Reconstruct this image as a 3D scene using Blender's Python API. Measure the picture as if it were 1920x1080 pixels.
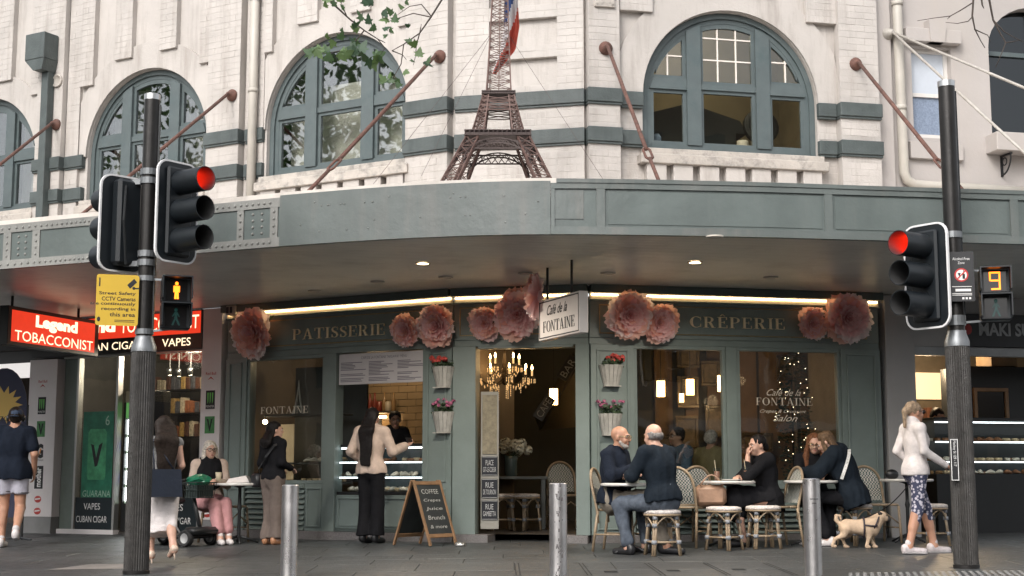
import bpy, bmesh, math, random
import numpy as np
from mathutils import Matrix, Vector
random.seed(7); RS = np.random.RandomState(7)
SC = bpy.context.scene
COL = SC.collection
for o in list(bpy.data.objects): bpy.data.objects.remove(o)

# ------------------------------------------------------------------ camera
PITCH = math.radians(7.65); FPX = 2667.0; CZ = .76
cam_d = bpy.data.cameras.new('camera'); cam = bpy.data.objects.new('camera', cam_d); COL.objects.link(cam)
cam_d.sensor_width = 36; cam_d.lens = 36*FPX/1920; cam_d.clip_end = 2000; cam_d.clip_start = .1
cam.location = (0, 0, CZ); cam.rotation_euler = (math.pi/2+PITCH, 0, 0)
SC.camera = cam
SC.render.resolution_x = 1024; SC.render.resolution_y = 576

# ------------------------------------------------------------------ sky and sun (bright overcast)
W = bpy.data.worlds.new('World'); SC.world = W; W.use_nodes = True
nt = W.node_tree; nt.nodes.clear()
sky = nt.nodes.new('ShaderNodeTexSky'); sky.sky_type = 'NISHITA'; sky.sun_disc = False
SUN_EL, SUN_AZ = math.radians(40), math.radians(205)      # azimuth clockwise from +Y: behind the camera
sky.sun_elevation = SUN_EL; sky.sun_rotation = SUN_AZ; sky.air_density = 1.0; sky.dust_density = 4; sky.ozone_density = .6
hs = nt.nodes.new('ShaderNodeHueSaturation'); hs.inputs['Saturation'].default_value = .22; hs.inputs['Value'].default_value = 1
bg = nt.nodes.new('ShaderNodeBackground'); bg.inputs['Strength'].default_value = .15
wo = nt.nodes.new('ShaderNodeOutputWorld')
nt.links.new(sky.outputs[0], hs.inputs['Color']); nt.links.new(hs.outputs[0], bg.inputs['Color']); nt.links.new(bg.outputs[0], wo.inputs['Surface'])
sd = bpy.data.lights.new('sun', 'SUN'); sd.energy = .6; sd.angle = math.radians(14); sd.color = (1, .95, .9)
so = bpy.data.objects.new('sun', sd); COL.objects.link(so)
dv = Vector((math.sin(SUN_AZ)*math.cos(SUN_EL), math.cos(SUN_AZ)*math.cos(SUN_EL), math.sin(SUN_EL)))
so.rotation_euler = dv.to_track_quat('Z', 'Y').to_euler(); so.location = (0, -10, 20)
SC.view_settings.view_transform = 'Standard'; SC.view_settings.look = 'None'; SC.view_settings.exposure = .9; SC.view_settings.gamma = 1
SC.view_settings.use_curve_mapping = False
SC.render.engine = 'CYCLES'
cy = SC.cycles; cy.use_denoising = True; cy.max_bounces = 8; cy.diffuse_bounces = 3; cy.glossy_bounces = 4; cy.transparent_max_bounces = 14
cy.transmission_bounces = 6; cy.caustics_reflective = False; cy.caustics_refractive = False; cy.sample_clamp_indirect = 4

# ------------------------------------------------------------------ geometry helpers
def ray(x, y):
    v = (540-y)/FPX
    return np.array([(x-960)/FPX, math.cos(PITCH)-v*math.sin(PITCH), math.sin(PITCH)+v*math.cos(PITCH)])
def at_d(x, y, d):
    r = ray(x, y); return r*(d/r[1])+np.array([0, 0, CZ])
def at_z(x, y, z):
    r = ray(x, y); return r*((z-CZ)/r[2])+np.array([0, 0, CZ])
def gz(X, Y):                                       # pavement height: falls to the kerb and down the side street
    return -.01+.0145*(min(X, 0)+1.75)+.004*max(X, 0)+.02*(Y-17.5)
def on_ground(x, y):
    z = 0
    for _ in range(8):
        p = at_z(x, y, z); z = gz(p[0], p[1])
    return p
class Fac:
    def __init__(s, ox, oy, deg):
        t = math.radians(deg); s.deg = deg; s.o = np.array([ox, oy]); s.u = np.array([math.cos(t), math.sin(t)]); s.n = np.array([math.sin(t), -math.cos(t)])
    def uz(s, x, y, w=0):
        d = ray(x, y); k = (s.o+s.n*w)@s.n/(d[:2]@s.n); p = d*k
        return float((p[:2]-s.o)@s.u), float(p[2]+CZ)
    def P(s, u, w, z):
        q = s.o+s.u*u+s.n*w; return np.array([q[0], q[1], z])
    def M(s, u=0, w=0, z=0):                         # local x along wall, local -y outward, z up
        q = s.P(u, w, z)
        return Matrix.Translation(Vector(q)) @ Matrix.Rotation(math.radians(s.deg), 4, 'Z')
A_ = (-.72, 17.45); B_ = (.93, 17.05)
FL = Fac(*A_, -29.5); FC = Fac(*A_, math.degrees(math.atan2(B_[1]-A_[1], B_[0]-A_[0]))); FR = Fac(*B_, 12.5)
LC = math.hypot(B_[0]-A_[0], B_[1]-A_[1])

def tri_fill(poly):
    """ear clip a simple 2D polygon (list of (x,y)); returns index triples"""
    n = len(poly); idx = list(range(n))
    area = sum(poly[i][0]*poly[(i+1) % n][1]-poly[(i+1) % n][0]*poly[i][1] for i in range(n))
    if area < 0: idx.reverse()
    out = []; guard = 0
    def cr(a, b, c): return (poly[b][0]-poly[a][0])*(poly[c][1]-poly[a][1])-(poly[b][1]-poly[a][1])*(poly[c][0]-poly[a][0])
    while len(idx) > 3 and guard < 4000:
        guard += 1
        for k in range(len(idx)):
            a, b, c = idx[k-1], idx[k], idx[(k+1) % len(idx)]
            if cr(a, b, c) <= 1e-12: continue
            if any(cr(a, b, p) >= 0 and cr(b, c, p) >= 0 and cr(c, a, p) >= 0 for p in idx if p not in (a, b, c)): continue
            out.append((a, b, c)); idx.pop(k); break
        else: break
    if len(idx) == 3: out.append(tuple(idx))
    return out

class MB:
    def __init__(s): s.v = []; s.f = []; s.m = []
    def add(s, verts, faces, m=0):
        b = len(s.v); s.v.extend([tuple(map(float, p)) for p in verts]); s.f.extend([tuple(i+b for i in f) for f in faces]); s.m.extend([m]*len(faces)); return s
    def box(s, x0, x1, y0, y1, z0, z1, M=None, m=0):
        vs = [(x, y, z) for z in (z0, z1) for y in (y0, y1) for x in (x0, x1)]
        if M is not None: vs = [tuple(M @ Vector(p)) for p in vs]
        return s.add(vs, [(0, 2, 3, 1), (4, 5, 7, 6), (0, 1, 5, 4), (2, 6, 7, 3), (0, 4, 6, 2), (1, 3, 7, 5)], m)
    def bbox(s, x0, x1, y0, y1, z0, z1, b=.004, M=None, m=0):
        """box with chamfered edges (44 tris)"""
        X, Y, Z = (x0, x1), (y0, y1), (z0, z1); vs = []; ix = {}
        for a in (0, 1):
            for c in (0, 1):
                for d in (0, 1):
                    sx, sy, sz = (1, -1)[a], (1, -1)[c], (1, -1)[d]
                    for k, p in enumerate(((X[a], Y[c]+sy*b, Z[d]+sz*b), (X[a]+sx*b, Y[c], Z[d]+sz*b), (X[a]+sx*b, Y[c]+sy*b, Z[d]))):
                        ix[(a, c, d, k)] = len(vs); vs.append(p)
        fs = []
        for a in (0, 1): fs.append([ix[(a, c, d, 0)] for c, d in ((0, 0), (1, 0), (1, 1), (0, 1))])
        for c in (0, 1): fs.append([ix[(a, c, d, 1)] for a, d in ((0, 0), (1, 0), (1, 1), (0, 1))])
        for d in (0, 1): fs.append([ix[(a, c, d, 2)] for a, c in ((0, 0), (1, 0), (1, 1), (0, 1))])
        for c in (0, 1):
            for d in (0, 1): fs.append([ix[(0, c, d, 1)], ix[(1, c, d, 1)], ix[(1, c, d, 2)], ix[(0, c, d, 2)]])
        for a in (0, 1):
            for d in (0, 1): fs.append([ix[(a, 0, d, 0)], ix[(a, 1, d, 0)], ix[(a, 1, d, 2)], ix[(a, 0, d, 2)]])
        for a in (0, 1):
            for c in (0, 1): fs.append([ix[(a, c, 0, 0)], ix[(a, c, 1, 0)], ix[(a, c, 1, 1)], ix[(a, c, 0, 1)]])
        for a in (0, 1):
            for c in (0, 1):
                for d in (0, 1): fs.append([ix[(a, c, d, k)] for k in range(3)])
        cen = np.array([(x0+x1)/2, (y0+y1)/2, (z0+z1)/2]); out = []
        A = np.array(vs)
        for f in fs:
            p = A[f]; n = np.cross(p[1]-p[0], p[2]-p[0])
            out.append(tuple(f) if n@(p.mean(0)-cen) > 0 else tuple(reversed(f)))
        if M is not None: vs = [tuple(M @ Vector(p)) for p in vs]
        return s.add(vs, out, m)
    def tube(s, pts, r, n=8, m=0, caps=True):
        pts = [np.array(p, float) for p in pts]; k = len(pts)
        rs = r if hasattr(r, '__len__') else [r]*k
        t = [pts[min(i+1, k-1)]-pts[max(i-1, 0)] for i in range(k)]
        t = [q/(np.linalg.norm(q)+1e-9) for q in t]
        a = np.array([0, 0, 1.]) if abs(t[0][2]) < .9 else np.array([1., 0, 0])
        e1 = np.cross(t[0], a); e1 /= np.linalg.norm(e1)
        vs = []
        for i in range(k):
            e1 = e1-t[i]*(e1@t[i]); e1 /= np.linalg.norm(e1)+1e-9; e2 = np.cross(t[i], e1)
            for j in range(n):
                q = 2*math.pi*j/n; vs.append(pts[i]+rs[i]*(math.cos(q)*e1+math.sin(q)*e2))
        fs = [(i*n+j, i*n+(j+1) % n, (i+1)*n+(j+1) % n, (i+1)*n+j) for i in range(k-1) for j in range(n)]
        if caps: fs += [tuple(reversed(range(n))), tuple(range((k-1)*n, k*n))]
        return s.add(vs, fs, m)
    def bar(s, a, b, w, h=None, m=0):
        """square bar from a to b"""
        a, b = np.array(a, float), np.array(b, float); h = h or w
        t = b-a; t /= np.linalg.norm(t)+1e-9
        up = np.array([0, 0, 1.]) if abs(t[2]) < .95 else np.array([0, 1., 0])
        e = np.cross(t, up); e /= np.linalg.norm(e); g = np.cross(e, t)
        vs = [p+sx*e*w/2+sy*g*h/2 for p in (a, b) for sx, sy in ((-1, -1), (1, -1), (1, 1), (-1, 1))]
        return s.add(vs, [(0, 3, 2, 1), (4, 5, 6, 7), (0, 1, 5, 4), (1, 2, 6, 5), (2, 3, 7, 6), (3, 0, 4, 7)], m)
    def lathe(s, prof, n=16, M=None, m=0, caps=True):
        """prof [(r,z)] about z"""
        vs = []
        for r, z in prof:
            for j in range(n):
                q = 2*math.pi*j/n; vs.append((r*math.cos(q), r*math.sin(q), z))
        k = len(prof)
        fs = [(i*n+j, i*n+(j+1) % n, (i+1)*n+(j+1) % n, (i+1)*n+j) for i in range(k-1) for j in range(n)]
        if caps: fs += [tuple(reversed(range(n))), tuple(range((k-1)*n, k*n))]
        if M is not None: vs = [tuple(M @ Vector(p)) for p in vs]
        return s.add(vs, fs, m)
    def prism(s, poly, y0, y1, M=None, m=0):
        """polygon in x,z extruded from y0 (front) to y1"""
        n = len(poly); tr = tri_fill(poly)
        vs = [(x, y0, z) for x, z in poly]+[(x, y1, z) for x, z in poly]
        if M is not None: vs = [tuple(M @ Vector(p)) for p in vs]
        ar = sum(poly[i][0]*poly[(i+1) % n][1]-poly[(i+1) % n][0]*poly[i][1] for i in range(n))
        fs = [tuple(t) for t in tr]+[tuple(reversed([i+n for i in t])) for t in tr]
        for i in range(n):
            j = (i+1) % n
            fs.append((i, i+n, j+n, j) if ar > 0 else (j, j+n, i+n, i))
        return s.add(vs, fs, m)
    def ell(s, c, r, n=10, k=6, M=None, m=0):
        prof = [(math.sin(math.pi*i/k), -math.cos(math.pi*i/k)) for i in range(k+1)]
        vs = [(c[0]+r[0]*p*math.cos(2*math.pi*j/n), c[1]+r[1]*p*math.sin(2*math.pi*j/n), c[2]+r[2]*z) for p, z in prof for j in range(n)]
        fs = [(i*n+j, i*n+(j+1) % n, (i+1)*n+(j+1) % n, (i+1)*n+j) for i in range(k) for j in range(n)]
        if M is not None: vs = [tuple(M @ Vector(p)) for p in vs]
        return s.add(vs, fs, m)
    def mesh(s, name, mats, smooth=False, M=None):
        me = bpy.data.meshes.new(name); me.from_pydata(s.v, [], s.f)
        if M is not None: me.transform(M)
        for a in (mats if isinstance(mats, (list, tuple)) else [mats]): me.materials.append(a)
        if max(s.m, default=0): me.polygons.foreach_set('material_index', s.m)
        if smooth == 'auto':
            me.polygons.foreach_set('use_smooth', [True]*len(me.polygons)); me.update()
            try: me.set_sharp_from_angle(angle=math.radians(38))
            except Exception: pass
        elif smooth: me.polygons.foreach_set('use_smooth', [True]*len(me.polygons))
        me.update(); return me
    def build(s, name, mats, parent=None, smooth=False, M=None):
        """vertices are world coordinates (times M); parent keeps them in place"""
        o = bpy.data.objects.new(name, s.mesh(name, mats, smooth, M)); COL.objects.link(o); setpar(o, parent); return o

def setpar(o, parent):
    if parent is not None:
        o.parent = parent; o.location = o.location-wloc(parent)
def wloc(o):
    v = Vector(o.location); p = o.parent
    while p is not None: v = v+Vector(p.location); p = p.parent
    return v
def tag(o, label=None, cat=None, group=None, kind=None):
    if label: o['label'] = label
    if cat: o['category'] = cat
    if group: o['group'] = group
    if kind: o['kind'] = kind
    return o
def thing(name, label, cat, loc=(0, 0, 0), group=None):
    o = bpy.data.objects.new(name, None); COL.objects.link(o); o.empty_display_size = .1
    o.location = Vector([float(c) for c in loc]); return tag(o, label, cat, group)
def piece(name, me, parent, M):
    """object sharing mesh me, world matrix M, under an unrotated parent chain"""
    o = bpy.data.objects.new(name, me); COL.objects.link(o); o.parent = parent
    l, r, sc = M.decompose(); o.location = l-wloc(parent); o.rotation_euler = r.to_euler(); o.scale = sc; return o
def copy_tree(o, parent=None):
    c = o.copy(); COL.objects.link(c); c.parent = parent
    for ch in [q for q in o.children]: copy_tree(ch, c)
    return c

# ------------------------------------------------------------------ materials
MATS = {}
def mat(name, col, rough=.6, metal=0., var=.12, vs=4., bump=0., bs=40., spec=.5, coat=0., emit=None, es=0., stain=None, ss=1.2, sa=.5, streak=False, trans=0., sub=0., alpha=1.):
    if name in MATS: return MATS[name]
    m = bpy.data.materials.new(name); m.use_nodes = True; MATS[name] = m
    t = m.node_tree; b = t.nodes['Principled BSDF']; L = t.links.new
    b.inputs['Roughness'].default_value = rough; b.inputs['Metallic'].default_value = metal
    b.inputs['Specular IOR Level'].default_value = spec; b.inputs['Coat Weight'].default_value = coat
    b.inputs['Base Color'].default_value = (*col, 1)
    if alpha < 1: b.inputs['Alpha'].default_value = alpha
    if trans: b.inputs['Transmission Weight'].default_value = trans
    if sub: b.inputs['Subsurface Weight'].default_value = sub; b.inputs['Subsurface Radius'].default_value = (.02, .008, .005)
    if emit: b.inputs['Emission Color'].default_value = (*emit, 1); b.inputs['Emission Strength'].default_value = es
    tc = None
    if var or bump or stain:
        tc = t.nodes.new('ShaderNodeNewGeometry').outputs['Position']
    def noise(sc, det=4, rg=.6, vec=None):
        n = t.nodes.new('ShaderNodeTexNoise'); n.inputs['Scale'].default_value = sc; n.inputs['Detail'].default_value = det; n.inputs['Roughness'].default_value = rg
        L(vec or tc, n.inputs['Vector']); return n.outputs['Fac']
    last = None
    if var:
        mr = t.nodes.new('ShaderNodeMapRange'); L(noise(vs), mr.inputs['Value']); mr.inputs['From Min'].default_value = .3; mr.inputs['From Max'].default_value = .7
        mr.inputs['To Min'].default_value = 1-var; mr.inputs['To Max'].default_value = 1+var
        oi = t.nodes.new('ShaderNodeObjectInfo'); m2 = t.nodes.new('ShaderNodeMapRange'); L(oi.outputs['Random'], m2.inputs['Value'])
        m2.inputs['To Min'].default_value = 1-var*.35; m2.inputs['To Max'].default_value = 1+var*.35
        mu = t.nodes.new('ShaderNodeMath'); mu.operation = 'MULTIPLY'; L(mr.outputs[0], mu.inputs[0]); L(m2.outputs[0], mu.inputs[1])
        mx = t.nodes.new('ShaderNodeVectorMath'); mx.operation = 'SCALE'; mx.inputs[0].default_value = col; L(mu.outputs[0], mx.inputs['Scale'])
        last = mx.outputs[0]
    if stain:
        vec = tc
        if streak:
            mp = t.nodes.new('ShaderNodeMapping'); mp.inputs['Scale'].default_value = (1, 1, .12); L(tc, mp.inputs['Vector']); vec = mp.outputs[0]
        r2 = t.nodes.new('ShaderNodeMapRange'); L(noise(ss, 8, .7, vec), r2.inputs['Value']); r2.inputs['From Min'].default_value = .5; r2.inputs['From Max'].default_value = .72; r2.inputs['To Max'].default_value = sa
        mi = t.nodes.new('ShaderNodeMix'); mi.data_type = 'RGBA'; L(r2.outputs[0], mi.inputs['Factor'])
        if last: L(last, mi.inputs['A'])
        else: mi.inputs['A'].default_value = (*col, 1)
        mi.inputs['B'].default_value = (*stain, 1); last = mi.outputs['Result']
    if last: L(last, b.inputs['Base Color'])
    if bump:
        bp = t.nodes.new('ShaderNodeBump'); bp.inputs['Strength'].default_value = bump; bp.inputs['Distance'].default_value = .02
        L(noise(bs, 5), bp.inputs['Height']); L(bp.outputs[0], b.inputs['Normal'])
        rr = t.nodes.new('ShaderNodeMapRange'); L(noise(bs*.3), rr.inputs['Value']); rr.inputs['To Min'].default_value = max(rough-.12, .03); rr.inputs['To Max'].default_value = min(rough+.12, 1); L(rr.outputs[0], b.inputs['Roughness'])
    return m
def emis(name, col, s):
    if name in MATS: return MATS[name]
    m = bpy.data.materials.new(name); m.use_nodes = True; MATS[name] = m; t = m.node_tree
    b = t.nodes['Principled BSDF']; b.inputs['Base Color'].default_value = (*[c*.5 for c in col], 1); b.inputs['Emission Color'].default_value = (*col, 1); b.inputs['Emission Strength'].default_value = s
    return m
def glass(name, tint=(.9, .93, .92), refl=1.0, wav=.0, dirt=.0):
    """thin pane: see-through plus Fresnel mirror"""
    if name in MATS: return MATS[name]
    m = bpy.data.materials.new(name); m.use_nodes = True; MATS[name] = m; t = m.node_tree; t.nodes.clear(); L = t.links.new
    out = t.nodes.new('ShaderNodeOutputMaterial'); tr = t.nodes.new('ShaderNodeBsdfTransparent'); tr.inputs[0].default_value = (*tint, 1)
    gl = t.nodes.new('ShaderNodeBsdfGlossy'); gl.inputs['Roughness'].default_value = .015; gl.inputs['Color'].default_value = (.95, .97, 1, 1)
    fr = t.nodes.new('ShaderNodeLayerWeight'); fr.inputs['Blend'].default_value = .5      # Schlick from the facing angle, the same on both faces of the pane
    pw = t.nodes.new('ShaderNodeMath'); pw.operation = 'POWER'; pw.inputs[1].default_value = 5; L(fr.outputs['Facing'], pw.inputs[0])
    ma = t.nodes.new('ShaderNodeMath'); ma.operation = 'MULTIPLY_ADD'; ma.inputs[1].default_value = .955; ma.inputs[2].default_value = .045; L(pw.outputs[0], ma.inputs[0])
    mu = t.nodes.new('ShaderNodeMath'); mu.operation = 'MULTIPLY'; mu.use_clamp = True; mu.inputs[1].default_value = 1.15*refl; L(ma.outputs[0], mu.inputs[0])
    mx = t.nodes.new('ShaderNodeMixShader'); L(mu.outputs[0], mx.inputs[0]); L(tr.outputs[0], mx.inputs[1]); L(gl.outputs[0], mx.inputs[2])
    if wav:
        n = t.nodes.new('ShaderNodeTexNoise'); n.inputs['Scale'].default_value = 2.2; n.inputs['Detail'].default_value = 1
        g = t.nodes.new('ShaderNodeNewGeometry'); L(g.outputs['Position'], n.inputs['Vector'])
        bp = t.nodes.new('ShaderNodeBump'); bp.inputs['Strength'].default_value = wav; bp.inputs['Distance'].default_value = .05; L(n.outputs['Fac'], bp.inputs['Height']); L(bp.outputs[0], gl.inputs['Normal'])
    L(mx.outputs[0], out.inputs['Surface']); return m

# ------------------------------------------------------------------ lettering
_txt = {}
def text_geo(s, bold=0., shear=0., space=1.):
    key = (s, bold, shear, space)
    if key in _txt: return _txt[key]
    c = bpy.data.curves.new('t', 'FONT'); c.body = s; c.offset = bold; c.shear = shear; c.space_character = space; c.resolution_u = 3
    o = bpy.data.objects.new('t', c); COL.objects.link(o)
    dg = bpy.context.evaluated_depsgraph_get(); me = o.evaluated_get(dg).to_mesh()
    v = np.array([p.co[:2] for p in me.vertices]).reshape(-1, 2); f = [tuple(p.vertices) for p in me.polygons]
    o.evaluated_get(dg).to_mesh_clear(); bpy.data.objects.remove(o); bpy.data.curves.remove(c)
    if len(v):
        v = v-v.min(0); wh = v.max(0); v = v/wh
    else: wh = np.array([1, 1])
    _txt[key] = (v, f, wh); return _txt[key]
def put_text(mb, s, x0, x1, z0, z1, y, M, m=0, bold=0., shear=0., space=1.):
    """flat lettering filling the box x0..x1, z0..z1 at local y"""
    v, f, wh = text_geo(s, bold, shear, space)
    vs = [tuple(M @ Vector((x0+p[0]*(x1-x0), y, z0+p[1]*(z1-z0)))) for p in v]
    mb.add(vs, f, m)
# didone capitals drawn from strokes: unit height, returns list of polygons and width
def _arc(cx, cy, rx, ry, a0, a1, t0, t1, n=14):
    """crescent stroke: thickness t0 at the ends, t1 in the middle"""
    o, i = [], []
    for k in range(n+1):
        q = k/n; a = math.radians(a0+(a1-a0)*q); t = t0+(t1-t0)*math.sin(math.pi*q)
        o.append((cx+rx*math.cos(a), cy+ry*math.sin(a))); i.append((cx+(rx-t)*math.cos(a), cy+(ry-min(t, .05)*1.0)*math.sin(a)))
    return [(o[k], o[k+1], i[k+1], i[k]) for k in range(n)]
def R(x0, x1, y0, y1): return ((x0, y0), (x1, y0), (x1, y1), (x0, y1))
T1, T2 = .15, .035
def ser(x0, x1, y): return R(x0, x1, y-.02, y+.02)
DID = {
 'P': ([R(.08, .08+T1, 0, 1), ser(0, .32, .02), ser(0, .3, .98)]+_arc(.32, .73, .34, .27, -90, 90, T2, T1)+[R(.2, .34, .96, 1), R(.2, .34, .46, .5)], .7),
 'R': ([R(.08, .08+T1, 0, 1), ser(0, .32, .02), ser(0, .3, .98)]+_arc(.32, .74, .33, .26, -90, 90, T2, T1)+[R(.2, .34, .96, 1), R(.2, .34, .48, .52), ((.34, .5), (.5, .5), (.7, 0), (.54, 0)), ser(.5, .78, .02)], .8),
 'A': ([((.38, 1), (.42, 1), (.14, 0), (.1, 0)), ((.38, 1), (.46, 1), (.78, 0), (.6, 0)), R(.2, .62, .3, .335), ser(0, .24, .02), ser(.5, .86, .02)], .86),
 'T': ([R(.32, .32+T1, 0, 1), R(.02, .77, .96, 1), ((.02, .96), (.06, .96), (.05, .74), (.02, .72)), ((.73, .96), (.77, .96), (.77, .72), (.74, .74)), ser(.2, .6, .02)], .79),
 'I': ([R(.1, .1+T1, 0, 1), ser(0, .35, .02), ser(0, .35, .98)], .35),
 'E': ([R(.08, .08+T1, 0, 1), R(0, .62, .96, 1), R(0, .64, 0, .04), R(.2, .46, .5, .54), R(.58, .62, .76, .98), R(.6, .64, .02, .26), R(.43, .46, .4, .64)], .68),
 'C': (_arc(.4, .5, .4, .51, 40, 320, .03, T1+.02, 22)+[R(.68, .71, .66, .96), R(.68, .71, .06, .34)], .76),
 'O': (_arc(.42, .5, .42, .51, -90, 90, T2, T1+.02, 16)+_arc(.42, .5, .42, .51, 90, 270, T2, T1+.02, 16), .86),
 'F': ([R(.08, .08+T1, 0, 1), R(0, .6, .96, 1), R(.2, .46, .5, .54), R(.56, .6, .74, .98), R(.43, .46, .4, .64), ser(0, .34, .02)], .64),
 'N': ([R(.1, .135, 0, 1), R(.66, .695, 0, 1), ((.06, 1), (.22, 1), (.695, 0), (.6, 0)), ser(0, .24, .02), ser(.56, .8, .98), ser(0, .16, .98)], .82),
 'S': ([], .6),
}
def _S():
    pts = [(.5, .8), (.46, .93), (.3, .985), (.15, .93), (.08, .77), (.14, .62), (.3, .51), (.44, .4), (.5, .24), (.43, .08), (.27, .015), (.12, .08), (.06, .22)]
    wd = [.03, .035, .04, .07, .12, .15, .16, .15, .12, .07, .04, .035, .03]; q = []
    L_ = []
    for k in range(len(pts)):
        a, b = pts[max(k-1, 0)], pts[min(k+1, len(pts)-1)]; dx, dy = b[0]-a[0], b[1]-a[1]; l = math.hypot(dx, dy)
        nx, ny = -dy/l, dx/l; L_.append(((pts[k][0]+nx*wd[k]/2, pts[k][1]+ny*wd[k]/2), (pts[k][0]-nx*wd[k]/2, pts[k][1]-ny*wd[k]/2)))
    for k in range(len(pts)-1): q.append((L_[k][1], L_[k+1][1], L_[k+1][0], L_[k][0]))
    q += [R(.48, .51, .7, .97), R(.05, .08, .03, .3)]
    return q
DID['S'] = (_S(), .58)
def did_word(s, gap=.1):
    out, x = [], 0
    for ch in s:
        base = 'E' if ch == 'Ê' else ch
        P, w = DID[base]; ps = [[(px+x, py) for px, py in p] for p in P]
        if ch == 'Ê': ps += [[(x+.15, 1.08), (x+.2, 1.08), (x+.36, 1.24), (x+.3, 1.24)], [(x+.46, 1.08), (x+.51, 1.08), (x+.36, 1.24), (x+.3, 1.24)]]
        out.append(ps); x += w+gap
    return out, x-gap
# ================================================================== palette
G_SHOP_ = (.185, .227, .215)
M_wall = mat('painted_render', (.465, .432, .404), .7, var=.09, vs=1.3, bump=.25, bs=26, stain=(.24, .205, .18), ss=4.2, sa=.6, streak=True)
M_brick = mat('painted_brick', (.47, .437, .409), .62, var=.11, vs=2.4, bump=.22, bs=34, stain=(.24, .2, .17), ss=4.6, sa=.55, streak=True)
M_band = mat('green_band_paint', (.072, .087, .086), .55, var=.16, vs=6, bump=.3, bs=40, stain=(.032, .042, .042), ss=5, sa=.6, streak=True)
M_frame = mat('window_frame_paint', (.088, .11, .113), .45, var=.1, vs=5, bump=.12, bs=50, stain=(.05, .08, .085), ss=4, sa=.5)
M_sill = mat('weathered_sill_paint', (.44, .4, .36), .7, var=.12, vs=5, bump=.3, bs=40, stain=(.10, .10, .095), ss=4.5, sa=.85)
M_pane = glass('old_window_glass', (.86, .88, .86), 2.6, wav=.03)
M_paneR = glass('plain_window_glass', (.86, .86, .8), 1.2, wav=.03)
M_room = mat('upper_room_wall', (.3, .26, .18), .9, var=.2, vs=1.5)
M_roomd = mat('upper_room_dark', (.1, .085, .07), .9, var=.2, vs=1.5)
M_blind = mat('white_blind', (.72, .66, .6), .8, var=.06, vs=2)
M_curt = mat('grey_curtain', (.5, .46, .44), .9, var=.1, vs=3)
M_rust = mat('rusty_iron', (.14, .066, .05), .75, var=.3, vs=12, bump=.4, bs=60, stain=(.05, .035, .03), ss=9, sa=.7)
M_pipe = mat('cream_pipe_paint', (.44, .41, .365), .5, var=.08, vs=4, stain=(.4, .37, .3), ss=3, sa=.5, streak=True)

# ================================================================== ground
pm = mat('dark_paving', (.052, .055, .056), .46, var=.22, vs=1.1, bump=.35, bs=26, stain=(.07, .073, .074), ss=.7, sa=.45)
def ground_mat():
    m = pm; t = m.node_tree; L = t.links.new
    return m
slab_m = ground_mat()
joint_m = mat('paving_joint', (.03, .031, .031), .9, var=.2, vs=4)
road_m = mat('asphalt', (.09, .09, .09), .85, var=.2, vs=3, bump=.5, bs=80)
mb = MB(); n = 3
mb.add([(-300, -300, -.32), (300, -300, -.32), (300, 400, -.32), (-300, 400, -.32)], [(0, 1, 2, 3)])
tag(mb.build('road', road_m), 'asphalt road running past the kerb', kind='structure')
mb = MB(); XS = list(np.linspace(-22, 22, 45)); YS = list(np.linspace(10.6, 34, 25))
vs = [(x, y, gz(x, y)-.012) for y in YS for x in XS]; nx = len(XS)
fs = [(j*nx+i, j*nx+i+1, (j+1)*nx+i+1, (j+1)*nx+i) for j in range(len(YS)-1) for i in range(nx-1)]
mb.add(vs, fs)
k = len(mb.v)     # kerb face
mb.add([(x, 10.6, gz(x, 10.6)-.012) for x in XS]+[(x, 10.58, -.33) for x in XS], [(i, nx+i, nx+i+1, i+1) for i in range(nx-1)])
pav = tag(mb.build('pavement', joint_m), 'dark grey slab pavement under the awning', kind='structure')
def slab(mb, x0, x1, y0, y1, dz=0.):
    c = [(x0, y0), (x1, y0), (x1, y1), (x0, y1)]; b = .006
    d = [(x0+b, y0+b), (x1-b, y0+b), (x1-b, y1-b), (x0+b, y1-b)]
    mb.add([(x, y, gz(x, y)-.010) for x, y in c]+[(x, y, gz(x, y)-.004+dz) for x, y in c]+[(x, y, gz(x, y)+dz) for x, y in d],
           [(0, 1, 5, 4), (1, 2, 6, 5), (2, 3, 7, 6), (3, 0, 4, 7), (4, 5, 9, 8), (5, 6, 10, 9), (6, 7, 11, 10), (7, 4, 8, 11), (8, 9, 10, 11)])
rest = MB(); cnt = 0
y = 10.62; row = 0
while y < 26:
    dy = .9 if y < 13.4 else .6
    x = -12+(row % 2)*.45
    while x < 12:
        wl = .9+.12*random.random(); dz = random.uniform(-.0006, .0006)
        if 11.4 < y < 16.5 and abs(x+.4) < .37*y+.4:
            q = MB(); slab(q, x+.003, x+wl-.003, y+.003, y+dy-.003, dz); q.build('slab', slab_m, pav); cnt += 1
        else: slab(rest, x+.003, x+wl-.003, y+.003, y+dy-.003, dz)
        x += wl
    y += dy; row += 1
tag(rest.build('slab_field', slab_m, pav), kind='stuff')
gum = MB(); rg_ = random.Random(11)
for k in range(260):
    Y = 11.6+5.5*rg_.random(); X = (rg_.random()*2-1)*.37*Y; r_ = .008+.02*rg_.random()**2; gum.add([(X+r_*math.cos(a)*1.2, Y+r_*math.sin(a), gz(X, Y)+.0018) for a in np.linspace(0, 6.283, 9, endpoint=False)], [tuple(range(9))], k % 2)
tag(gum.build('gum_spots', [mat('gum_dark', (.03, .03, .03), .8, var=0), mat('gum_pale', (.15, .145, .14), .8, var=0)], pav), kind='stuff')
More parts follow.
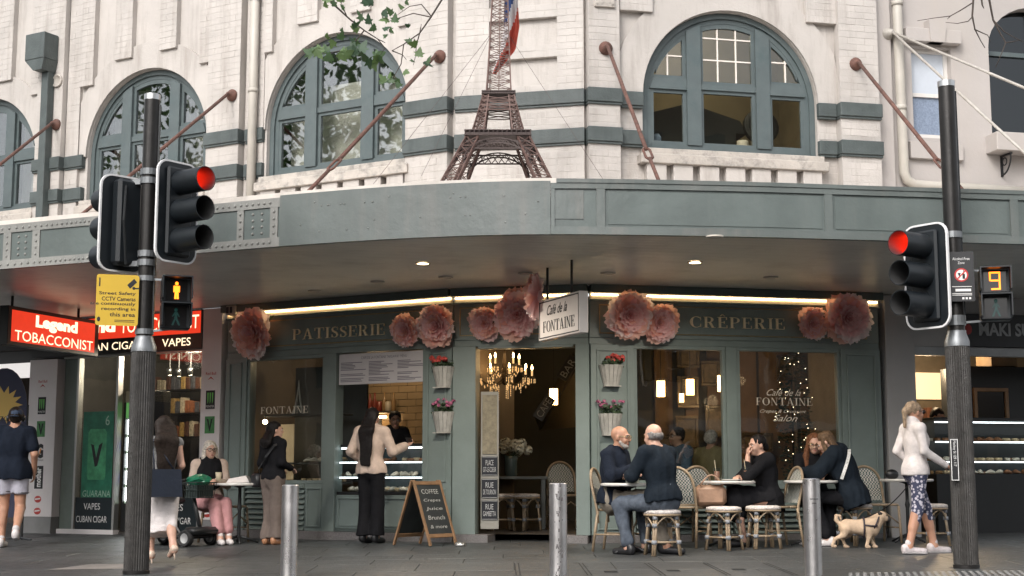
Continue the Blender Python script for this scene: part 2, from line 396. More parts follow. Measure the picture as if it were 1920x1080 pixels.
# tactile strip of pale studs
stud = MB()
stm = mat('tactile_stud', (.26, .255, .245), .5, var=.1)
for i in range(26):
    for j in range(9):
        X = 2.75+i*.065+j*.03; Y = 11.75+j*.13+i*.008
        stud.lathe([(.019, -.002), (.019, .004), (.013, .006)], 7, Matrix.Translation((X, Y, gz(X, Y))))
tag(stud.build('tactile_studs', stm, pav), kind='stuff')
q = MB()
for c, m in (((210, 1062), 0),):
    p = on_ground(*c); x0, y0 = p[0], p[1]
    q.add([(x0-.55, y0-.35, gz(x0-.55, y0-.35)+.003), (x0+.45, y0-.35, gz(x0+.45, y0-.35)+.003), (x0+.3, y0+.3, gz(x0+.3, y0+.3)+.003), (x0-.3, y0+.3, gz(x0-.3, y0+.3)+.003)], [(0, 1, 2, 3)])
q.build('patch', mat('pale_paving', (.2, .18, .165), .6, var=.2, vs=6), pav)
lm = mat('drain_slot', (.012, .012, .012), .8, var=0)
for px in (965, 1085, 1208, 1318, 1430):      # grate slots and cover outlines set in the front slabs
    a = on_ground(px, 1056); b = on_ground(px+(px-940)*.12, 1079)
    q = MB(); d = np.array([.012, 0, 0]); up = np.array([0, 0, .003])
    for off in (0, .035):
        o_ = np.array([off, 0, 0]); q.add([a-d/2+up+o_, a+d/2+up+o_, b+d/2+up+o_, b-d/2+up+o_], [(0, 3, 2, 1)])
    q.build('drain_slot', lm, pav)
for px, py in ((1145, 1072), (1262, 1070), (1385, 1068)):
    p = on_ground(px, py); q = MB()
    for k in range(5): q.box(-.06, .06, -.10+k*.045, -.08+k*.045, .001, .003, Matrix.Translation((p[0], p[1], p[2])))
    q.build('drain_grate', lm, pav)

# ================================================================== upper storey of the corner building
ZB, ZS, ZTOP = 3.2, 5.48, 8.7; RA = 1.165; W0 = 4.80
bld = thing('corner_building', 'cream painted brick corner building with arched green windows above the awning', 'building', (0, 17.3, 0))
def wall_with_arches(fac, u0, u1, cents, wy=0., name='wall', depth=.3):
    """flat wall with arched holes and reveals; local x=u, y=-w"""
    M = fac.M(); mb = MB(); y = -wy
    cs = sorted(cents); x = u0
    def rect(a, b, z0, z1):
        if b-a > 1e-4: mb.add([M @ Vector(p) for p in ((a, y, z0), (b, y, z0), (b, y, z1), (a, y, z1))], [(0, 1, 2, 3)])
    for c in cs:
        rect(x, c-RA, ZB, ZTOP); rect(c-RA, c+RA, ZB, W0)
        N = 24; pts = [(c+RA*math.cos(math.pi*(1-k/N)), ZS+RA*math.sin(math.pi*(1-k/N))) for k in range(N+1)]
        for k in range(N):
            (a, za), (b, zb) = pts[k], pts[k+1]
            mb.add([M @ Vector(p) for p in ((a, y, za), (b, y, zb), (b, y, ZTOP), (a, y, ZTOP))], [(0, 1, 2, 3)])
        ring = [(c-RA, W0)]+pts+[(c+RA, W0)]
        for k in range(len(ring)-1):
            (a, za), (b, zb) = ring[k], ring[k+1]
            mb.add([M @ Vector(p) for p in ((a, y, za), (a, y+depth, za), (b, y+depth, zb), (b, y, zb))], [(0, 1, 2, 3)])
        mb.add([M @ Vector(p) for p in ((c-RA, y, W0), (c+RA, y, W0), (c+RA, y+depth, W0), (c-RA, y+depth, W0))], [(0, 1, 2, 3)])
        x = c+RA
    rect(x, u1, ZB, ZTOP)
    return mb
UW3, UW2, UW1 = -1.845, -5.215, -8.585; UW4 = 1.87
upm = wall_with_arches(FL, -12.5, .0, [UW1, UW2, UW3]); upm.build('side_wall', M_wall, bld)
wall_with_arches(FC, 0, LC, []).build('corner_wall', M_wall, bld)
wall_with_arches(FR, 0, 3.84, [UW4]).build('street_wall', M_wall, bld)

BR = []      # brick fields: (fac,u0,u1,z0,z1,w)
def proud(fac, u0, u1, z0, z1, w, name='pilaster', m=None, brick=True, w0=-.01):
    q = MB(); q.box(u0, u1, -w, -w0, z0, z1, fac.M()); q.build(name, m or M_wall, bld)
    if brick: BR.append((fac, u0, u1, z0, z1, w))
def arch_z(c, u, r): return ZS+math.sqrt(max(r*r-(u-c)**2, 0))
RO = 1.56
def bay(fac, c, lo, hi):
    """archivolt, ribs and recessed panels round one arched window between the pilasters lo..hi"""
    M = fac.M(); N = 28; q = MB()
    for k in range(N):
        a0, a1 = math.pi*k/N, math.pi*(k+1)/N; P = []
        for a, r in ((a0, RA+.005), (a0, RO), (a1, RO), (a1, RA+.005)): P.append((c+r*math.cos(a), ZS+r*math.sin(a)))
        q.prism([(max(min(x, hi), lo), z) for x, z in P], -.045, .0, M)
    q.build('archivolt', M_wall, bld)
    for d0, d1 in ((-.62, -.28), (.26, .58)):
        z0 = min(arch_z(c, c+d0, RO), arch_z(c, c+d1, RO))-.06
        proud(fac, c+d0, c+d1, z0, ZTOP, .085, 'rib')
    for d0, d1 in ((lo, c-1.04), (c+1.02, hi)):
        if d1-d0 > .05:
            zz = arch_z(c, d1 if d1 < c else d0, RO)-.1
            proud(fac, d0, d1, zz, ZTOP, .085, 'rib')
    for s in (-1, 1):
        e0, e1 = (lo, c-RA-.005) if s < 0 else (c+RA+.005, hi)
        if e1-e0 > .05: BR.append((fac, e0, e1, 3.5, ZS+.2, 0.0))
bay(FL, UW3, -3.03, -.66); bay(FL, UW2, -6.52, -3.98); bay(FL, UW1, -9.9, -7.36); bay(FR, UW4, .40, 3.30)
# pilasters
PILS = [(FL, -7.36, -6.82, .13), (FL, -3.98, -3.40, .13), (FL, -10.7, -9.95, .13), (FL, -.66, -.03, .13), (FR, -.02, .38, .13), (FR, 3.30, 3.84, .14)]
for f, a, b, w in PILS: proud(f, a, b, ZB, ZTOP, w)
proud(FL, -6.80, -6.54, ZB, ZTOP, .05); proud(FL, -3.37, -3.05, ZB, ZTOP, .03)
# corner bay: brick with a stack of niches
nu0, nu1 = .46, 1.33
for a, b in ((.03, nu0), (nu1, LC-.03)): proud(FC, a, b, ZB, ZTOP, .07, 'corner_pier')
nz = [5.51, 5.60, 5.95, 6.11, 6.46, 6.63, 7.0, 7.2, 7.6, ZTOP]
proud(FC, nu0, nu1, ZB, 5.60, .068, 'corner_pier')
for a, b in ((5.95, 6.11), (6.46, 6.63), (7.0, 7.2), (7.6, ZTOP)):
    proud(FC, nu0, nu1, a, b, .066, 'niche_rail')
# green string bands
def band(fac, u0, u1, w):
    for z0, z1 in ((5.335, 5.51), (4.84, 5.02)):
        q = MB(); M = fac.M(); q.bbox(u0, u1, -w, -.0, z0, z1, .006, M); q.bbox(u0+.006, u1-.006, -w+.018, .0, z0-.03, z0-.001, .004, M)
        q.build('string_band', M_band, bld)
for f, a, b, w in PILS: band(f, a-.02, b+.02, w+.045)
band(FL, -6.79, -6.42, .085); band(FL, -3.355, -3.04, .07); band(FC, .02, LC-.02, .11); band(FR, .405, .70, .08); band(FR, 3.03, 3.275, .08)
# bricks
blist = []
for fac, u0, u1, z0, z1, w in BR:
    row = 0; z = max(z0, 3.45)
    while z < min(z1, 8.2)-.03:
        h = min(.086, z1-z); x = u0; first = True
        while x < u1-.02:
            l = .12 if (first and row % 2) else .24
            l = min(l, u1-x)
            if u1-x-l < .04: l = u1-x
            if not any(f is fac and x+l > pa and x < pb and any(z+h > q0 and z < q1 for q0, q1 in ((5.3, 5.51), (4.81, 5.02))) for f, pa, pb in [(fac, u0, u1)]):
                blist.append((fac, x, l, z, h, w))
            x += l; first = False
        z += .086; row += 1
def in_view(b):
    p = b[0].P(b[1]+b[2]/2, b[5], b[3]+b[4]/2); v = p-np.array([0, 0, CZ])
    dd = v[1]*math.cos(PITCH)+v[2]*math.sin(PITCH); up = -v[1]*math.sin(PITCH)+v[2]*math.cos(PITCH)
    return abs(v[0]/dd*FPX) < 960 and abs(up/dd*FPX) < 540, dd
seen = []
other = []
for b in blist:
    ok, dd = in_view(b)
    (seen if ok and b[2] > .2 and b[4] > .08 else other).append((dd, b))
seen.sort(key=lambda t: t[0])
other += seen[300:]; seen = seen[:300]
BME = MB().bbox(0, .235, -.0025, .004, 0, .081, .003).mesh('brick', M_brick)
for dd, (fac, x, l, z, h, w) in seen:
    o = piece('brick', BME, bld, fac.M(x+.0025, w+random.uniform(-.0015, .0015), z+.0025) @ Matrix.Scale((l-.005)/.235, 4, (1, 0, 0)))
q = MB()
for dd, (fac, x, l, z, h, w) in other:
    if in_view((fac, x, l, z, h, w))[0] or dd < 24:
        q.box(x+.0025, x+l-.0025, -w-.0025-random.uniform(-.0015, .0015), -w+.004, z+.0025, z+h-.0025, fac.M())
tag(q.build('brick_courses', M_brick, bld), kind='stuff')

# sills and the little block balustrades below the windows
for fac, c in ((FL, UW3), (FR, UW4), (FL, UW2), (FL, UW1)):
    M = fac.M(); q = MB(); q.bbox(c-1.24, c+1.24, -.17, .05, 4.60, 4.72, .008, M); q.bbox(c-1.2, c+1.2, -.12, .05, 4.72, 4.80, .006, M)
    q.build('sill', M_sill, bld)
    nb = 7
    for k in range(nb):
        x = c-1.2+k*2.4/nb; q = MB(); q.bbox(x+.045, x+2.4/nb-.045, -.13, .02, 4.1, 4.6, .006, M); q.build('sill_block', M_wall, bld)
    q = MB(); q.bbox(c-1.24, c+1.24, -.14, .02, 3.95, 4.098, .006, M); q.build('sill_plinth', M_wall, bld)

# windows
def arched_window(fac, c, bars, glassm, back, curtain):
    M = fac.M(); w = -.12; y0 = -w
    win = bpy.data.objects.new('arched_window', None); COL.objects.link(win); win.parent = bld; win.location = Vector(fac.P(c, w, W0))-bld.location
    def clip(x0, x1, z0, z1, r):
        """rectangle under the arch of radius r; coordinates relative to centre"""
        N = 10; top = []
        for k in range(N+1):
            x = x0+(x1-x0)*k/N; zt = min(z1, ZS+math.sqrt(max(r*r-x*x, 0)) if abs(x) < r else ZS)
            top.append((x, max(zt, z0)))
        top = [p for k, p in enumerate(top) if p[1] > z0+.004 or (k and top[k-1][1] > z0+.004) or (k < N and top[k+1][1] > z0+.004)]
        if len(top) < 2: return None
        return [(c+top[0][0], z0), (c+top[-1][0], z0)]+[(c+a, b) for a, b in reversed(top) if b > z0+.003]
    def strip(x0, x1, z0, z1, r, d0, d1, name, m, par):
        P = clip(x0, x1, z0, z1, r)
        if P and len(P) > 2:
            o_ = MB().prism(P, y0-d0, y0-d1, M).build(name, m, par); return o_
    R1 = RA-.003; N = 28
    q = MB()
    for r0, r1, d in ((R1, R1-.07, .06), (R1-.065, R1-.13, .03)):
        for k in range(N):
            P = [(c+r*math.cos(a), ZS+r*math.sin(a)) for a, r in ((math.pi*k/N, r1), (math.pi*k/N, r0), (math.pi*(k+1)/N, r0), (math.pi*(k+1)/N, r1))]
            q.prism(P, y0-d, y0+.03, M)
        for s in (-1, 1):
            a, b = sorted((c+s*r0, c+s*r1)); q.box(a, b, y0-d, y0+.03, W0, ZS, M)
    q.box(c-R1+.13, c+R1-.13, y0-.05, y0+.03, W0+.002, W0+.10, M)
    q.build('frame', M_frame, win)
    ri = R1-.13; zt = 5.70; zl = W0+.10
    for s in (-1, 1):
        a, b = sorted((s*.37, s*.555)); strip(a, b, zl, 9, ri+.02, .07, -.03, 'mullion', M_frame, win)
        a, b = sorted((s*.555, s*(ri+.01))); strip(a, b, zt-.09, zt+.05, ri+.02, .055, -.03, 'transom', M_frame, win)
    strip(-.37, .37, zt-.07, zt+.0, ri, .05, -.03, 'meeting_rail', M_frame, win)
    lights = [(-.37, .37, zl, zt-.07), (-.37, .37, zt, 9), (-ri, -.555, zl, zt-.09), (-ri, -.555, zt+.05, 9), (.555, ri, zl, zt-.09), (.555, ri, zt+.05, 9)]
    for i, (a, b, z0, z1) in enumerate(lights):
        up = i in (1, 3, 5); e = .045
        # sash members around the light
        sm = M_frame
        for (p, q_, r_, t_) in ((a, a+e, z0, z1), (b-e, b, z0, z1), (a+e, b-e, z0, z0+e)): strip(p, q_, r_, t_, ri+.005, .025, -.02, 'sash', sm, win)
        if not up: strip(a+e, b-e, z1-e, z1, ri, .025, -.02, 'sash', sm, win)
        else:
            q = MB()
            for k in range(12):
                x0_, x1_ = a+(b-a)*k/12, a+(b-a)*(k+1)/12
                if max(abs(x0_), abs(x1_)) < ri:
                    f = lambda x: ZS+math.sqrt(ri*ri-x*x)
                    if min(f(x0_), f(x1_)) > z0+.02: q.prism([(c+x0_, max(f(x0_)-.06, z0)), (c+x1_, max(f(x1_)-.06, z0)), (c+x1_, f(x1_)+.01), (c+x0_, f(x0_)+.01)], y0-.024, y0+.02, M)
            if q.v: q.build('sash', sm, win)
        if bars and up:
            nxp = 3 if i == 1 else 2; dx = (b-a)/nxp; dz = .285 if i == 1 else .26
            zz = z0+e; xs = [a+dx*k for k in range(nxp+1)]
            k = 0
            while zz < ZS+ri-.05:
                for j in range(nxp):
                    P = clip(xs[j]+.009, xs[j+1]-.009, zz+.009, zz+dz-.009, ri-.03)
                    if P and len(P) > 2: MB().prism(P, y0-.002, y0+.003, M).build('pane', glassm, win)
                if zz > z0+e: strip(a+e, b-e, zz-.009, zz+.009, ri-.02, .012, -.015, 'glazing_bar', M_blind, win)
                zz += dz
            for x in xs[1:-1]: strip(x-.009, x+.009, z0+e, 9, ri-.02, .014, -.013, 'glazing_bar', M_blind, win)
        else:
            P = clip(a+.01, b-.01, z0+.01, z1 if up else z1-.01, ri-.01)
            if P and len(P) > 2: MB().prism(P, y0-.002, y0+.003, M).build('pane', glassm, win)
    # the room seen through the glass
    q = MB(); d = 2.2; a, b = c-1.6, c+1.6
    def F4(*p): q.add([M @ Vector(t) for t in p], [(0, 1, 2, 3)])
    F4((a, d, 3.9), (b, d, 3.9), (b, d, 7.2), (a, d, 7.2)); F4((a, .32, 3.9), (a, d, 3.9), (a, d, 7.2), (a, .32, 7.2)); F4((b, d, 3.9), (b, .32, 3.9), (b, .32, 7.2), (b, d, 7.2))
    F4((a, .32, 7.2), (a, d, 7.2), (b, d, 7.2), (b, .32, 7.2)); F4((a, .32, 3.9), (b, .32, 3.9), (b, d, 3.9), (a, d, 3.9))
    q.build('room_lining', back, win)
    if curtain == 'blind':
        q = MB(); q.box(c-1.1, c+.9, .45, .46, 4.85, 6.1, M); q.build('blind', M_blind, win)
    elif curtain == 'drape':
        for s, x in ((-1, c-.7), (1, c+.72)):
            q = MB(); NN = 24; vs = []
            for k in range(NN+1):
                t = k/NN; xx = x-.36+.72*t
                vs += [M @ Vector((xx+s*.16*0, .42+.03*math.sin(t*34), 4.82)), M @ Vector((xx, .42+.03*math.sin(t*34), 6.5))]
            q.add(vs, [(2*k, 2*k+2, 2*k+3, 2*k+1) for k in range(NN)]); q.build('curtain', M_curt, win, True)
    elif curtain == 'stuff':
        q = MB(); q.box(c-1.0, c+.3, .6, 1.2, 4.3, 5.25, M); q.prism([(c-1.05, 5.25), (c+.5, 5.25), (c+.4, 5.42), (c-.3, 5.62), (c-1.05, 5.4)], .7, 1.1, M); q.build('furniture', mat('dark_furniture', (.02, .022, .022), .6), win)
        q = MB(); q.lathe([(.05, 0), (.055, .02), (.055, .2), (.03, .24)], 10, M @ Matrix.Translation((c-1.0+.12, .3, 4.84))); q.build('bottle', mat('blue_bottle', (.25, .33, .5), .4), win)
        q = MB(); q.lathe([(.07, 0), (.075, .02), (.075, .17), (.07, .19)], 12, M @ Matrix.Translation((c+.27, .3, 4.86))); q.build('jar', M_blind, win)
        q = MB(); q.lathe([(.22, 0), (.24, .03), (.24, .1), (.2, .13)], 18, M @ Matrix.Translation((c+.62, .6, 5.3)) @ Matrix.Rotation(1.4, 4, 'X')); q.build('fan', mat('dark_furniture', (.02, .022, .022), .6), win)
    return win
arched_window(FR, UW4, True, M_paneR, M_room, 'stuff')
l = bpy.data.lights.new('upper_room_fill', 'POINT'); l.energy = 14; l.color = (1, .88, .68); l.shadow_soft_size = .15; o = bpy.data.objects.new('upper_room_fill', l); COL.objects.link(o); o.location = FR.P(UW4, -1.0, 6.9)  # added fill light that brightens the room behind the gridded window
u_ = thing('added_room_globe', 'added glowing globe out of view behind the gridded arch window', 'lamp', FR.P(UW4, -1.0, 7.08)); q = MB(); q.ell(FR.P(UW4, -1.0, 7.1), (.1, .1, .1), 12, 8); q.build('globe', emis('added_globe_glow', (1, .8, .5), 4), u_, True)  # invented globe above the view, added as a source for the fill
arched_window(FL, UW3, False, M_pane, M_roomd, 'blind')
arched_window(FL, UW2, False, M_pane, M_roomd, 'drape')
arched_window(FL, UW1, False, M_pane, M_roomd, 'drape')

# rainwater goods
def pxu(fac, x, y, w=0): return fac.uz(x, y, w)
rp = thing('rainwater_pipe', 'square green rainwater pipe with a hopper head', 'drainpipe', FL.P(-7.25, .1, 3.6))
M = FL.M(); u0 = FL.uz(88, 240, .2)[0]; zt = FL.uz(70, 70, .25)[1]; zm = FL.uz(70, 118, .25)[1]
q = MB(); q.bbox(u0-.09, u0+.05, -.27, -.14, 3.55, zm-.1, .008, M); q.build('downpipe', M_band, rp)
q = MB(); q.bbox(u0-.3, u0+.1, -.42, -.135, zm, zt, .01, M); q.prism([(u0-.3, zm), (u0-.12, zm-.17), (u0+.06, zm-.17), (u0+.1, zm)], -.41, -.14, M); q.build('hopper', M_band, rp)
cp = thing('cream_downpipe', 'cream round downpipe between two arched side windows', 'drainpipe', FL.P(-3.36, .1, 3.6))
q = MB(); uu = FL.uz(473, 200, .12)[0]; q.tube([FL.P(uu, .11, 3.55), FL.P(uu, .11, 8.7)], .062, 12); q.build('pipe', M_pipe, cp, True)
for z in (4.4, 6.0, 7.3):
    q = MB(); q.tube([FL.P(uu, .11, z), FL.P(uu, .11, z+.05)], .072, 12); q.build('pipe_clip', M_pipe, cp, True)
# round wall vent and steel plate
q = MB(); q.lathe([(.10, 0), (.10, .03), (.085, .04), (.075, .02)], 16, FL.M(*[FL.uz(108, 152, .14)[0], .13, FL.uz(108, 152, .14)[1]]) @ Matrix.Rotation(math.pi/2, 4, 'X')); q.build('wall_boss', M_sill, bld, True)
u, z = FR.uz(1133, 5, .14); q = MB(); q.bbox(u-.13, u+.13, -.165, -.13, z-.06, z+.25, .004, FR.M())
for a in (-.1, .1):
    q.lathe([(.012, 0), (.012, .012)], 6, FR.M(u+a, .165, z-.02) @ Matrix.Rotation(math.pi/2, 4, 'X'))
q.build('wall_plate', M_sill, bld)

# ================================================================== neighbouring building, beyond the corner block
nb = thing('neighbour_building', 'plain cream rendered building beside the corner block with a dark arched window', 'building', FR.P(6.5, -.1, 0))
FN = Fac(*FR.P(0, -.10, 0)[:2], 12.5); M = FN.M(); M_nw = mat('neighbour_render', (.43, .395, .375), .75, var=.06, vs=1.1, bump=.15, bs=20, stain=(.45, .4, .35), ss=1.3, sa=.4, streak=True)
a0, z0 = FN.uz(1714, 257); a1, z1 = FN.uz(1782, 92); 
b0, _ = FN.uz(1858, 200); b1 = b0+1.5; bz0 = FN.uz(1880, 258)[1]; bz1 = FN.uz(1890, 10)[1]
q = MB()
def rc(u0, u1, za, zb, y=0.): q.add([M @ Vector(p) for p in ((u0, y, za), (u1, y, za), (u1, y, zb), (u0, y, zb))], [(0, 1, 2, 3)])
rc(3.845, a0, 3.0, ZTOP); rc(a0, a1, 3.0, z0); rc(a0, a1, z1, ZTOP); rc(a1, b0, 3.0, ZTOP); rc(b0, b1, 3.0, bz0); rc(b1, 12, 3.0, ZTOP)
rr = (b1-b0)/2; bs_ = bz1-rr*.8; N = 16
ap = [(b0+rr-rr*math.cos(math.pi*k/N), bs_+rr*.8*math.sin(math.pi*k/N)) for k in range(N+1)]
for k in range(N): q.add([M @ Vector(p) for p in ((ap[k][0], 0, ap[k][1]), (ap[k+1][0], 0, ap[k+1][1]), (ap[k+1][0], 0, ZTOP), (ap[k][0], 0, ZTOP))], [(0, 1, 2, 3)])
rg = [(b0, bz0)]+ap+[(b1, bz0)]
for k in range(len(rg)): 
    p, r_ = rg[k], rg[(k+1) % len(rg)]
    q.add([M @ Vector(t) for t in ((p[0], 0, p[1]), (p[0], .3, p[1]), (r_[0], .3, r_[1]), (r_[0], 0, r_[1]))], [(0, 1, 2, 3)])
for p, r_ in (((a0, z0), (a0, z1)), ((a0, z1), (a1, z1)), ((a1, z1), (a1, z0)), ((a1, z0), (a0, z0))):
    q.add([M @ Vector(t) for t in ((p[0], 0, p[1]), (p[0], .2, p[1]), (r_[0], .2, r_[1]), (r_[0], 0, r_[1]))], [(0, 1, 2, 3)])
q.build('wall', M_nw, nb)
q = MB(); q.box(3.80, 4.12, -.06, .0, 3.0, ZTOP, M); q.build('pier', M_nw, nb)
wn = bpy.data.objects.new('sash_window', None); COL.objects.link(wn); wn.parent = nb
wn.location = Vector(FN.P(a0, 0, z0))-nb.location
zmid = FN.uz(1740, 175)[1]; fw = mat('white_sash', (.68, .65, .62), .5, var=.05)
q = MB()
for b in ((a0, a0+.05, z0, z1), (a1-.05, a1, z0, z1), (a0+.05, a1-.05, z1-.05, z1), (a0+.05, a1-.05, z0, z0+.07), (a0+.05, a1-.05, zmid-.025, zmid+.025)): q.box(b[0], b[1], .10, .17, b[2], b[3], M)
q.build('frame', fw, wn)
q = MB(); q.box(a0+.05, a1-.05, .13, .135, zmid+.025, z1-.05, M); q.build('pane', mat('frosted_pane', (.52, .56, .62), .25, var=.08, vs=3), wn)
q = MB(); q.box(a0+.05, a1-.05, .13, .135, z0+.07, zmid-.025, M); q.build('pane', mat('patterned_pane', (.22, .27, .36), .3, var=.25, vs=40), wn)
q = MB(); q.bbox(a0-.09, a1+.09, -.07, .0, FN.uz(1740, 300)[1], FN.uz(1740, 268)[1], .006, M); q.build('sill', M_nw, wn)
q = MB(); q.bbox(a0-.12, a1+.1, -.12, .0, z1+.04, z1+.22, .006, M); q.prism([(a0+.22, z1+.04), (a0+.42, z1+.04), (a0+.46, z1+.34), (a0+.2, z1+.34)], -.14, -.0, M); q.build('hood_mould', M_nw, wn)
aw = bpy.data.objects.new('dark_arched_window', None); COL.objects.link(aw); aw.parent = nb; aw.location = Vector(FN.P(b0, 0, bz0))-nb.location
q = MB(); q.prism(rg[::-1] if False else rg, .2, .205, M); q.build('pane', glass('dark_arch_glass', (.2, .28, .3), 1.2), aw)
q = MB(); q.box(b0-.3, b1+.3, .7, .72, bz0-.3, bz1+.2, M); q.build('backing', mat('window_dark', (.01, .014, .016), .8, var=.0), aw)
q = MB(); q.box(b0+rr-.05, b0+rr+.05, .16, .22, bz0, bz1, M); q.box(b0, b1, .16, .22, bs_-.06, bs_, M); q.build('frame', M_frame, aw)
q = MB(); s0 = FN.uz(1848, 280)[0]; q.bbox(s0, s0+1.6, -.28, .0, FN.uz(1860, 290)[1], FN.uz(1860, 256)[1], .008, M); q.build('sill', M_nw, aw)
q = MB(); bz = FN.uz(1860, 292)[1]; x = s0+.22
q.box(x-.015, x+.015, -.02, .0, bz-.28, bz, M); q.box(x-.015, x+.015, -.25, .0, bz-.02, bz, M)
q.tube([M @ Vector((x, -.02-.21*math.sin(t*.5*math.pi), bz-.26+.24*(1-math.cos(t*.5*math.pi)))) for t in np.linspace(0, 1, 8)], .012, 6)
q.tube([M @ Vector((x, -.08-.05*math.cos(t), bz-.09+.05*math.sin(t))) for t in np.linspace(0, 6.3, 12)], .008, 6); q.build('bracket', mat('black_iron', (.012, .012, .013), .5), aw)
gp = thing('cream_elbow_downpipe', 'fat cream downpipe with elbow beside the frosted sash window', 'drainpipe', FN.P(4.5, .1, 3.6))
ua = FN.uz(1684, 60, .1)[0]; ub = FN.uz(1696, 330, .1)[0]; zc = FN.uz(1696, 345, .1)[1]
q = MB(); q.tube([FN.P(ua, .1, 8.7), FN.P(ua, .1, 6.4), FN.P(ua+.01, .1, zc+.14), FN.P(ua+.05, .1, zc+.05), FN.P(ua+.14, .1, zc), FN.P(ua+.3, .1, zc-.01), FN.P(ua+2.2, .1, zc-.03)], .065, 12); q.build('pipe', M_pipe, gp, True)
for z in (5.5, 6.9, 4.4):
    q = MB(); q.tube([FN.P(ua, .1, z), FN.P(ua, .1, z+.06)], .076, 12); q.build('pipe_clip', M_pipe, gp, True)

# ================================================================== street awning
ZSOF, ZFT = 3.08, 3.60
raw = [(-13, 19.1), (-9.2, 17.35), (-5.71, 15.71), (-4.04, 14.95), (-2.33, 14.13), (-.93, 13.62), (.36, 13.42), (2.16, 13.56), (3.62, 13.78), (5.1, 14.0), (8, 14.45), (12, 15.2)]
pts = []
for i in range(1, len(raw)-2):
    p0, p1, p2, p3 = [np.array(raw[j]) for j in (i-1, i, i+1, i+2)]
    for t in np.linspace(0, 1, 14, endpoint=False):
        pts.append(.5*((2*p1)+(-p0+p2)*t+(2*p0-5*p1+4*p2-p3)*t*t+(-p0+3*p1-3*p2+p3)*t**3))
pts.append(np.array(raw[-2])); FP = np.array(pts)
tg = np.gradient(FP, axis=0); tg /= np.linalg.norm(tg, axis=1)[:, None]; FNRM = np.stack([tg[:, 1], -tg[:, 0]], 1)
NF = len(FP)
def fs_at(px, z):
    v = np.c_[FP, np.full(NF, z-CZ)]; dd = v[:, 1]*math.cos(PITCH)+v[:, 2]*math.sin(PITCH); xx = 960+v[:, 0]/dd*FPX
    return float(np.interp(px, xx, np.arange(NF)))
def fpt(s, off, z):
    i = int(min(max(s, 0), NF-1.001)); t = s-i
    p = FP[i]*(1-t)+FP[i+1]*t+(FNRM[i]*(1-t)+FNRM[i+1]*t)*off; return (p[0], p[1], z)
def ribbon(mb, s0, s1, z0, z1, o0, o1, m=0):
    ss = [s0]+[k for k in range(math.ceil(s0+.01), math.floor(s1-.01)+1)]+[s1]; vs = []
    for s in ss: vs += [fpt(s, o0, z0), fpt(s, o1, z0), fpt(s, o1, z1), fpt(s, o0, z1)]
    fs = []
    for k in range(len(ss)-1):
        a, b = 4*k, 4*k+4
        fs += [(a+1, b+1, b+2, a+2), (a, a+3, b+3, b), (a+3, a+2, b+2, b+3), (a, b, b+1, a+1)]
    e = 4*(len(ss)-1); fs += [(0, 1, 2, 3), (e, e+3, e+2, e+1)]
    return mb.add(vs, fs, m)
M_fas = mat('awning_paint', (.125, .143, .137), .34, var=.16, vs=1.4, bump=.35, bs=5, stain=(.2, .19, .175), ss=3.5, sa=.6, streak=True)
M_fasp = mat('awning_panel_paint', (.118, .140, .134), .36, var=.14, vs=1.8, bump=.35, bs=5, stain=(.16, .175, .165), ss=4.5, sa=.45, streak=True)
M_fasl = mat('awning_pale_paint', (.24, .238, .222), .5, var=.15, vs=3, bump=.3, bs=18, stain=(.09, .11, .11), ss=2.0, sa=.6, streak=True)
M_cap = mat('awning_capping', (.62, .57, .52), .6, var=.1, stain=(.3, .27, .24), ss=3, sa=.5)
aw_ = thing('street_awning', 'curved green steel awning wrapping the corner over the pavement', 'awning', (0, 14.5, ZSOF))
SA, SB = fs_at(526, 3.4), fs_at(1032, 3.4); S0 = 0
q = MB(); ribbon(q, SA, SB, ZSOF-.0, ZFT, -.05, .016); q.build('curved_fascia', M_fas, aw_, 'auto')
q = MB(); ribbon(q, 0, SA-.02, ZSOF, ZFT-.02, -.05, 0); q.build('riveted_fascia', M_fasp, aw_)
q = MB(); ribbon(q, SB+.02, NF-1.01, ZSOF, ZFT-.02, -.05, 0); q.build('panelled_fascia', M_fasp, aw_)
q = MB(); ribbon(q, 0, SB+.5, ZFT-.02, ZFT+.03, -.16, .006); q.build('capping', M_cap, aw_)
q = MB(); ribbon(q, SB+.5, NF-1.01, ZFT-.02, ZFT+.02, -.16, .03); q.build('capping', M_fas, aw_)
# left: flanges, stiffener plates and rivets
RIV = MB()
def rivet(s, z, off=.0, r=.016):
    p = fpt(s, off, z); t = fpt(s+.2, off, z); ang = math.atan2(t[1]-p[1], t[0]-p[0])
    RIV.lathe([(r, 0), (r*.9, .006), (r*.5, .011)], 7, Matrix.Translation(p) @ Matrix.Rotation(ang, 4, 'Z') @ Matrix.Rotation(math.pi/2, 4, 'X'))
for z0, z1 in ((ZFT-.115, ZFT-.02), (ZSOF, ZSOF+.095)):
    q = MB(); ribbon(q, 0, SA-.02, z0, z1, 0, .014); q.build('flange', M_fasl, aw_)
    s = .3
    while s < SA-.5: rivet(s, (z0+z1)/2+.0, .014); s += .55
stf = [(8, 22), (62, 76), (215, 228), (258, 272), (446, 458), (508, 522)]
for a, b in stf:
    q = MB(); sa, sb = fs_at(a, 3.4), fs_at(b, 3.4); ribbon(q, sa, sb, ZSOF+.0955, ZFT-.1155, 0, .013); q.build('stiffener', M_fasl, aw_)
    for z in np.linspace(ZSOF+.14, ZFT-.16, 4): rivet((sa+sb)/2, z, .013)
for a, b in ((22, 62), (228, 258), (458, 508)):
    for f in (.33, .67):
        for z in np.linspace(ZSOF+.15, ZFT-.17, 4): rivet(fs_at(a+(b-a)*f, 3.4), z, .0)
for k in range(26): rivet(SA+1+(SB-SA-2)*random.random(), random.choice([ZFT-.1, ZFT-.14, ZSOF+.12, ZSOF+.2, ZFT-.2]), .015, .008)
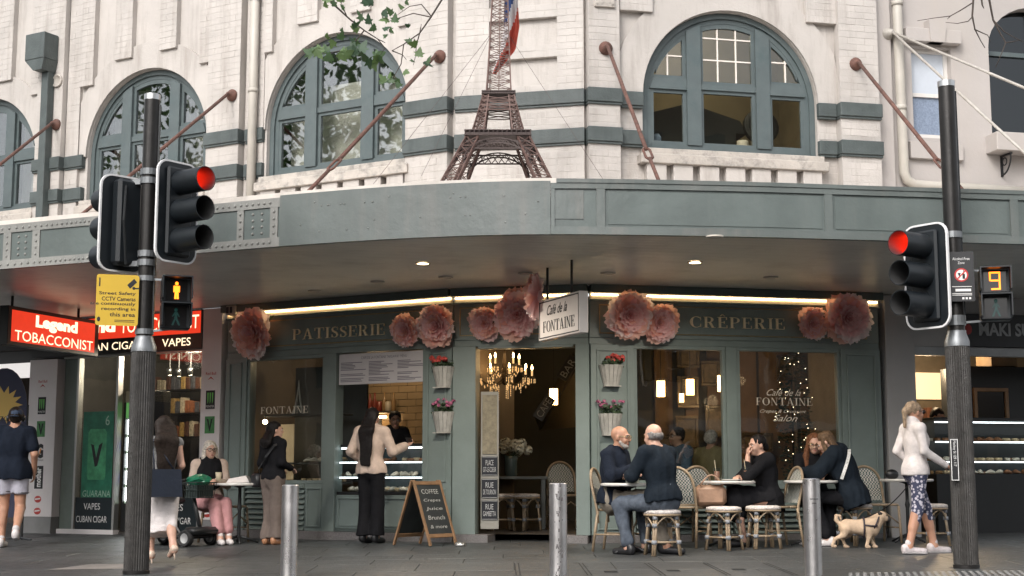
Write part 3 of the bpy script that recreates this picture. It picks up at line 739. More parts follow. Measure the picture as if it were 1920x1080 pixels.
tag(RIV.build('rivets', M_fasl, aw_, True), kind='stuff')
# right: framed panels
e = NF-1.02
for z0, z1 in ((ZFT-.075, ZFT-.021), (ZSOF, ZSOF+.075)):
    q = MB(); ribbon(q, SB+.02, e, z0, z1, 0, .02); q.build('flange', M_fas, aw_)
for a, b in ((1033, 1040), (1118, 1134), (1545, 1560), (1893, 1908)):
    q = MB(); ribbon(q, fs_at(a, 3.4), fs_at(b, 3.4), ZSOF+.0755, ZFT-.0755, 0, .018); q.build('stiffener', M_fas, aw_)
q = MB(); ribbon(q, fs_at(1040.5, 3.4), fs_at(1094, 3.4), ZSOF+.15, ZFT-.09, 0, .008); q.build('fascia_panel', M_fas, aw_)
for a, b in ((1140, 1540), (1566, 1888)):
    q = MB(); ribbon(q, fs_at(a, 3.4), fs_at(b, 3.4), ZSOF+.10, ZFT-.10, 0, .006); q.build('fascia_panel', M_fasp, aw_)
# ghost lettering left on the curved fascia
# roof and soffit
def wall_line(z, w=0.):
    L_ = [FL.P(u, w, z) for u in np.linspace(-12.4, -.0, 20)]+[FR.P(u, w, z) for u in np.linspace(0.0, 11, 16)]
    return L_
def sheet(z, m, name, off=-.04):
    wl = wall_line(z, -.02); mb = MB(); K = NF
    fr = [fpt(k, off, z) for k in np.linspace(0, NF-1.01, K)]
    # match by x
    wx = np.array([p[0] for p in wl]); wy = np.array([p[1] for p in wl]); vs = []
    NS = 10
    for p in fr:
        # direction to wall: straight back along the local normal
        X = p[0]*1.0; Yw = np.interp(X, wx, wy)
        for j in range(NS+1): vs.append((X, p[1]+(Yw-p[1])*j/NS, z))
    fs = [(i*(NS+1)+j, (i+1)*(NS+1)+j, (i+1)*(NS+1)+j+1, i*(NS+1)+j+1) for i in range(K-1) for j in range(NS)]
    mb.add(vs, fs); return mb.build(name, m, aw_, True)
M_sof = mat('soffit_boards', (.62, .6, .555), .38, var=.1, vs=1.5, bump=0, stain=(.27, .24, .21), ss=1.4, sa=.5)
t = M_sof.node_tree; b = t.nodes['Principled BSDF']; g = t.nodes.new('ShaderNodeNewGeometry'); mp = t.nodes.new('ShaderNodeMapping'); mp.inputs['Rotation'].default_value = (0, 0, math.radians(6))
w_ = t.nodes.new('ShaderNodeTexWave'); w_.bands_direction = 'Y'; w_.inputs['Scale'].default_value = 3.2; w_.inputs['Distortion'].default_value = .25; w_.inputs['Detail'].default_value = 2
bp = t.nodes.new('ShaderNodeBump'); bp.inputs['Strength'].default_value = .35; bp.inputs['Distance'].default_value = .012
t.links.new(g.outputs['Position'], mp.inputs['Vector']); t.links.new(mp.outputs[0], w_.inputs['Vector']); t.links.new(w_.outputs['Fac'], bp.inputs['Height']); t.links.new(bp.outputs[0], b.inputs['Normal'])
sheet(ZSOF+.004, M_sof, 'soffit'); sheet(3.47, M_cap, 'roof_sheet', -.05)
# recessed downlights
lamp_on = emis('downlight_lamp', (1, .72, .42), 22); ring_m = mat('downlight_ring', (.55, .5, .44), .4, var=0)
for px, py, on in ((793, 493, 1), (1303, 491, 1), (590, 545, 1), (708, 528, 1), (836, 520, 0), (985, 512, 0), (1140, 512, 0), (1445, 520, 0), (1340, 443, 0)):
    p = at_z(px, py, ZSOF); root = bpy.data.objects.new('downlight', None); COL.objects.link(root); root.parent = aw_; root.location = Vector(p)-aw_.location
    q = MB(); q.lathe([(.085, ZSOF+.003), (.085, ZSOF-.012), (.065, ZSOF-.012), (.06, ZSOF-.001)], 20, Matrix.Translation((p[0], p[1], 0)), caps=False); q.build('ring', ring_m, root)
    q = MB(); q.lathe([(.0601, ZSOF-.006), (.0005, ZSOF-.006)], 20, Matrix.Translation((p[0], p[1], 0)), caps=False); q.build('lamp', lamp_on if on and py < 500 else ring_m, root)
    if on and py < 500:
        l = bpy.data.lights.new('downlight_spot', 'SPOT'); l.energy = 130; l.spot_size = 2.9; l.spot_blend = .6; l.color = (1, .9, .76); l.shadow_soft_size = .05
        lo = bpy.data.objects.new('downlight_spot', l); COL.objects.link(lo); lo.location = (p[0], p[1], ZSOF-.03)
# tie rods from wall bosses down to the awning edge
RODS = [((100, 232, FL), (-60, 330)), ((430, 177, FL), (138, 400)), ((820, 104, FL), (565, 352)), ((1138, 88, FR), (1240, 343)), ((1608, 118, FR), (1815, 362))]
rlab = ['beside the square green rainwater pipe', 'beside the cream downpipe', 'between the arched side window and the tower', 'between the tower and the gridded arch window', 'beside the elbow downpipe']
for (x, y, f), e in RODS:
    u, z = f.uz(x, y, .2); a = f.P(u, .16, z); wr = f.P(u, .13, z)
    s = fs_at(e[0], ZFT) if e[0] > 0 else fs_at(5, ZFT)-6
    b = np.array(fpt(s, -.12, ZFT+.04)); t_ = thing('awning_tie_rod', 'rusty iron tie rod with round wall boss '+rlab.pop(0), 'tie rod', wr, 'tie rods holding the awning')
    Mx = Matrix.Translation(Vector(wr)) @ Matrix.Rotation(math.radians(f.deg), 4, 'Z') @ Matrix.Rotation(math.pi/2, 4, 'X')
    q = MB(); q.lathe([(.085, 0), (.085, .03), (.05, .06), (.03, .085), (.03, .11)], 16, Mx); q.build('wall_boss', M_rust, t_, True)
    d = b-a; a2 = a+f.n.tolist()[0]*0
    q = MB(); q.tube([np.array(wr)+np.array([f.n[0], f.n[1], 0])*.1, a+d*.80], .023, 8); q.build('rod', M_rust, t_, True)
    q = MB(); c0, c1 = a+d*.79, a+d*.87; sd_ = np.cross(d, [0, 0, 1.]); sd_ /= np.linalg.norm(sd_)
    for sg in (-1, 1): q.tube([c0, c0+d*.015+sd_*sg*.035, c1-d*.015+sd_*sg*.035, c1], .014, 6)
    q.tube([c1-d*.01, b], .02, 8); q.build('turnbuckle', M_rust, t_, True)
M_cr = mat('cream_rod_paint', (.40, .375, .34), .5, var=.15, vs=8, stain=(.25, .2, .15), ss=6, sa=.5)
u, z = FN.uz(1668, 62, .1); wr = FN.P(u, .02, z)
t_ = thing('double_tie_rod', 'pair of cream tie rods fanning from one boss on the plain neighbour wall', 'tie rod', wr)
Mx = Matrix.Translation(Vector(wr)) @ Matrix.Rotation(math.radians(12.5), 4, 'Z') @ Matrix.Rotation(math.pi/2, 4, 'X')
q = MB(); q.lathe([(.08, 0), (.08, .05), (.045, .08), (.04, .14)], 14, Mx); q.build('wall_boss', M_cr, t_, True)
for e, nm in (((1985, 192), 'rod'), ((1985, 345), 'rod')):
    b = at_d(*e, 14.6 if e[1] > 300 else 15.6); q = MB(); q.tube([FN.P(u+.02, .14, z), b], .017, 8); q.build(nm, M_cr, t_, True)
# ================================================================== cafe shopfront
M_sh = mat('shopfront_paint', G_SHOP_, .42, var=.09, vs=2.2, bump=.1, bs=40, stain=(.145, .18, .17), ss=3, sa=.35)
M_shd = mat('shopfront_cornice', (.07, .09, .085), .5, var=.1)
M_gran = mat('granite_step', (.16, .15, .15), .55, var=.3, vs=60, bump=.2, bs=80)
M_cream = mat('cream_cornice', (.5, .43, .33), .55, var=.06)
M_brass = mat('brass_letters', (.95, .8, .55), .38, .55, var=.1, vs=20)
M_gold = mat('gold_bead', (.42, .33, .2), .35, 1., var=.15, vs=20)
M_shopglass = glass('shop_glass', (.93, .95, .94), 2.0, wav=.03)
M_caseglass = glass('case_glass', (.95, .97, .97), 1.4)
M_led = emis('warm_led', (1, .7, .37), 9.0)
M_ledw = emis('white_led', (.9, .97, 1), 3.0)
M_bulb = emis('bulb_glow', (1, .62, .26), 24)
M_steel = mat('brushed_steel', (.55, .55, .55), .32, 1., var=.1, vs=20)
M_black = mat('black_paint', (.012, .013, .014), .4, var=.1)
M_white = mat('white_panel', (.7, .66, .66), .5, var=.05, vs=2, stain=(.5, .45, .42), ss=2, sa=.3)
M_ink = mat('black_ink', (.012, .012, .014), .6, var=0)
M_whiteink = mat('white_ink', (.75, .74, .72), .6, var=0)
ZST = .10
cafe = thing('cafe_shopfront', 'sage green cafe shopfront with gold lettering and a corner doorway', 'shopfront', (0, 17.3, 0))
def fb(fac, u0, u1, w0, w1, z0, z1, name, m, par, bev=.004, smooth=False):
    q = MB(); M = fac.M()
    (q.bbox(u0, u1, -w1, -w0, z0, z1, min(bev, (u1-u0)*.3, (z1-z0)*.3, (w1-w0)*.3), M) if bev else q.box(u0, u1, -w1, -w0, z0, z1, M)); return q.build(name, m, par)
def moulding(fac, u0, u1, z0, z1, w, par, m, t=.022, d=.018, name='panel_moulding'):
    q = MB(); M = fac.M()
    for a, b, c, e in ((u0, u1, z1-t, z1), (u0, u1, z0, z0+t), (u0, u0+t, z0+t, z1-t), (u1-t, u1, z0+t, z1-t)): q.bbox(a, b, -w-d, -w+.001, c, e, .004, M)
    return q.build(name, m, par)
ZG0, ZG1, ZS0, ZS1, ZL1 = .70, 2.37, 2.45, 2.915, 2.985
def front(fac, u0, u1, ends):
    fb(fac, u0, u1, -.15, .0, ZG1, ZS0, 'transom_rail', M_sh, cafe)
    fb(fac, u0, u1, -.15, .01, ZS0+.001, ZS1, 'sign_board', M_sh, cafe)
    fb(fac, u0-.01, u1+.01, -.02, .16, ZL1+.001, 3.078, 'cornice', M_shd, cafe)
    # cove: pale back, lit strip and lip
    q = MB(); M = fac.M(); q.prism([(0, 0)]*0 or [(u0, ZS1+.001), (u1, ZS1+.001), (u1, ZL1), (u0, ZL1)], -.03, .0, M); q.build('light_cove', M_cream, cafe)
    fb(fac, u0+.02, u1-.02, .031, .045, ZL1-.024, ZL1-.007, 'light_strip', M_led, cafe, .0)
    fb(fac, u0, u1, .10, .15, ZL1-.006, ZL1+.001, 'cove_lip', M_cream, cafe, .002)
    fb(fac, u0, u1, .011, .06, ZS1-.02, ZS1, 'sign_ledge', M_sh, cafe, .003)
front(FL, -3.6, -.001, 0); front(FC, .012, LC-.012, 0); front(FR, .001, 3.78, 0)
moulding(FL, -3.2, -.1, ZS0+.05, ZS1-.06, .01, cafe, M_gold, .014, .01, 'gold_bead')
moulding(FC, .08, LC-.08, ZS0+.05, ZS1-.06, .01, cafe, M_gold, .014, .01, 'gold_bead')
moulding(FR, .12, 3.62, ZS0+.05, ZS1-.06, .01, cafe, M_gold, .014, .01, 'gold_bead')
# pilasters with panels
def pil(fac, u0, u1, panels=True, z0=ZST):
    fb(fac, u0, u1, -.18, .03, z0, ZG1, 'pilaster', M_sh, cafe)
    if panels:
        e = .07
        moulding(fac, u0+e, u1-e, ZG0+.02, ZG1-.06, .03, cafe, M_sh); moulding(fac, u0+e, u1-e, z0+.06, ZG0-.06, .03, cafe, M_sh)
pil(FL, -3.6, -3.24); pil(FL, -.43, -.01); pil(FR, .01, .55); pil(FR, 3.25, 3.78)
pil(FC, .0, .29, False); pil(FC, 1.53, LC, False)
fb(FL, -1.95, -1.77, -.16, .02, ZST, ZG1, 'mullion', M_sh, cafe); fb(FR, 1.73, 1.87, -.16, .02, ZG0, ZG1, 'mullion', M_sh, cafe)
# slim steps
fb(FL, -3.6, -2.15, -.3, .045, -.2, ZST-.001, 'step', M_gran, cafe); fb(FL, -2.148, -.75, -.3, .06, -.2, ZST-.001, 'step', M_gran, cafe); fb(FL, -.748, .02, -.3, .05, -.2, ZST-.001, 'step', M_gran, cafe)
fb(FC, .03, .46, -.3, .08, -.2, ZST-.001, 'step', M_gran, cafe); fb(FC, 1.35, LC-.02, -.3, .08, -.2, ZST-.001, 'step', M_gran, cafe)
fb(FR, .02, 3.78, -.3, .05, -.2, ZST-.001, 'step', M_gran, cafe)
# louvred stall risers
def louvres(fac, u0, u1, w=.0):
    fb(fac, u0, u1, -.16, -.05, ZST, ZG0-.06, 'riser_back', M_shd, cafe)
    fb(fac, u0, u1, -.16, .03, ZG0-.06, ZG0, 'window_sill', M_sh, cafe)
    n = 8; h = (ZG0-.06-ZST)/n
    for k in range(n):
        z = ZST+k*h; q = MB(); M = fac.M(); P = [(-.045, z+h*.95), (-.03, z+h*.95), (.02, z+h*.12), (.005, z+h*.08)]
        vs = [M @ Vector((u, -w_, zz)) for u in (u0+.01, u1-.01) for w_, zz in P]
        q.add(vs, [(0, 1, 2, 3), (7, 6, 5, 4), (0, 4, 5, 1), (1, 5, 6, 2), (2, 6, 7, 3), (3, 7, 4, 0)]); q.build('slat', M_sh, cafe)
louvres(FL, -3.23, -2.25); fb(FL, -2.25, -1.95, -.16, .0, ZST, ZG0, 'riser_panel', M_sh, cafe); moulding(FL, -2.22, -1.98, ZST+.05, ZG0-.05, .0, cafe, M_sh)
fb(FL, -1.77, -.43, -.16, -.02, ZST+.04, .56, 'riser_panel', M_sh, cafe); moulding(FL, -1.73, -.47, ZST+.07, .53, -.02, cafe, M_sh)
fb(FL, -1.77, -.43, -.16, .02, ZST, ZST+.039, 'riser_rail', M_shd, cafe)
louvres(FR, .56, 1.79); louvres(FR, 1.81, 3.24)
# windows: frame + pane
def shopwin(fac, u0, u1, z0, z1, gm=None):
    root = bpy.data.objects.new('shop_window', None); COL.objects.link(root); root.parent = cafe; root.location = Vector(fac.P(u0, 0, z0))-cafe.location
    q = MB(); M = fac.M(); t = .045
    for a, b, c, d in ((u0, u1, z1-t, z1-.001), (u0, u1, z0+.001, z0+t), (u0+.001, u0+t, z0+t, z1-t), (u1-t, u1-.001, z0+t, z1-t)): q.bbox(a, b, -.005, .07, c, d, .004, M)
    q.build('frame', M_sh, root)
    q = MB(); q.box(u0+t, u1-t, .028, .034, z0+t, z1-t, M); q.build('pane', gm or M_shopglass, root); return root
w1 = shopwin(FL, -3.24, -1.95, ZG0, ZG1); w2 = shopwin(FR, .55, 1.73, ZG0, ZG1); w3 = shopwin(FR, 1.87, 3.25, ZG0, ZG1)
# gold letters
def gold_word(fac, s, u0, u1, z0, z1, w, m, nm, d=.018, label=None):
    L_, wd = did_word(s, .12); root = thing(nm, label, 'lettering', fac.P((u0+u1)/2, w, z0)); M = fac.M(); sc = (u1-u0)/wd
    for k, ps in enumerate(L_):
        q = MB()
        for p in ps:
            P = [(u0+x*sc, z0+y*(z1-z0)) for x, y in p]
            ar = sum(P[i][0]*P[(i+1) % 4][1]-P[(i+1) % 4][0]*P[i][1] for i in range(4))
            if ar < 0: P = P[::-1]
            q.prism(P, -w-d-random.uniform(0, .0004), -w, M)
        q.build('letter', m, root)
    return root
u0, z0 = FL.uz(549, 634, .02); u1, _ = FL.uz(722, 624, .02); gold_word(FL, 'PATISSERIE', u0, u1, 2.575, 2.715, .011, M_brass, 'gold_lettering', label='gold serif lettering PATISSERIE on the green sign board')
u0, z0 = FR.uz(1294, 615, .02); u1, _ = FR.uz(1472, 620, .02); gold_word(FR, 'CRÊPERIE', u0, u1, 2.60, 2.735, .011, M_brass, 'gold_lettering', label='gold serif lettering CRÊPERIE on the green sign board')
# window lettering: thin vinyl
def vinyl(fac, words, nm, label):
    root = thing(nm, label, 'lettering', fac.P(fac.uz(words[0][1], words[0][3], -.02)[0], -.02, fac.uz(words[0][1], words[0][3], -.02)[1]))
    for s, x0, x1, y0, y1, kind in words:
        ua, za = fac.uz(x0, y1, -.02); ub, zb = fac.uz(x1, (y1+y0)/2, -.02); zt = fac.uz((x0+x1)/2, y0, -.02)[1]; zl = fac.uz((x0+x1)/2, y1, -.02)[1]
        q = MB(); M = fac.M()
        if kind == 'd':
            L_, wd = did_word(s, .1)
            for ps in L_:
                for p in ps:
                    P = [(ua+x*(ub-ua)/wd, zl+y*(zt-zl)) for x, y in p]; ar = sum(P[i][0]*P[(i+1) % 4][1]-P[(i+1) % 4][0]*P[i][1] for i in range(4))
                    q.add([M @ Vector((a, .026, b)) for a, b in (P if ar > 0 else P[::-1])], [(0, 1, 2, 3)])
        else: put_text(q, s, ua, ub, zl, zt, .026, M, shear=.5)
        q.build('letters', words[-1] if False else mat('cream_vinyl', (.62, .56, .46), .5, var=0), root)
vinyl(FR, [('FONTAINE', 1418, 1524, 746, 760, 'd'), ('Café de la', 1438, 1502, 730, 742, 's'), ('Crepes & Croissant', 1425, 1512, 768, 776, 's'), ('Salon', 1450, 1496, 778, 790, 's')], 'window_lettering', 'pale cafe lettering FONTAINE on the fairy-lit window')
vinyl(FL, [('FONTAINE', 488, 577, 762, 775, 'd')], 'window_lettering', 'pale lettering FONTAINE on the patisserie window')
# ------------------------------------------------------------------ cafe interior
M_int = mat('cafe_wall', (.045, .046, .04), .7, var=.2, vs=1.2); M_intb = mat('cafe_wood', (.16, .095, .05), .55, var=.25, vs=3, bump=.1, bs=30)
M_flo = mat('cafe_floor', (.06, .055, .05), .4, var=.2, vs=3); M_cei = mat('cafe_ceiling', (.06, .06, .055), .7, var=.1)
inn = thing('cafe_interior', 'dim cafe room with dark walls behind the shopfront', 'room', (1, 20, ZST)); inn['kind'] = 'structure'; del inn['category']
SI = .2
cp_ = [FL.P(-.46, -.2, 0), FC.P(.0, -.24, 0), FC.P(LC, -.24, 0), FR.P(3.8, -.2, 0)]
bk = [np.array([5.6, 22.6, 0]), np.array([-.2, 22.6, 0])]
poly = [(p[0], p[1]) for p in cp_+bk]
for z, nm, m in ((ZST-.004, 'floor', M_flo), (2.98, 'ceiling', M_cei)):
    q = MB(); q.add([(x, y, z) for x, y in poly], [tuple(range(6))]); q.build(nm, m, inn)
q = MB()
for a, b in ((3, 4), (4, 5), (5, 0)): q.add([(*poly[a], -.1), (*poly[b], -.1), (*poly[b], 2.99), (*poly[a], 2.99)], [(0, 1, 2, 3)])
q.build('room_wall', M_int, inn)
# timber wall panels and gilt picture frames seen through the right-hand windows
for px, wx in ((1245, .28), (1298, .2), (1345, .3), (1400, .34), (1455, .5), (1520, .3)):
    p = at_d(px, 760, 22.5); q = MB(); q.box(p[0]-wx/2, p[0]+wx/2, 22.54, 22.59, ZST, 2.9); q.build('timber_panel', M_intb, inn)
M_gilt = mat('picture_frame', (.1, .075, .045), .4, .3, var=.3, vs=20); M_pic = mat('picture', (.12, .09, .055), .6, var=.5, vs=9)
for px, py, w, h in ((1290, 665, .36, .42), (1290, 735, .34, .5), (1288, 810, .36, .5), (1332, 700, .3, .4), (1340, 790, .3, .5), (1480, 690, .4, .4), (1232, 840, .5, .4), (1540, 800, .35, .5), (1420, 830, .5, .3)):
    p = at_d(px, py, 22.3); t_ = thing('picture_frame', 'dark gilt framed picture hanging on the cafe back wall', 'picture', p, 'pictures on the cafe wall')
    q = MB()
    for a, b, c, d in ((-w/2, w/2, h/2-.05, h/2), (-w/2, w/2, -h/2, -h/2+.05), (-w/2, -w/2+.05, -h/2+.05, h/2-.05), (w/2-.05, w/2, -h/2+.05, h/2-.05)): q.bbox(p[0]+a, p[0]+b, p[1]-.03, p[1]+.02, p[2]+c, p[2]+d, .008)
    q.build('frame', M_gilt, t_); q = MB(); q.box(p[0]-w/2+.04, p[0]+w/2-.04, p[1]-.005, p[1]+.01, p[2]-h/2+.04, p[2]+h/2-.04); q.build('picture', M_pic, t_)
# sloping stair soffit with little pennant boards, seen through the door
q = MB(); a, b = at_d(1092, 655, 20.5), at_d(1010, 795, 21.6); q.bar(a, b, .05, .22); q.build('stair_string', mat('stair_paint', (.05, .05, .045), .6), inn)
q = MB()
q.add([a+[0, 0, -.1], at_d(1092, 800, 20.5), at_d(1010, 800, 21.6), b+[0, 0, -.1]], [(0, 1, 2, 3)]); q.build('stair_cladding', mat('stair_olive', (.07, .066, .052), .7), inn)
for px, py, s in ((1065, 690, 'BAR'), (1020, 765, 'CAFE')):
    p = at_d(px, py, 20.2); t_ = thing('hanging_board', 'small dark tilted board with pale lettering on the cafe stair reading '+s, 'sign', p); Mx = Matrix.Translation(p) @ Matrix.Rotation(-1.0, 4, 'Y')
    q = MB(); q.bbox(-.18, .18, -.01, .01, -.08, .08, .003, Mx); q.build('board', M_black, t_); q = MB(); put_text(q, s, -.14, .14, -.05, .05, -.012, Mx); q.build('letters', mat('grey_ink', (.3, .3, .28), .6, var=0), t_)
# pendant lamps
PEN = [(1038, 742, 20.3), (1239, 727, 20.5), (1294, 724, 20.8), (1353, 717, 20.2), (1278, 745, 22.0)]
M_crys = mat('pendant_glow', (.9, .75, .5), .3, emit=(1, .58, .22), es=5, var=0); M_lampm = mat('lamp_metal', (.08, .06, .04), .4, .8)
for k, (px, py, d) in enumerate(PEN):
    p = at_d(px, py, d); s = 1 if k < 4 else .6
    t_ = thing('pendant_lamp', 'small crystal pendant lamp glowing warm '+('in the doorway' if k == 0 else 'behind the cafe window'), 'lamp', p, None if k == 0 else 'pendant lamps behind the cafe window')
    q = MB(); q.tube([p+[0, 0, .13*s], [p[0], p[1], 2.97]], .006, 6); q.build('cord', M_black, t_)
    q = MB(); q.lathe([(.03*s, .13*s), (.06*s, .11*s), (.055*s, .10*s)], 10, Matrix.Translation(p)); q.build('cap', M_lampm, t_)
    for j in range(10):
        an = j*.628; q = MB(); x, y = .048*s*math.cos(an), .048*s*math.sin(an); q.bbox(-.011*s, .011*s, -.008*s, .008*s, -.13*s, .10*s, .003, Matrix.Translation((p[0]+x, p[1]+y, p[2])) @ Matrix.Rotation(an, 4, 'Z')); q.build('crystal', M_crys, t_)
    q = MB(); q.ell(p, (.022*s, .022*s, .05*s)); q.build('bulb', M_bulb, t_, True)
for (x, y, z, e) in ((1.2, 20.4, 2.2, 2.5), (3.3, 20.6, 2.2, 7), (3.0, 21.6, 1.9, 5)):
    l = bpy.data.lights.new('cafe_lamp_light', 'POINT'); l.energy = e; l.color = (1, .68, .36); l.shadow_soft_size = .1; o = bpy.data.objects.new('cafe_lamp_light', l); COL.objects.link(o); o.location = (x, y, z)
# fairy-lit tree in the window
c = at_d(1492, 900, 18.2); ft_ = thing('fairy_light_tree', 'small indoor tree wrapped in fairy lights behind the creperie window', 'plant', (c[0], c[1], ZST)); rs_ = random.Random(9)
q = MB(); q.tube([(c[0], c[1], ZST), (c[0]+.02, c[1], 1.2), (c[0], c[1], 2.2)], [.03, .025, .01], 7); q.build('trunk', M_intb, ft_)
q = MB(); fl_ = MB()
for k in range(900):
    z = ZST+.25+2.0*rs_.random(); r = .05+.20*(1-abs(z-1.5)/1.6)*rs_.random()**.5; a = rs_.random()*6.28; s_ = .03; p_ = Vector((c[0]+r*math.cos(a), c[1]+r*math.sin(a), z)); Mx = Matrix.Translation(p_) @ Vector((rs_.gauss(0, 1), rs_.gauss(0, 1), rs_.gauss(0, 1))).to_track_quat('Z', 'Y').to_matrix().to_4x4(); q.add([Mx @ Vector(t) for t in ((-s_, 0, 0), (0, -s_*.5, 0), (s_, 0, 0), (0, s_*.5, 0))], [(0, 1, 2, 3)])
    if k % 14 == 0: fl_.ell((c[0]+r*1.15*math.cos(a), c[1]-abs(r*1.1*math.sin(a)), z), (.0045, .0045, .0045), 6, 4)
q.build('foliage', mat('indoor_leaf', (.03, .045, .025), .6, var=.3), ft_); tag(fl_.build('fairy_lights', emis('fairy_glow', (1, .8, .5), 5), ft_), kind='stuff')
# chandelier
def chandelier():
    c = at_d(946, 705, 18.6); root = thing('chandelier', 'crystal chandelier with lit candle bulbs hanging in the cafe doorway', 'chandelier', c)
    q = MB(); q.tube([c+[0, 0, .1], [c[0], c[1], 2.97]], .012, 6); q.build('chain', M_lampm, root)
    q = MB(); q.lathe([(.01, -.12), (.05, -.08), (.03, -.03), (.06, .0), (.025, .06), (.035, .14), (.012, .3)], 12, Matrix.Translation(c)); q.build('stem', M_lampm, root, True)
    M_cry = mat('crystal_drop', (.8, .62, .4), .08, .0, var=.3, vs=30, spec=1., emit=(1, .6, .25), es=.35)
    M_can = mat('candle_sleeve', (.7, .55, .35), .5, emit=(1, .6, .25), es=.5, var=0)
    cr = MB(); n = 0
    for ring, (cnt, R_, z) in enumerate(((9, .36, -.02), (5, .2, .13))):
        for k in range(cnt):
            a = 2*math.pi*k/cnt+ring*.3; ca, sa = math.cos(a), math.sin(a)
            P = [c+np.array([R_*t*ca, R_*t*sa, z-.1*math.sin(t*math.pi)*1.0+(0 if t < 1 else 0)]) for t in np.linspace(.08, 1, 7)]
            q = MB(); q.tube(P, .009, 6); q.lathe([(.012, 0), (.04, .012), (.038, .018)], 10, Matrix.Translation(P[-1])); arm = q.build('arm', M_lampm, root, True)
            q = MB(); q.lathe([(.012, .015), (.012, .10)], 8, Matrix.Translation(P[-1])); q.build('candle', M_can, arm, True)
            q = MB(); q.lathe([(.006, .10), (.013, .118), (.010, .14), (.002, .165)], 8, Matrix.Translation(P[-1])); q.build('bulb', M_bulb, arm, True)
            for j in range(7):
                b = j*.9; x, y, zz = P[-1][0]+.04*math.cos(b), P[-1][1]+.04*math.sin(b), P[-1][2]-.03
                for d in range(2): cr.lathe([(.001, -.018), (.008, 0), (.001, .014)], 5, Matrix.Translation((x, y, zz-.03*d)), caps=False)
            for j in range(5):
                t = .25+.15*j; p = P[1]+(P[-1]-P[1])*t; cr.lathe([(.001, -.02), (.009, 0), (.001, .014)], 5, Matrix.Translation((p[0], p[1], p[2]-.07-.03*(j % 2))), caps=False)
    for k in range(9):
        a = k*.7; L_ = 5+k % 4
        for d in range(L_): cr.lathe([(.001, -.012), (.007, 0), (.001, .012)], 5, Matrix.Translation((c[0]+.2*math.cos(a)*(.4+.12*k), c[1]+.2*math.sin(a)*(.4+.12*k), c[2]-.12-.026*d)), caps=False)
    tag(cr.build('crystals', M_cry, root), kind='stuff')
    l = bpy.data.lights.new('chandelier_light', 'POINT'); l.energy = 4; l.color = (1, .64, .3); l.shadow_soft_size = .25; o = bpy.data.objects.new('chandelier_light', l); COL.objects.link(o); o.location = c+np.array([0, 0, .35])
chandelier()
# menu board and street-name plates on the opened door leaf
dl = thing('menu_door_leaf', 'folded-back door leaf with framed menu and three dark plates', 'door', FC.P(.33, -.15, ZST))
p0 = FC.P(.335, -.06, 0); DM = Matrix.Translation(p0) @ Matrix.Rotation(math.radians(FC.deg+14), 4, 'Z')
q = MB(); q.bbox(0, .22, 0, .04, .16, 1.82, .004, DM); q.build('leaf', mat('door_leaf_paint', (.3, .29, .26), .5), dl)
q = MB(); q.bbox(.02, .195, -.012, -.001, 1.06, 1.78, .003, DM); q.build('menu', mat('menu_paper', (.23, .2, .14), .6, var=.3, vs=18), dl)
for z, a, b in ((.80, 'PLACE', 'GIT-LE-COEUR'), (.53, 'RUE', 'DE TOURNON'), (.27, 'RUE', 'GAMBETTA')):
    q = MB(); q.bbox(.012, .205, -.014, -.001, z, z+.235, .003, DM); pl = q.build('plate', mat('plate_black', (.012, .014, .02), .35), dl)
    q = MB(); put_text(q, a, .06, .155, z+.125, z+.19, -.016, DM); put_text(q, b, .03, .185, z+.045, z+.105, -.016, DM)
    for c in ((.018, .199, z+.006, z+.011), (.018, .199, z+.224, z+.229)): q.box(c[0], c[1], -.0155, -.0142, c[2], c[3], DM)
    q.build('letters', mat('plate_ink', (.5, .5, .5), .5, var=0), pl)
fb(FC, .31, 1.5, -.16, .0, ZG1-.03, ZG1, 'door_head', M_sh, cafe)
# inside furniture glimpsed through the doorway
t_ = thing('dining_table', 'dark dining table inside the cafe doorway', 'table', at_d(965, 1000, 19.4)); p = at_d(968, 893, 19.4)
q = MB(); q.bbox(p[0]-.45, p[0]+.42, p[1]-.3, p[1]+.3, p[2]-.04, p[2], .006); q.build('top', mat('table_grey', (.14, .15, .14), .4), t_)
for sx in (-.38, .36):
    for sy in (-.24, .24): q = MB(); q.box(p[0]+sx-.025, p[0]+sx+.025, p[1]+sy-.025, p[1]+sy+.025, ZST, p[2]-.04); q.build('leg', mat('table_grey', (.14, .15, .14), .4), t_)
t_ = thing('flower_vase', 'glass vase of white hydrangeas on the table inside the door', 'vase', p+[-.07, 0, 0])
vb = p+np.array([-.07, 0, 0]); q = MB(); q.lathe([(.07, .0), (.09, .03), (.085, .2), (.1, .27)], 14, Matrix.Translation(vb)); q.build('vase', mat('vase_glass', (.1, .14, .14), .1, spec=.8, var=0), t_, True)
hy = mat('hydrangea', (.55, .55, .47), .8, var=.25, vs=30); lf = mat('vase_leaf', (.04, .07, .035), .6)
for k in range(13):
    a = k*2.4; r = .06+.022*k; c = vb+np.array([r*math.cos(a), r*.5*math.sin(a), .42-.012*k+.08*random.random()])
    q = MB(); q.tube([vb+[0, 0, .25], c], .006, 5); q.build('stem', lf, t_)
    q = MB()
    for j in range(46):
        v = np.array([random.gauss(0, 1), random.gauss(0, 1), random.gauss(0, 1)]); v /= np.linalg.norm(v); pp = c+v*.065
        Mx = Matrix.Translation(pp) @ Vector(v).to_track_quat('Z', 'Y').to_matrix().to_4x4()
        q.add([Mx @ Vector((.024*math.cos(i*1.571+j), .024*math.sin(i*1.571+j), .004*(i % 2))) for i in range(4)], [(0, 1, 2, 3)])
    q.build('bloom', hy, t_)
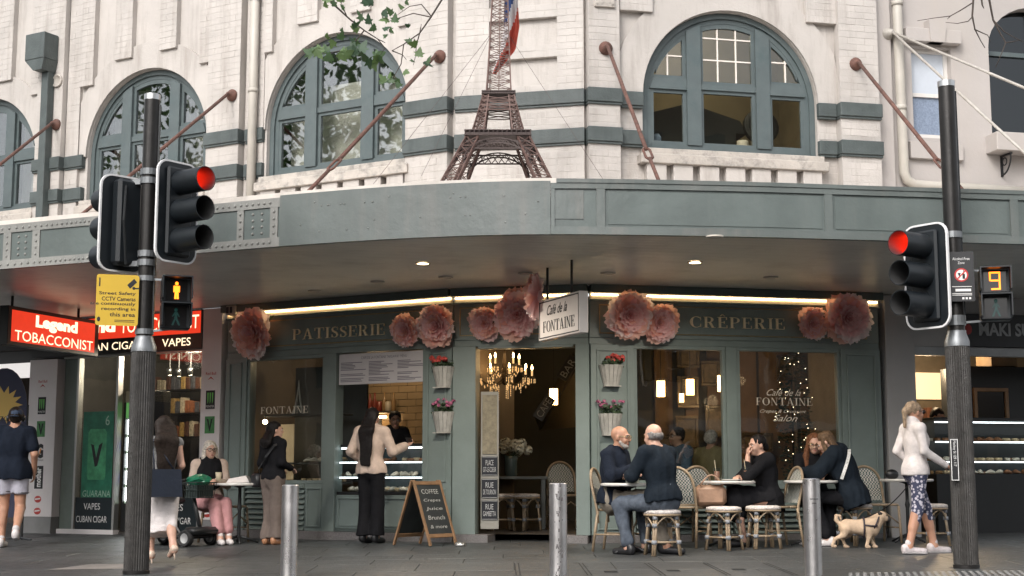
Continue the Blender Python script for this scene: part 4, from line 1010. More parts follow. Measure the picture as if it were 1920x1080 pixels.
# ------------------------------------------------------------------ patisserie room, counter and menu
pat = thing('patisserie_interior', 'small tiled patisserie kitchen behind the serving hatch', 'room', FL.P(-2, -1.3, ZST)); pat['kind'] = 'structure'; del pat['category']
M = FL.M(); q = MB(); D = 2.3
def ff(*p): q.add([M @ Vector(t) for t in p], [(0, 1, 2, 3)])
ff((-3.6, D, 0), (-.44, D, 0), (-.44, D, 2.98), (-3.6, D, 2.98)); ff((-3.6, .2, 0), (-3.6, D, 0), (-3.6, D, 2.98), (-3.6, .2, 2.98)); ff((-.44, D, 0), (-.44, .2, 0), (-.44, .2, 2.98), (-.44, D, 2.98))
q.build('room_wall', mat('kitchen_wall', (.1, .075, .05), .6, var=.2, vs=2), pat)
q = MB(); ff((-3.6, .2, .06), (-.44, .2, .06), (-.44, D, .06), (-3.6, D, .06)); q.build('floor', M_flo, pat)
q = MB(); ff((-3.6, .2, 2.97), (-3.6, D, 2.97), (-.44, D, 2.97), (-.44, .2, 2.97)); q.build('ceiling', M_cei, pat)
tm = mat('kitchen_tile', (.32, .24, .15), .3, var=.12, vs=3); TME = MB().bbox(0, .295, -.008, .0, 0, .094, .004).mesh('wall_tile', tm)
row = 0; z = .9
while z < 2.6:
    x = -3.4+(row % 2)*.15
    while x < -.75: piece('wall_tile', TME, pat, FL.M(x, -D+.001, z)); x += .3
    z += .1; row += 1
def shelf(u0, u1, w, z, d=.22, m=None, name='shelf'): return fb(FL, u0, u1, w-d, w, z-.025, z, name, m or M_steel, pat)
bt = [mat('bottle_a', (.03, .03, .035), .2), mat('bottle_b', (.25, .16, .08), .25), mat('bottle_c', (.4, .36, .3), .3), mat('bottle_d', (.2, .04, .03), .3), mat('bottle_e', (.08, .12, .14), .2)]
BPR = [[(.034, 0), (.036, .02), (.036, .15), (.015, .2), (.013, .27)], [(.045, 0), (.047, .02), (.047, .13), (.03, .15)], [(.05, 0), (.055, .02), (.05, .2), (.052, .22)]]
def bottles(fac, u0, u1, w, z, n, grp, lab, par=None, sc=1.):
    for k in range(n):
        u = u0+(u1-u0)*(k+.5)/n+random.uniform(-.01, .01); q = MB(); pr = random.choice(BPR)
        q.lathe([(r*sc, h*sc*random.uniform(.95, 1.05)) for r, h in pr], 9, fac.M(u, w, z)); o = q.build('bottle', random.choice(bt), par, True)
        if par is None: tag(o, lab, 'bottle', grp)
sh = shelf(-3.5, -2.2, -D+.3, 1.72); bottles(FL, -3.5, -2.3, -D+.17, 1.72, 15, 'bottles on the kitchen shelf', 'bottle standing on the upper kitchen shelf behind the hatch')
shelf(-3.5, -2.7, -D+.3, 1.40); bottles(FL, -3.5, -2.8, -D+.17, 1.40, 8, 'jars on the lower kitchen shelf', 'jar on the lower kitchen shelf behind the hatch')
# under-shelf lamp
fb(FL, -2.85, -2.45, -D+.16, -D+.24, 1.63, 1.66, 'shelf_lamp', emis('shelf_lamp_glow', (1, .62, .28), 9), pat)
l = bpy.data.lights.new('kitchen_light', 'POINT'); l.energy = 12; l.color = (1, .72, .42); l.shadow_soft_size = .2; o = bpy.data.objects.new('kitchen_light', l); COL.objects.link(o); o.location = FL.P(-2.2, -1.5, 2.5)
# stack of paper cups
for u in (-1.72, -1.62):
    t_ = thing('cup_stack', 'tall stack of cream paper cups beside the till', 'cups', FL.P(u, -.75, 1.2), 'stacks of paper cups')
    for k in range(7):
        q = MB(); q.lathe([(.036, 1.2+k*.05), (.044, 1.248+k*.05)], 12, Matrix.Translation(FL.P(u, -.75, 0))); q.build('cup', mat('paper_cup', (.5, .42, .3), .7), t_, True)
# menu header board in the hatch
u0, u1 = -1.75, -.45; zt, zb = 2.355, 1.96
mn = thing('menu_board', 'white printed menu board across the top of the serving hatch', 'menu', FL.P(-1.1, -.03, zb))
fb(FL, u0, u1, -.05, -.02, zb, zt, 'board', mat('menu_white', (.6, .57, .58), .5, var=.04), mn)
q = MB(); M = FL.M(); put_text(q, 'CAFE DE LA FONTAINE TAKEAWAY MENU', u0+.35, u1-.25, zt-.075, zt-.04, .019, M)
for c in range(3):
    for r_ in range(14):
        z = zt-.11-r_*.0185; 
        if r_ in (6, 7) and c != 1 or r_ == 10: continue
        x0 = u0+.03+c*.44; q.box(x0, x0+random.uniform(.16, .4), .0185, .0195, z-.009, z, M)
q.build('print', mat('menu_ink', (.16, .14, .18), .6, var=0), mn)
# glass pastry case in the hatch, continuing behind the window
pc = thing('pastry_case', 'lit glass pastry case with three shelves in the serving hatch', 'display case', FL.P(-1.1, -.3, .56))
fb(FL, -1.765, -.435, -.75, -.03, .56, .60, 'base', M_black, pc); fb(FL, -1.765, -.435, -.7, -.10, 1.165, 1.2, 'top', M_black, pc)
q = MB(); q.box(-1.76, -.44, .045, .05, .60, 1.165, M); q.build('front_glass', M_caseglass, pc)
fb(FL, -1.76, -.44, -.7, -.68, .60, 1.165, 'back_panel', mat('case_back', (.16, .22, .24), .3, var=.1), pc)
for z in (.79, .98):
    q = MB(); q.box(-1.75, -.45, .08, .62, z-.006, z, M); q.build('shelf', M_caseglass, pc)
    fb(FL, -1.75, -.45, -.079, -.066, z-.02, z-.004, 'shelf_light', M_ledw, pc, 0)
fb(FL, -1.75, -.45, -.115, -.10, 1.14, 1.158, 'shelf_light', M_ledw, pc, 0)
pm_ = [mat('pastry_gold', (.5, .26, .09), .6, var=.3, vs=30), mat('pastry_brown', (.24, .1, .04), .6, var=.3, vs=30), mat('pastry_pale', (.62, .46, .27), .65, var=.2, vs=30), mat('pastry_cream', (.7, .62, .5), .6, var=.1)]
PS = []
def pastry_mesh(kind):
    q = MB()
    if kind == 0:      # croissant
        q.tube([(-.06, .02, .012), (-.045, -.005, .022), (-.02, -.018, .03), (0, -.022, .034), (.02, -.018, .03), (.045, -.005, .022), (.06, .02, .012)], [.006, .016, .025, .03, .025, .016, .006], 8)
    elif kind == 1: q.ell((0, 0, .03), (.055, .045, .032), 10, 6)
    elif kind == 2: q.lathe([(.045, 0), (.052, .02), (.05, .028), (.03, .034)], 12)
    else: q.bbox(-.05, .05, -.03, .03, 0, .045, .01)
    return q
for k in range(4):
    for m_ in pm_: PS.append(pastry_mesh(k).mesh('pastry', m_, True))
def pastries(fac, u0, u1, w0, w1, z, nu, nw, lab, grp, fill=.85):
    for j in range(nw):
        kind = random.choice(range(len(PS)))
        for k in range(nu):
            if random.random() > fill: continue
            if k % 4 == 0: kind = random.choice(range(len(PS)))
            o = bpy.data.objects.new('pastry', PS[kind]); COL.objects.link(o); p = fac.P(u0+(u1-u0)*(k+.5)/nu, w0+(w1-w0)*(j+.5)/max(nw, 1), z)
            o.location = p; o.rotation_euler = (0, 0, random.random()*6.3); tag(o, lab, 'pastry', grp)
pastries(FL, -1.74, -.46, -.08, -.42, .605, 13, 3, 'golden pastry on the bottom tray of the lit case', 'pastries on the case bottom tray')
pastries(FL, -1.74, -.46, -.1, -.4, .795, 9, 2, 'pastry on the middle glass shelf of the hatch case', 'pastries on the middle shelf', .6)
pastries(FL, -1.74, -.46, -.1, -.4, .985, 7, 2, 'pastry on the top glass shelf of the hatch case', 'pastries on the top shelf', .6)
# window display: shelf, globe lamps, buns, miniature tower
t_ = thing('window_display', 'window display shelves with pastries behind the patisserie glass', 'shelving', FL.P(-2.6, -.4, ZST))
for z, w in ((1.62, -.45), (.98, -.45), (.72, -.45)): fb(FL, -3.2, -1.97, w-.2, w+.15, z-.025, z, 'shelf', mat('dark_shelf', (.05, .05, .045), .5), t_)
fb(FL, -3.2, -1.97, -1.0, -.97, .72, 2.3, 'backboard', mat('display_back', (.05, .055, .055), .5), t_)
fb(FL, -3.19, -2.92, -.62, -.6, .75, 1.5, 'lit_panel', mat('lit_panel', (.5, .4, .25), .6, emit=(1, .68, .36), es=.12), t_)
pastries(FL, -2.55, -2.0, -.35, -.6, .985, 6, 3, 'round bun in the patisserie window', 'buns in the patisserie window', 1); pastries(FL, -2.6, -2.0, -.32, -.6, .725, 6, 3, 'loaf on the low window shelf', 'loaves on the low window shelf', .9)
for px, py in ((497, 791), (495, 833)):
    u, z = FL.uz(px, py, -.5); p = FL.P(u, -.5, z); t_ = thing('globe_lamp', 'small glowing globe lamp in the patisserie window', 'lamp', p, 'globe lamps in the patisserie window')
    q = MB(); q.ell(p, (.034, .034, .034), 12, 8); q.build('globe', emis('globe_glow', (1, .75, .45), 14), t_, True); q = MB(); q.tube([p+[0, 0, .03], p+[0, 0, .07]], .012, 6); q.build('holder', M_lampm, t_)
u, z = FL.uz(560, 735, -.4); p = FL.P(u, -.4, 1.62)
t_ = thing('miniature_tower', 'pale miniature lattice tower on the patisserie shelf', 'ornament', p); q = MB()
for sx in (-1, 1):
    for sy in (-1, 1): q.tube([p+[.07*sx, .07*sy, 0], p+[.035*sx, .035*sy, .12], p+[.012*sx, .012*sy, .28], p+[0, 0, .46]], [.012, .01, .008, .004], 5)
q.build('legs', mat('pale_metal', (.5, .48, .44), .5), t_); q = MB(); q.box(p[0]-.05, p[0]+.05, p[1]-.05, p[1]+.05, p[2]+.1, p[2]+.115); q.build('platform', mat('pale_metal', (.5, .48, .44), .5), t_)

# ================================================================== hanging sign over the door
a, b = at_d(1018, 640, 15.7), at_d(1100, 612, 14.75); 
hgt = at_d(1018, 566, 15.7)[2]-a[2]; zb_ = (a[2]+b[2])/2
zlow = a[2]; b = at_d(1095, 612, 14.75)
hs_ = thing('hanging_sign', 'white hanging cafe sign lettered FONTAINE below the awning', 'sign', (a[0], a[1], zlow))
d = np.array([b[0]-a[0], b[1]-a[1]]); L_ = np.linalg.norm(d); ang = math.atan2(d[1], d[0]); HM = Matrix.Translation((a[0], a[1], 0)) @ Matrix.Rotation(ang, 4, 'Z')
z0 = zlow; z1 = zlow+.44
q = MB(); q.bbox(0, L_, -.05, .05, z0, z1, .005, HM); q.build('box', mat('sign_box_white', (.64, .6, .58), .35, var=.04), hs_)
q = MB()
for c in ((.02, L_-.02, z1-.03, z1-.018), (.02, L_-.02, z0+.018, z0+.03), (.02, .032, z0+.03, z1-.03), (L_-.032, L_-.02, z0+.03, z1-.03)): q.box(c[0], c[1], -.053, -.049, c[2], c[3], HM)
q.build('border', M_ink, hs_)
q = MB(); Lw, wd = did_word('FONTAINE', .08)
for ps in Lw:
    for p in ps:
        P = [(.12+x*(L_-.24)/wd, z0+.08+y*.12) for x, y in p]; ar = sum(P[i][0]*P[(i+1) % 4][1]-P[(i+1) % 4][0]*P[i][1] for i in range(4)); q.prism(P if ar > 0 else P[::-1], -.054, -.049, HM)
put_text(q, 'Café de la', .22, L_-.3, z0+.26, z0+.37, -.053, HM, shear=.5, bold=.01); q.build('letters', M_ink, hs_)
for t in (.12, .72):
    p = HM @ Vector((L_*t, 0, 0)); q = MB(); q.tube([(p[0], p[1], z1), (p[0], p[1], ZSOF)], .014, 8); q.build('hanger', M_black, hs_, True)

# ================================================================== tobacconist
tob = thing('tobacconist_shopfront', 'glazed tobacconist shopfront with white sticker pillars', 'shopfront', FL.P(-5.5, 0, 0))
tob2 = tob
def sticker_pillar(u0, u1, nm):
    fb(FL, u0, u1, -.22, .06, .22, 2.5 if u0 < -5 else 3.07, 'pillar', M_white, tob); fb(FL, u0-.01, u1+.01, -.22, .075, -.15, .219, 'pillar_base', mat('grey_stone', (.2, .2, .2), .6, var=.1), tob)
    M = FL.M(); y = -.062; c = (u0+u1)/2; s = .17
    def pl(z0, z1, w, col, m): q = MB(); q.box(c-w/2, c+w/2, y, y+.002, z0, z1, M); return q.build('sticker', m, tob)
    blk = M_ink; grn = mat('sticker_green', (.06, .22, .07), .4, var=.3, vs=20); red = mat('sticker_red', (.45, .05, .04), .5, var=0); wh = M_whiteink
    q = MB(); put_text(q, 'Red Bull', c-.09, c+.09, 2.16, 2.20, y, M, bold=.01); q.add([M @ Vector(p) for p in ((c-.06, y, 2.09), (c, y, 2.115), (c+.06, y, 2.09), (c, y, 2.14))], [(0, 1, 2, 3)]); q.build('sticker', red, tob)
    s1 = pl(1.70, 1.95, .16, 0, blk); q = MB()
    for k in (-.04, 0, .04): q.prism([(c+k-.012, 1.92), (c+k+.012, 1.92), (c+k+.008, 1.80), (c+k-.004, 1.77)], y-.004, y-.002, M)
    q.build('sticker_print', mat('lime_ink', (.15, .5, .1), .5, var=0), s1); q = MB(); put_text(q, 'MONSTER', c-.07, c+.07, 1.72, 1.75, y-.003, M); q.build('sticker_print', wh, s1)
    s2 = pl(1.37, 1.60, .17, 0, grn); q = MB(); q.prism([(c-.05, 1.57), (c-.02, 1.56), (c+.002, 1.46), (c+.025, 1.56), (c+.052, 1.57), (c+.012, 1.41), (c, 1.40)], y-.004, y-.002, M); q.build('sticker_print', blk, s2)
    q = MB(); put_text(q, 'G', c-.07, c+.07, 1.06, 1.27, y, M, bold=.06); q.build('sticker', blk, tob); q = MB(); q.prism([(c+.01, 1.2), (c+.035, 1.2), (c+.012, 1.15), (c+.02, 1.15), (c-.02, 1.09), (c, 1.14), (c-.015, 1.14)], y-.004, y-.002, M); q.build('sticker', mat('bolt_orange', (.7, .25, .03), .5, var=0), tob)
    q = MB(); put_text(q, 'GATORADE', c-.08, c+.08, 1.02, 1.045, y, M); q.build('sticker', blk, tob)
    s3 = pl(.62, .95, .17, 0, blk); q = MB(); Mr = M @ Matrix.Translation((c, 0, .785)) @ Matrix.Rotation(-math.pi/2, 4, 'Y'); put_text(q, 'mother', -.14, .14, -.05, .06, y-.003, Mr, bold=.03); q.build('sticker_print', wh, s3)
    for z, m_ in ((.47, red), (.30, red)):
        q = MB(); q.prism([(c+.07*math.cos(t), z+.05*math.sin(t)) for t in np.linspace(0, 6.28, 14, endpoint=False)], y-.001, y+.001, M); o_ = q.build('sticker', m_, tob); q = MB(); q.prism([(c-.055, z-.012), (c+.05, z), (c+.055, z+.02), (c-.05, z+.01)], y-.004, y-.002, M); q.build('sticker_print', wh, o_)
sticker_pillar(-7.33, -6.76, 'a'); sticker_pillar(-4.0, -3.66, 'b')
M_alu = mat('aluminium_frame', (.5, .5, .48), .4, .8, var=.05); M_grn = mat('poster_green', (.025, .17, .1), .35, var=.35, vs=5)
UA, UB = -6.72, -4.02
for u in (-6.42, -5.64, -4.06): fb(FL, u-.02, u+.02, -.12, -.02, .05, 2.5, 'frame_post', M_alu, tob)
fb(FL, -6.75, -6.44, -.14, -.08, .05, 2.5, 'side_panel', mat('grey_green_panel', (.16, .19, .17), .5), tob)
fb(FL, UA, UB, -.12, -.02, 2.5, 2.55, 'frame_head', M_alu, tob); fb(FL, UA, -5.6, -.12, .0, -.02, .05, 'frame_sill', M_white, tob)
M = FL.M()
q = MB(); q.box(-6.4, -5.66, .05, .056, .05, 2.5, M); q.build('pane', M_shopglass, tob)
q = MB(); q.box(-4.95, -4.08, .05, .056, .05, 2.5, M); q.build('pane', M_shopglass, tob)
fb(FL, -6.39, -5.67, -.044, -.036, .05, .50, 'stall_panel', mat('shop_black', (.012, .02, .024), .35), tob)
for w_ in (('VAPES', -6.22, -5.9, .33, .42), ('CUBAN CIGAR', -6.36, -5.76, .15, .24)): q = MB(); put_text(q, *w_, .035, M); q.build('stall_letters', M_whiteink, tob)
fb(FL, -4.95, -4.1, -.044, -.036, .05, .50, 'stall_panel', mat('shop_black', (.012, .02, .024), .35), tob)
for w_ in (('VAPES', -4.72, -4.35, .33, .42), ('CUBAN CIGAR', -4.86, -4.2, .15, .24)): q = MB(); put_text(q, *w_, .035, M); q.build('stall_letters', M_whiteink, tob)
fb(FL, -6.3, -5.70, -.049, -.045, .5, 1.72, 'can_poster', M_grn, tob)
q = MB(); q.prism([(-6.17, .75), (-5.85, .75), (-5.83, .8), (-5.83, 1.42), (-5.87, 1.47), (-6.15, 1.47), (-6.19, 1.42), (-6.19, .8)], .0435, .0445, M); q.build('poster_print', mat('poster_can', (.08, .34, .17), .3, var=.4, vs=8), tob)
q = MB(); q.prism([(-6.13, 1.26), (-6.07, 1.24), (-6.02, 1.06), (-5.97, 1.24), (-5.9, 1.28), (-5.99, .95), (-6.04, .93)], .042, .043, M); q.build('poster_print', M_ink, tob)
q = MB(); put_text(q, 'GUARANA', -6.26, -5.72, .51, .60, .042, M @ Matrix.Translation((0, 0, 0)), shear=.1); put_text(q, '6', -5.86, -5.78, 1.52, 1.66, .042, M); q.build('poster_print', mat('pale_green_ink', (.35, .5, .4), .5, var=0), tob)
# shop room
q = MB(); D = 2.6
def ft(*p): q.add([M @ Vector(t) for t in p], [(0, 1, 2, 3)])
ft((-6.8, D, 0), (-3.7, D, 0), (-3.7, D, 3.), (-6.8, D, 3.)); ft((-6.8, .15, 0), (-6.8, D, 0), (-6.8, D, 3.), (-6.8, .15, 3.)); ft((-3.68, D, 0), (-3.68, .23, 0), (-3.68, .23, 3.), (-3.68, D, 3.)); ft((-6.8, .2, 2.75), (-6.8, D, 2.75), (-3.68, D, 2.75), (-3.68, .2, 2.75))
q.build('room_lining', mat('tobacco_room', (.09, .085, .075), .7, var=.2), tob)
fb(FL, -6.8, -3.68, -D, -.1, -.05, .02, 'room_floor', M_flo, tob)
# drinks fridge
fr = thing('drinks_fridge', 'glass fronted drinks fridge full of cans in the tobacconist doorway', 'fridge', FL.P(-5.3, -.4, .03))
fu0, fu1 = -5.62, -5.04
for b in ((fu0, fu0+.03, .05, 2.0), (fu1-.03, fu1, .05, 2.0)): fb(FL, b[0], b[1], -.48, -.15, b[2], b[3], 'side', M_black, fr)
fb(FL, fu0, fu1, -.48, -.46, .05, 2.0, 'back', mat('fridge_white', (.55, .57, .55), .4), fr); fb(FL, fu0+.03, fu1-.03, -.46, -.13, .03, .42, 'base', M_black, fr)
hd = fb(FL, fu0+.03, fu1-.03, -.3, -.16, 1.62, 1.84, 'header', mat('fridge_header', (.08, .22, .06), .4, var=.4, vs=14, emit=(.12, .35, .1), es=.35), fr); fb(FL, fu0, fu1, -.48, -.15, 1.84, 2.0, 'canopy', mat('fridge_cream', (.4, .36, .26), .5), fr)
q = MB(); q.prism([(-5.36, 1.8), (-5.33, 1.8), (-5.30, 1.7), (-5.27, 1.8), (-5.24, 1.8), (-5.29, 1.64), (-5.31, 1.64)], .157, .159, M); q.build('logo', M_ink, hd)
CM = [mat('can_%d' % i, c, .3, .3, var=.2, vs=30) for i, c in enumerate([(.03, .03, .04), (.5, .5, .52), (.05, .12, .4), (.45, .06, .05), (.06, .3, .1), (.55, .4, .08), (.6, .58, .55)])]
CME = [MB().lathe([(.026, 0), (.031, .008), (.031, .13), (.024, .145)], 9).mesh('can', m_, True) for m_ in CM]
for r_ in range(5):
    z = .44+.235*r_; fb(FL, fu0+.03, fu1-.03, -.46, -.2, z-.012, z, 'shelf', M_alu, fr); fb(FL, fu0+.03, fu1-.03, -.2, -.19, z-.03, z+.012, 'price_rail', mat('price_rail', (.45, .55, .42), .5, emit=(.7, .9, .7), es=.25), fr)
    for k in range(8):
        for j in range(1):
            o = bpy.data.objects.new('can', CME[(k//2+r_*3+j) % 7 if random.random() < .8 else random.randrange(7)]); COL.objects.link(o); o.location = FL.P(fu0+.07+k*.063, -.26-j*.08, z); tag(o, 'drink can on a fridge shelf in the tobacconist', 'can', 'cans in the drinks fridge')
fb(FL, fu0+.04, fu0+.055, -.4, -.2, .45, 1.6, 'light_tube', emis('fridge_led', (.95, 1, 1), 9), fr, 0)
# hanging goods and ceiling spots in the shop
gm = [mat('goods_%d' % i, c, .5, var=.4, vs=25) for i, c in enumerate([(.3, .1, .04), (.4, .25, .08), (.12, .05, .03), (.5, .42, .3), (.08, .08, .09)])]
for r_ in range(3):
    z = 2.42-.36*r_; fb(FL, -6.75, -5.1, -1.9, -1.6, z-.32, z-.3, 'goods_shelf', M_black, tob)
    for k in range(16):
        u = -6.7+k*.098; q = MB(); q.bbox(u, u+.075, 1.62, 1.75, z-.298, z-.298+random.uniform(.14, .24), .004, M); tag(q.build('packet', random.choice(gm)), 'packet on the tobacconist back shelves', 'packet', 'packets on the tobacconist shelves')
for px, py in ((318, 702), (335, 704), (357, 702)):
    u, z = FL.uz(px, py, -1.0); p = FL.P(u, -1.0, z); t_ = thing('track_spotlight', 'small lit track spotlight on the tobacconist ceiling', 'spotlight', p, 'track spotlights in the tobacconist')
    q = MB(); q.lathe([(.035, 0), (.045, .09), (.03, .1)], 10, Matrix.Translation(p) @ Matrix.Rotation(.5, 4, 'X')); q.build('can', M_steel, t_, True); q = MB(); q.ell(p+[0, 0, -.005], (.03, .03, .012)); q.build('bulb', emis('spot_glow', (1, .8, .55), 14), t_, True)
    q = MB(); q.tube([p+[0, 0, .08], [p[0], p[1], 2.74]], .01, 6); q.build('stem', M_black, t_)
l = bpy.data.lights.new('tobacco_light', 'POINT'); l.energy = 40; l.color = (1, .84, .64); l.shadow_soft_size = .15; o = bpy.data.objects.new('tobacco_light', l); COL.objects.link(o); o.location = FL.P(-5.0, -.9, 2.5)
# fascia sign (lit box)
fsg = thing('tobacconist_fascia_sign', 'red and black lit fascia sign reading TOBACCONIST above the fridge', 'sign', FL.P(-5.3, .05, 2.5))
fb(FL, -7.3, -4.0, -.05, .07, 2.53, 3.07, 'box', M_black, fsg)
M_red = mat('lit_red', (.5, .04, .02), .5, emit=(1, .055, .02), es=.42, var=.25, vs=1.6); M_lit = mat('lit_white', (.8, .7, .55), .5, emit=(1, .78, .5), es=.95, var=0)
fb(FL, -7.25, -4.03, .0705, .074, 2.745, 3.05, 'red_panel', M_red, fsg, 0)
for w_, b_ in ((('Legend', -6.75, -5.62, 2.78, 3.03), .05), (('TOBACCONIST', -5.52, -4.06, 2.81, 3.0), 0), (('CUBAN CIGARS', -6.4, -5.02, 2.58, 2.69), 0), (('VAPES', -4.72, -4.2, 2.58, 2.69), 0)): q = MB(); put_text(q, *w_, -.076, M, bold=b_); q.build('letters', M_lit, fsg)
# hanging box sign
a, b = at_d(4, 652, 17.9), at_d(176, 664, 19.75); zt = (at_d(4, 578, 17.9)[2]+at_d(176, 597, 19.75)[2])/2; zb = (a[2]+b[2])/2
hb = thing('tobacconist_hanging_sign', 'red lit box sign reading Legend TOBACCONIST hanging from the awning', 'sign', (a[0], a[1], zb))
ang = math.atan2(b[1]-a[1], b[0]-a[0]); L_ = math.hypot(b[0]-a[0], b[1]-a[1]); HM = Matrix.Translation((a[0], a[1], 0)) @ Matrix.Rotation(ang, 4, 'Z')
q = MB(); q.bbox(0, L_, -.07, .07, zb, zt, .008, HM); q.build('box', M_black, hb)
q = MB(); q.box(.07, L_-.1, -.0725, -.0705, zb+.05, zt-.05, HM); q.build('red_panel', M_red, hb)
hh = zt-zb; q = MB(); put_text(q, 'Legend', .55, 1.45, zb+hh*.46, zb+hh*.86, -.074, HM, bold=.05); q.build('letters', M_lit, hb); q = MB(); put_text(q, 'TOBACCONIST', .14, L_-.14, zb+hh*.14, zb+hh*.40, -.074, HM); q.build('letters', M_lit, hb)
for t in (.08, .8):
    p = HM @ Vector((L_*t, 0, 0)); q = MB(); q.tube([(p[0], p[1], zt), (p[0], p[1], ZSOF)], .018, 8); q.build('hanger', M_black, hb, True)
# acai shop to the far side of the pillar
fb(FL, -12.4, -7.34, -.3, -.25, 2.48, 3.07, 'far_fascia', M_black, tob); fb(FL, -12.4, -7.34, -.1, .05, 2.26, 2.47, 'far_lightbox', mat('far_lightbox', (.6, .58, .56), .5, emit=(1, .95, .92), es=.4, var=0), tob)
q = MB(); ft((-12.4, 2.2, 0), (-7.3, 2.2, 0), (-7.3, 2.2, 3.), (-12.4, 2.2, 3.)); ft((-7.34, 2.2, 0), (-7.34, .2, 0), (-7.34, .2, 3.), (-7.34, 2.2, 3.)); ft((-12.4, .2, 2.7), (-12.4, 2.2, 2.7), (-7.34, 2.2, 2.7), (-7.34, .2, 2.7)); q.build('room_lining', mat('acai_room', (.05, .04, .035), .7, var=.2), tob)
for r_ in range(2):
    for k in range(8): u = -8.4+k*.12; q = MB(); q.lathe([(.03, 0), (.04, .02), (.03, .16), (.012, .2)], 8, FL.M(u, -1.4, 1.5+.3*r_)); tag(q.build('bottle', bt[1], None, True), 'amber bottle on the shelf beside the banner', 'bottle', 'bottles beside the dark banner')
fb(FL, -8.6, -7.4, -1.6, -1.2, 1.47, 1.495, 'shelf', M_intb, tob); fb(FL, -8.6, -7.4, -1.6, -1.2, 1.77, 1.795, 'shelf', M_intb, tob)
l = bpy.data.lights.new('acai_fill', 'POINT'); l.energy = 7; l.color = (1, .75, .5); l.shadow_soft_size = .1; o = bpy.data.objects.new('acai_fill', l); COL.objects.link(o); o.location = FL.P(-8, -1.0, 2.4)  # added fill for the banner shop, which has no lamp of its own
# feather banner
def banner():
    d = 19.3; c = at_d(12, 690, d); bl = at_d(4, 985, d); W_ = .42; z1 = c[2]; g = gz(c[0], d)
    t_ = thing('feather_banner', 'dark navy feather banner with a gold sun and the word Açaí', 'banner', (c[0], d, g)); x0 = at_d(-34, 700, d)[0]; x1 = at_d(49, 800, d)[0]; wd = x1-x0
    P = [(x0, .25)]+[(x1-.02, .25), (x1, .8), (x1, z1-.55)]+[(x1-wd*(.5-.5*math.cos(t)), z1-.55+.55*math.sin(t)) for t in np.linspace(.15, math.pi-.1, 14)]+[(x0, z1-.6)]
    Mx = Matrix.Translation((0, d, 0)); q = MB(); q.prism(P, -.006, .006, Mx); q.build('cloth', mat('banner_navy', (.02, .022, .05), .7, var=.1), t_)
    gold = mat('banner_gold', (.5, .33, .08), .6, var=0); cx = (x0+x1)/2; cz = z1-.5; q = MB(); pts = []
    for k in range(28): r = .26 if k % 2 == 0 else .16; a = k*math.pi/14; pts.append((cx+r*math.cos(a), cz+r*math.sin(a)))
    q.prism(pts, -.010, -.007, Mx); q.build('sun_emblem', gold, t_)
    q = MB(); put_text(q, 'Açaí', cx-.36, cx+.34, cz-.62, cz-.36, -.009, Mx, bold=.03); put_text(q, 'Bowls & Smoothies', cx-.3, cx+.3, cz-.85, cz-.75, -.009, Mx); q.build('letters', M_whiteink, t_)
    q = MB(); put_text(q, 'AMAZONIA', cx-.24, cx+.24, cz-.22, cz-.155, -.012, Mx); q.build('emblem_letters', M_ink, t_)
    q = MB(); q.tube([(x1+.01, d, g), (x1+.012, d, .6), (x1+.015, d, z1-.5)], .012, 6); q.tube([(x1-.3, d+.2, g+.01), (x1+.01, d, g+.03), (x1+.2, d-.2, g+.01)], .015, 6); q.build('pole', M_black, t_)
banner()

# ================================================================== sushi shop
sus = thing('sushi_shopfront', 'open sushi shop front with dark sign band beside the white pillar', 'shopfront', FR.P(5.2, 0, 0))
M = FR.M()
M_gw = mat('grey_white_render', (.42, .41, .41), .6, var=.06, stain=(.3, .29, .28), ss=2, sa=.4)
fb(FR, 3.86, 4.26, -.3, .03, -.1, 3.07, 'pillar', M_gw, sus); fb(FR, 3.785, 3.855, -.4, -.15, -.1, 3.07, 'gap_lining', M_black, sus)
fb(FR, 4.262, 9, -.1, .0, 2.32, 2.43, 'beam', mat('beam_grey', (.35, .36, .37), .45, .2), sus); fb(FR, 4.262, 9, -.12, -.02, 2.43, 3.07, 'upper_panel', M_gw, sus)
ss_ = thing('sushi_sign', 'black sushi shop sign reading MAKI SUSHI', 'sign', FR.P(5.8, 0, 2.4)); u0 = FR.uz(1812, 600, .03)[0]
fb(FR, u0, 9, -.019, .03, 2.44, 2.86, 'board', mat('sign_charcoal', (.02, .021, .024), .45, var=.2, vs=30), ss_)
ua, zb = FR.uz(1836, 628, .03); q = MB(); put_text(q, 'MAKI SUSHI', ua, ua+1.02, 2.58, 2.75, -.032, M, bold=.03); q.build('letters', mat('sign_silver', (.4, .41, .42), .5, var=0), ss_)
q = MB(); q.ell((ua-.16, -.033, 2.66), (.06, .004, .07), 12, 6, M); q.build('emblem', mat('emblem_red', (.4, .03, .03), .5, var=0), ss_)
q = MB(); D = 3.2
ft((4.26, D, 0), (10, D, 0), (10, D, 3.), (4.26, D, 3.)); ft((4.262, .3, 0), (4.262, D, 0), (4.262, D, 3.), (4.262, .3, 3.)); q.build('room_wall', mat('sushi_room', (.12, .1, .075), .6, var=.2), sus)
q = MB(); ft((4.26, .1, 2.62), (4.26, D, 2.62), (10, D, 2.62), (10, .1, 2.62)); q.build('room_ceiling', M_intb, sus)
fb(FR, 4.26, 10, -D, -.02, -.1, .03, 'room_floor', M_flo, sus)
for k in range(16): fb(FR, 4.3+k*.16, 4.36+k*.16, -1.4, -.16, 2.45, 2.6, 'ceiling_slat', mat('slat_wood', (.3, .16, .07), .5, var=.2), sus)
fb(FR, 5.5, 6.9, -D+.02, -D+.08, 1.95, 2.35, 'lit_wall_panel', mat('lit_cream', (.7, .55, .35), .6, emit=(1, .72, .4), es=.55, var=0), sus)
fb(FR, 5.4, 6.9, -D+.02, -D+.3, 1.5, 1.54, 'back_shelf', M_intb, sus)
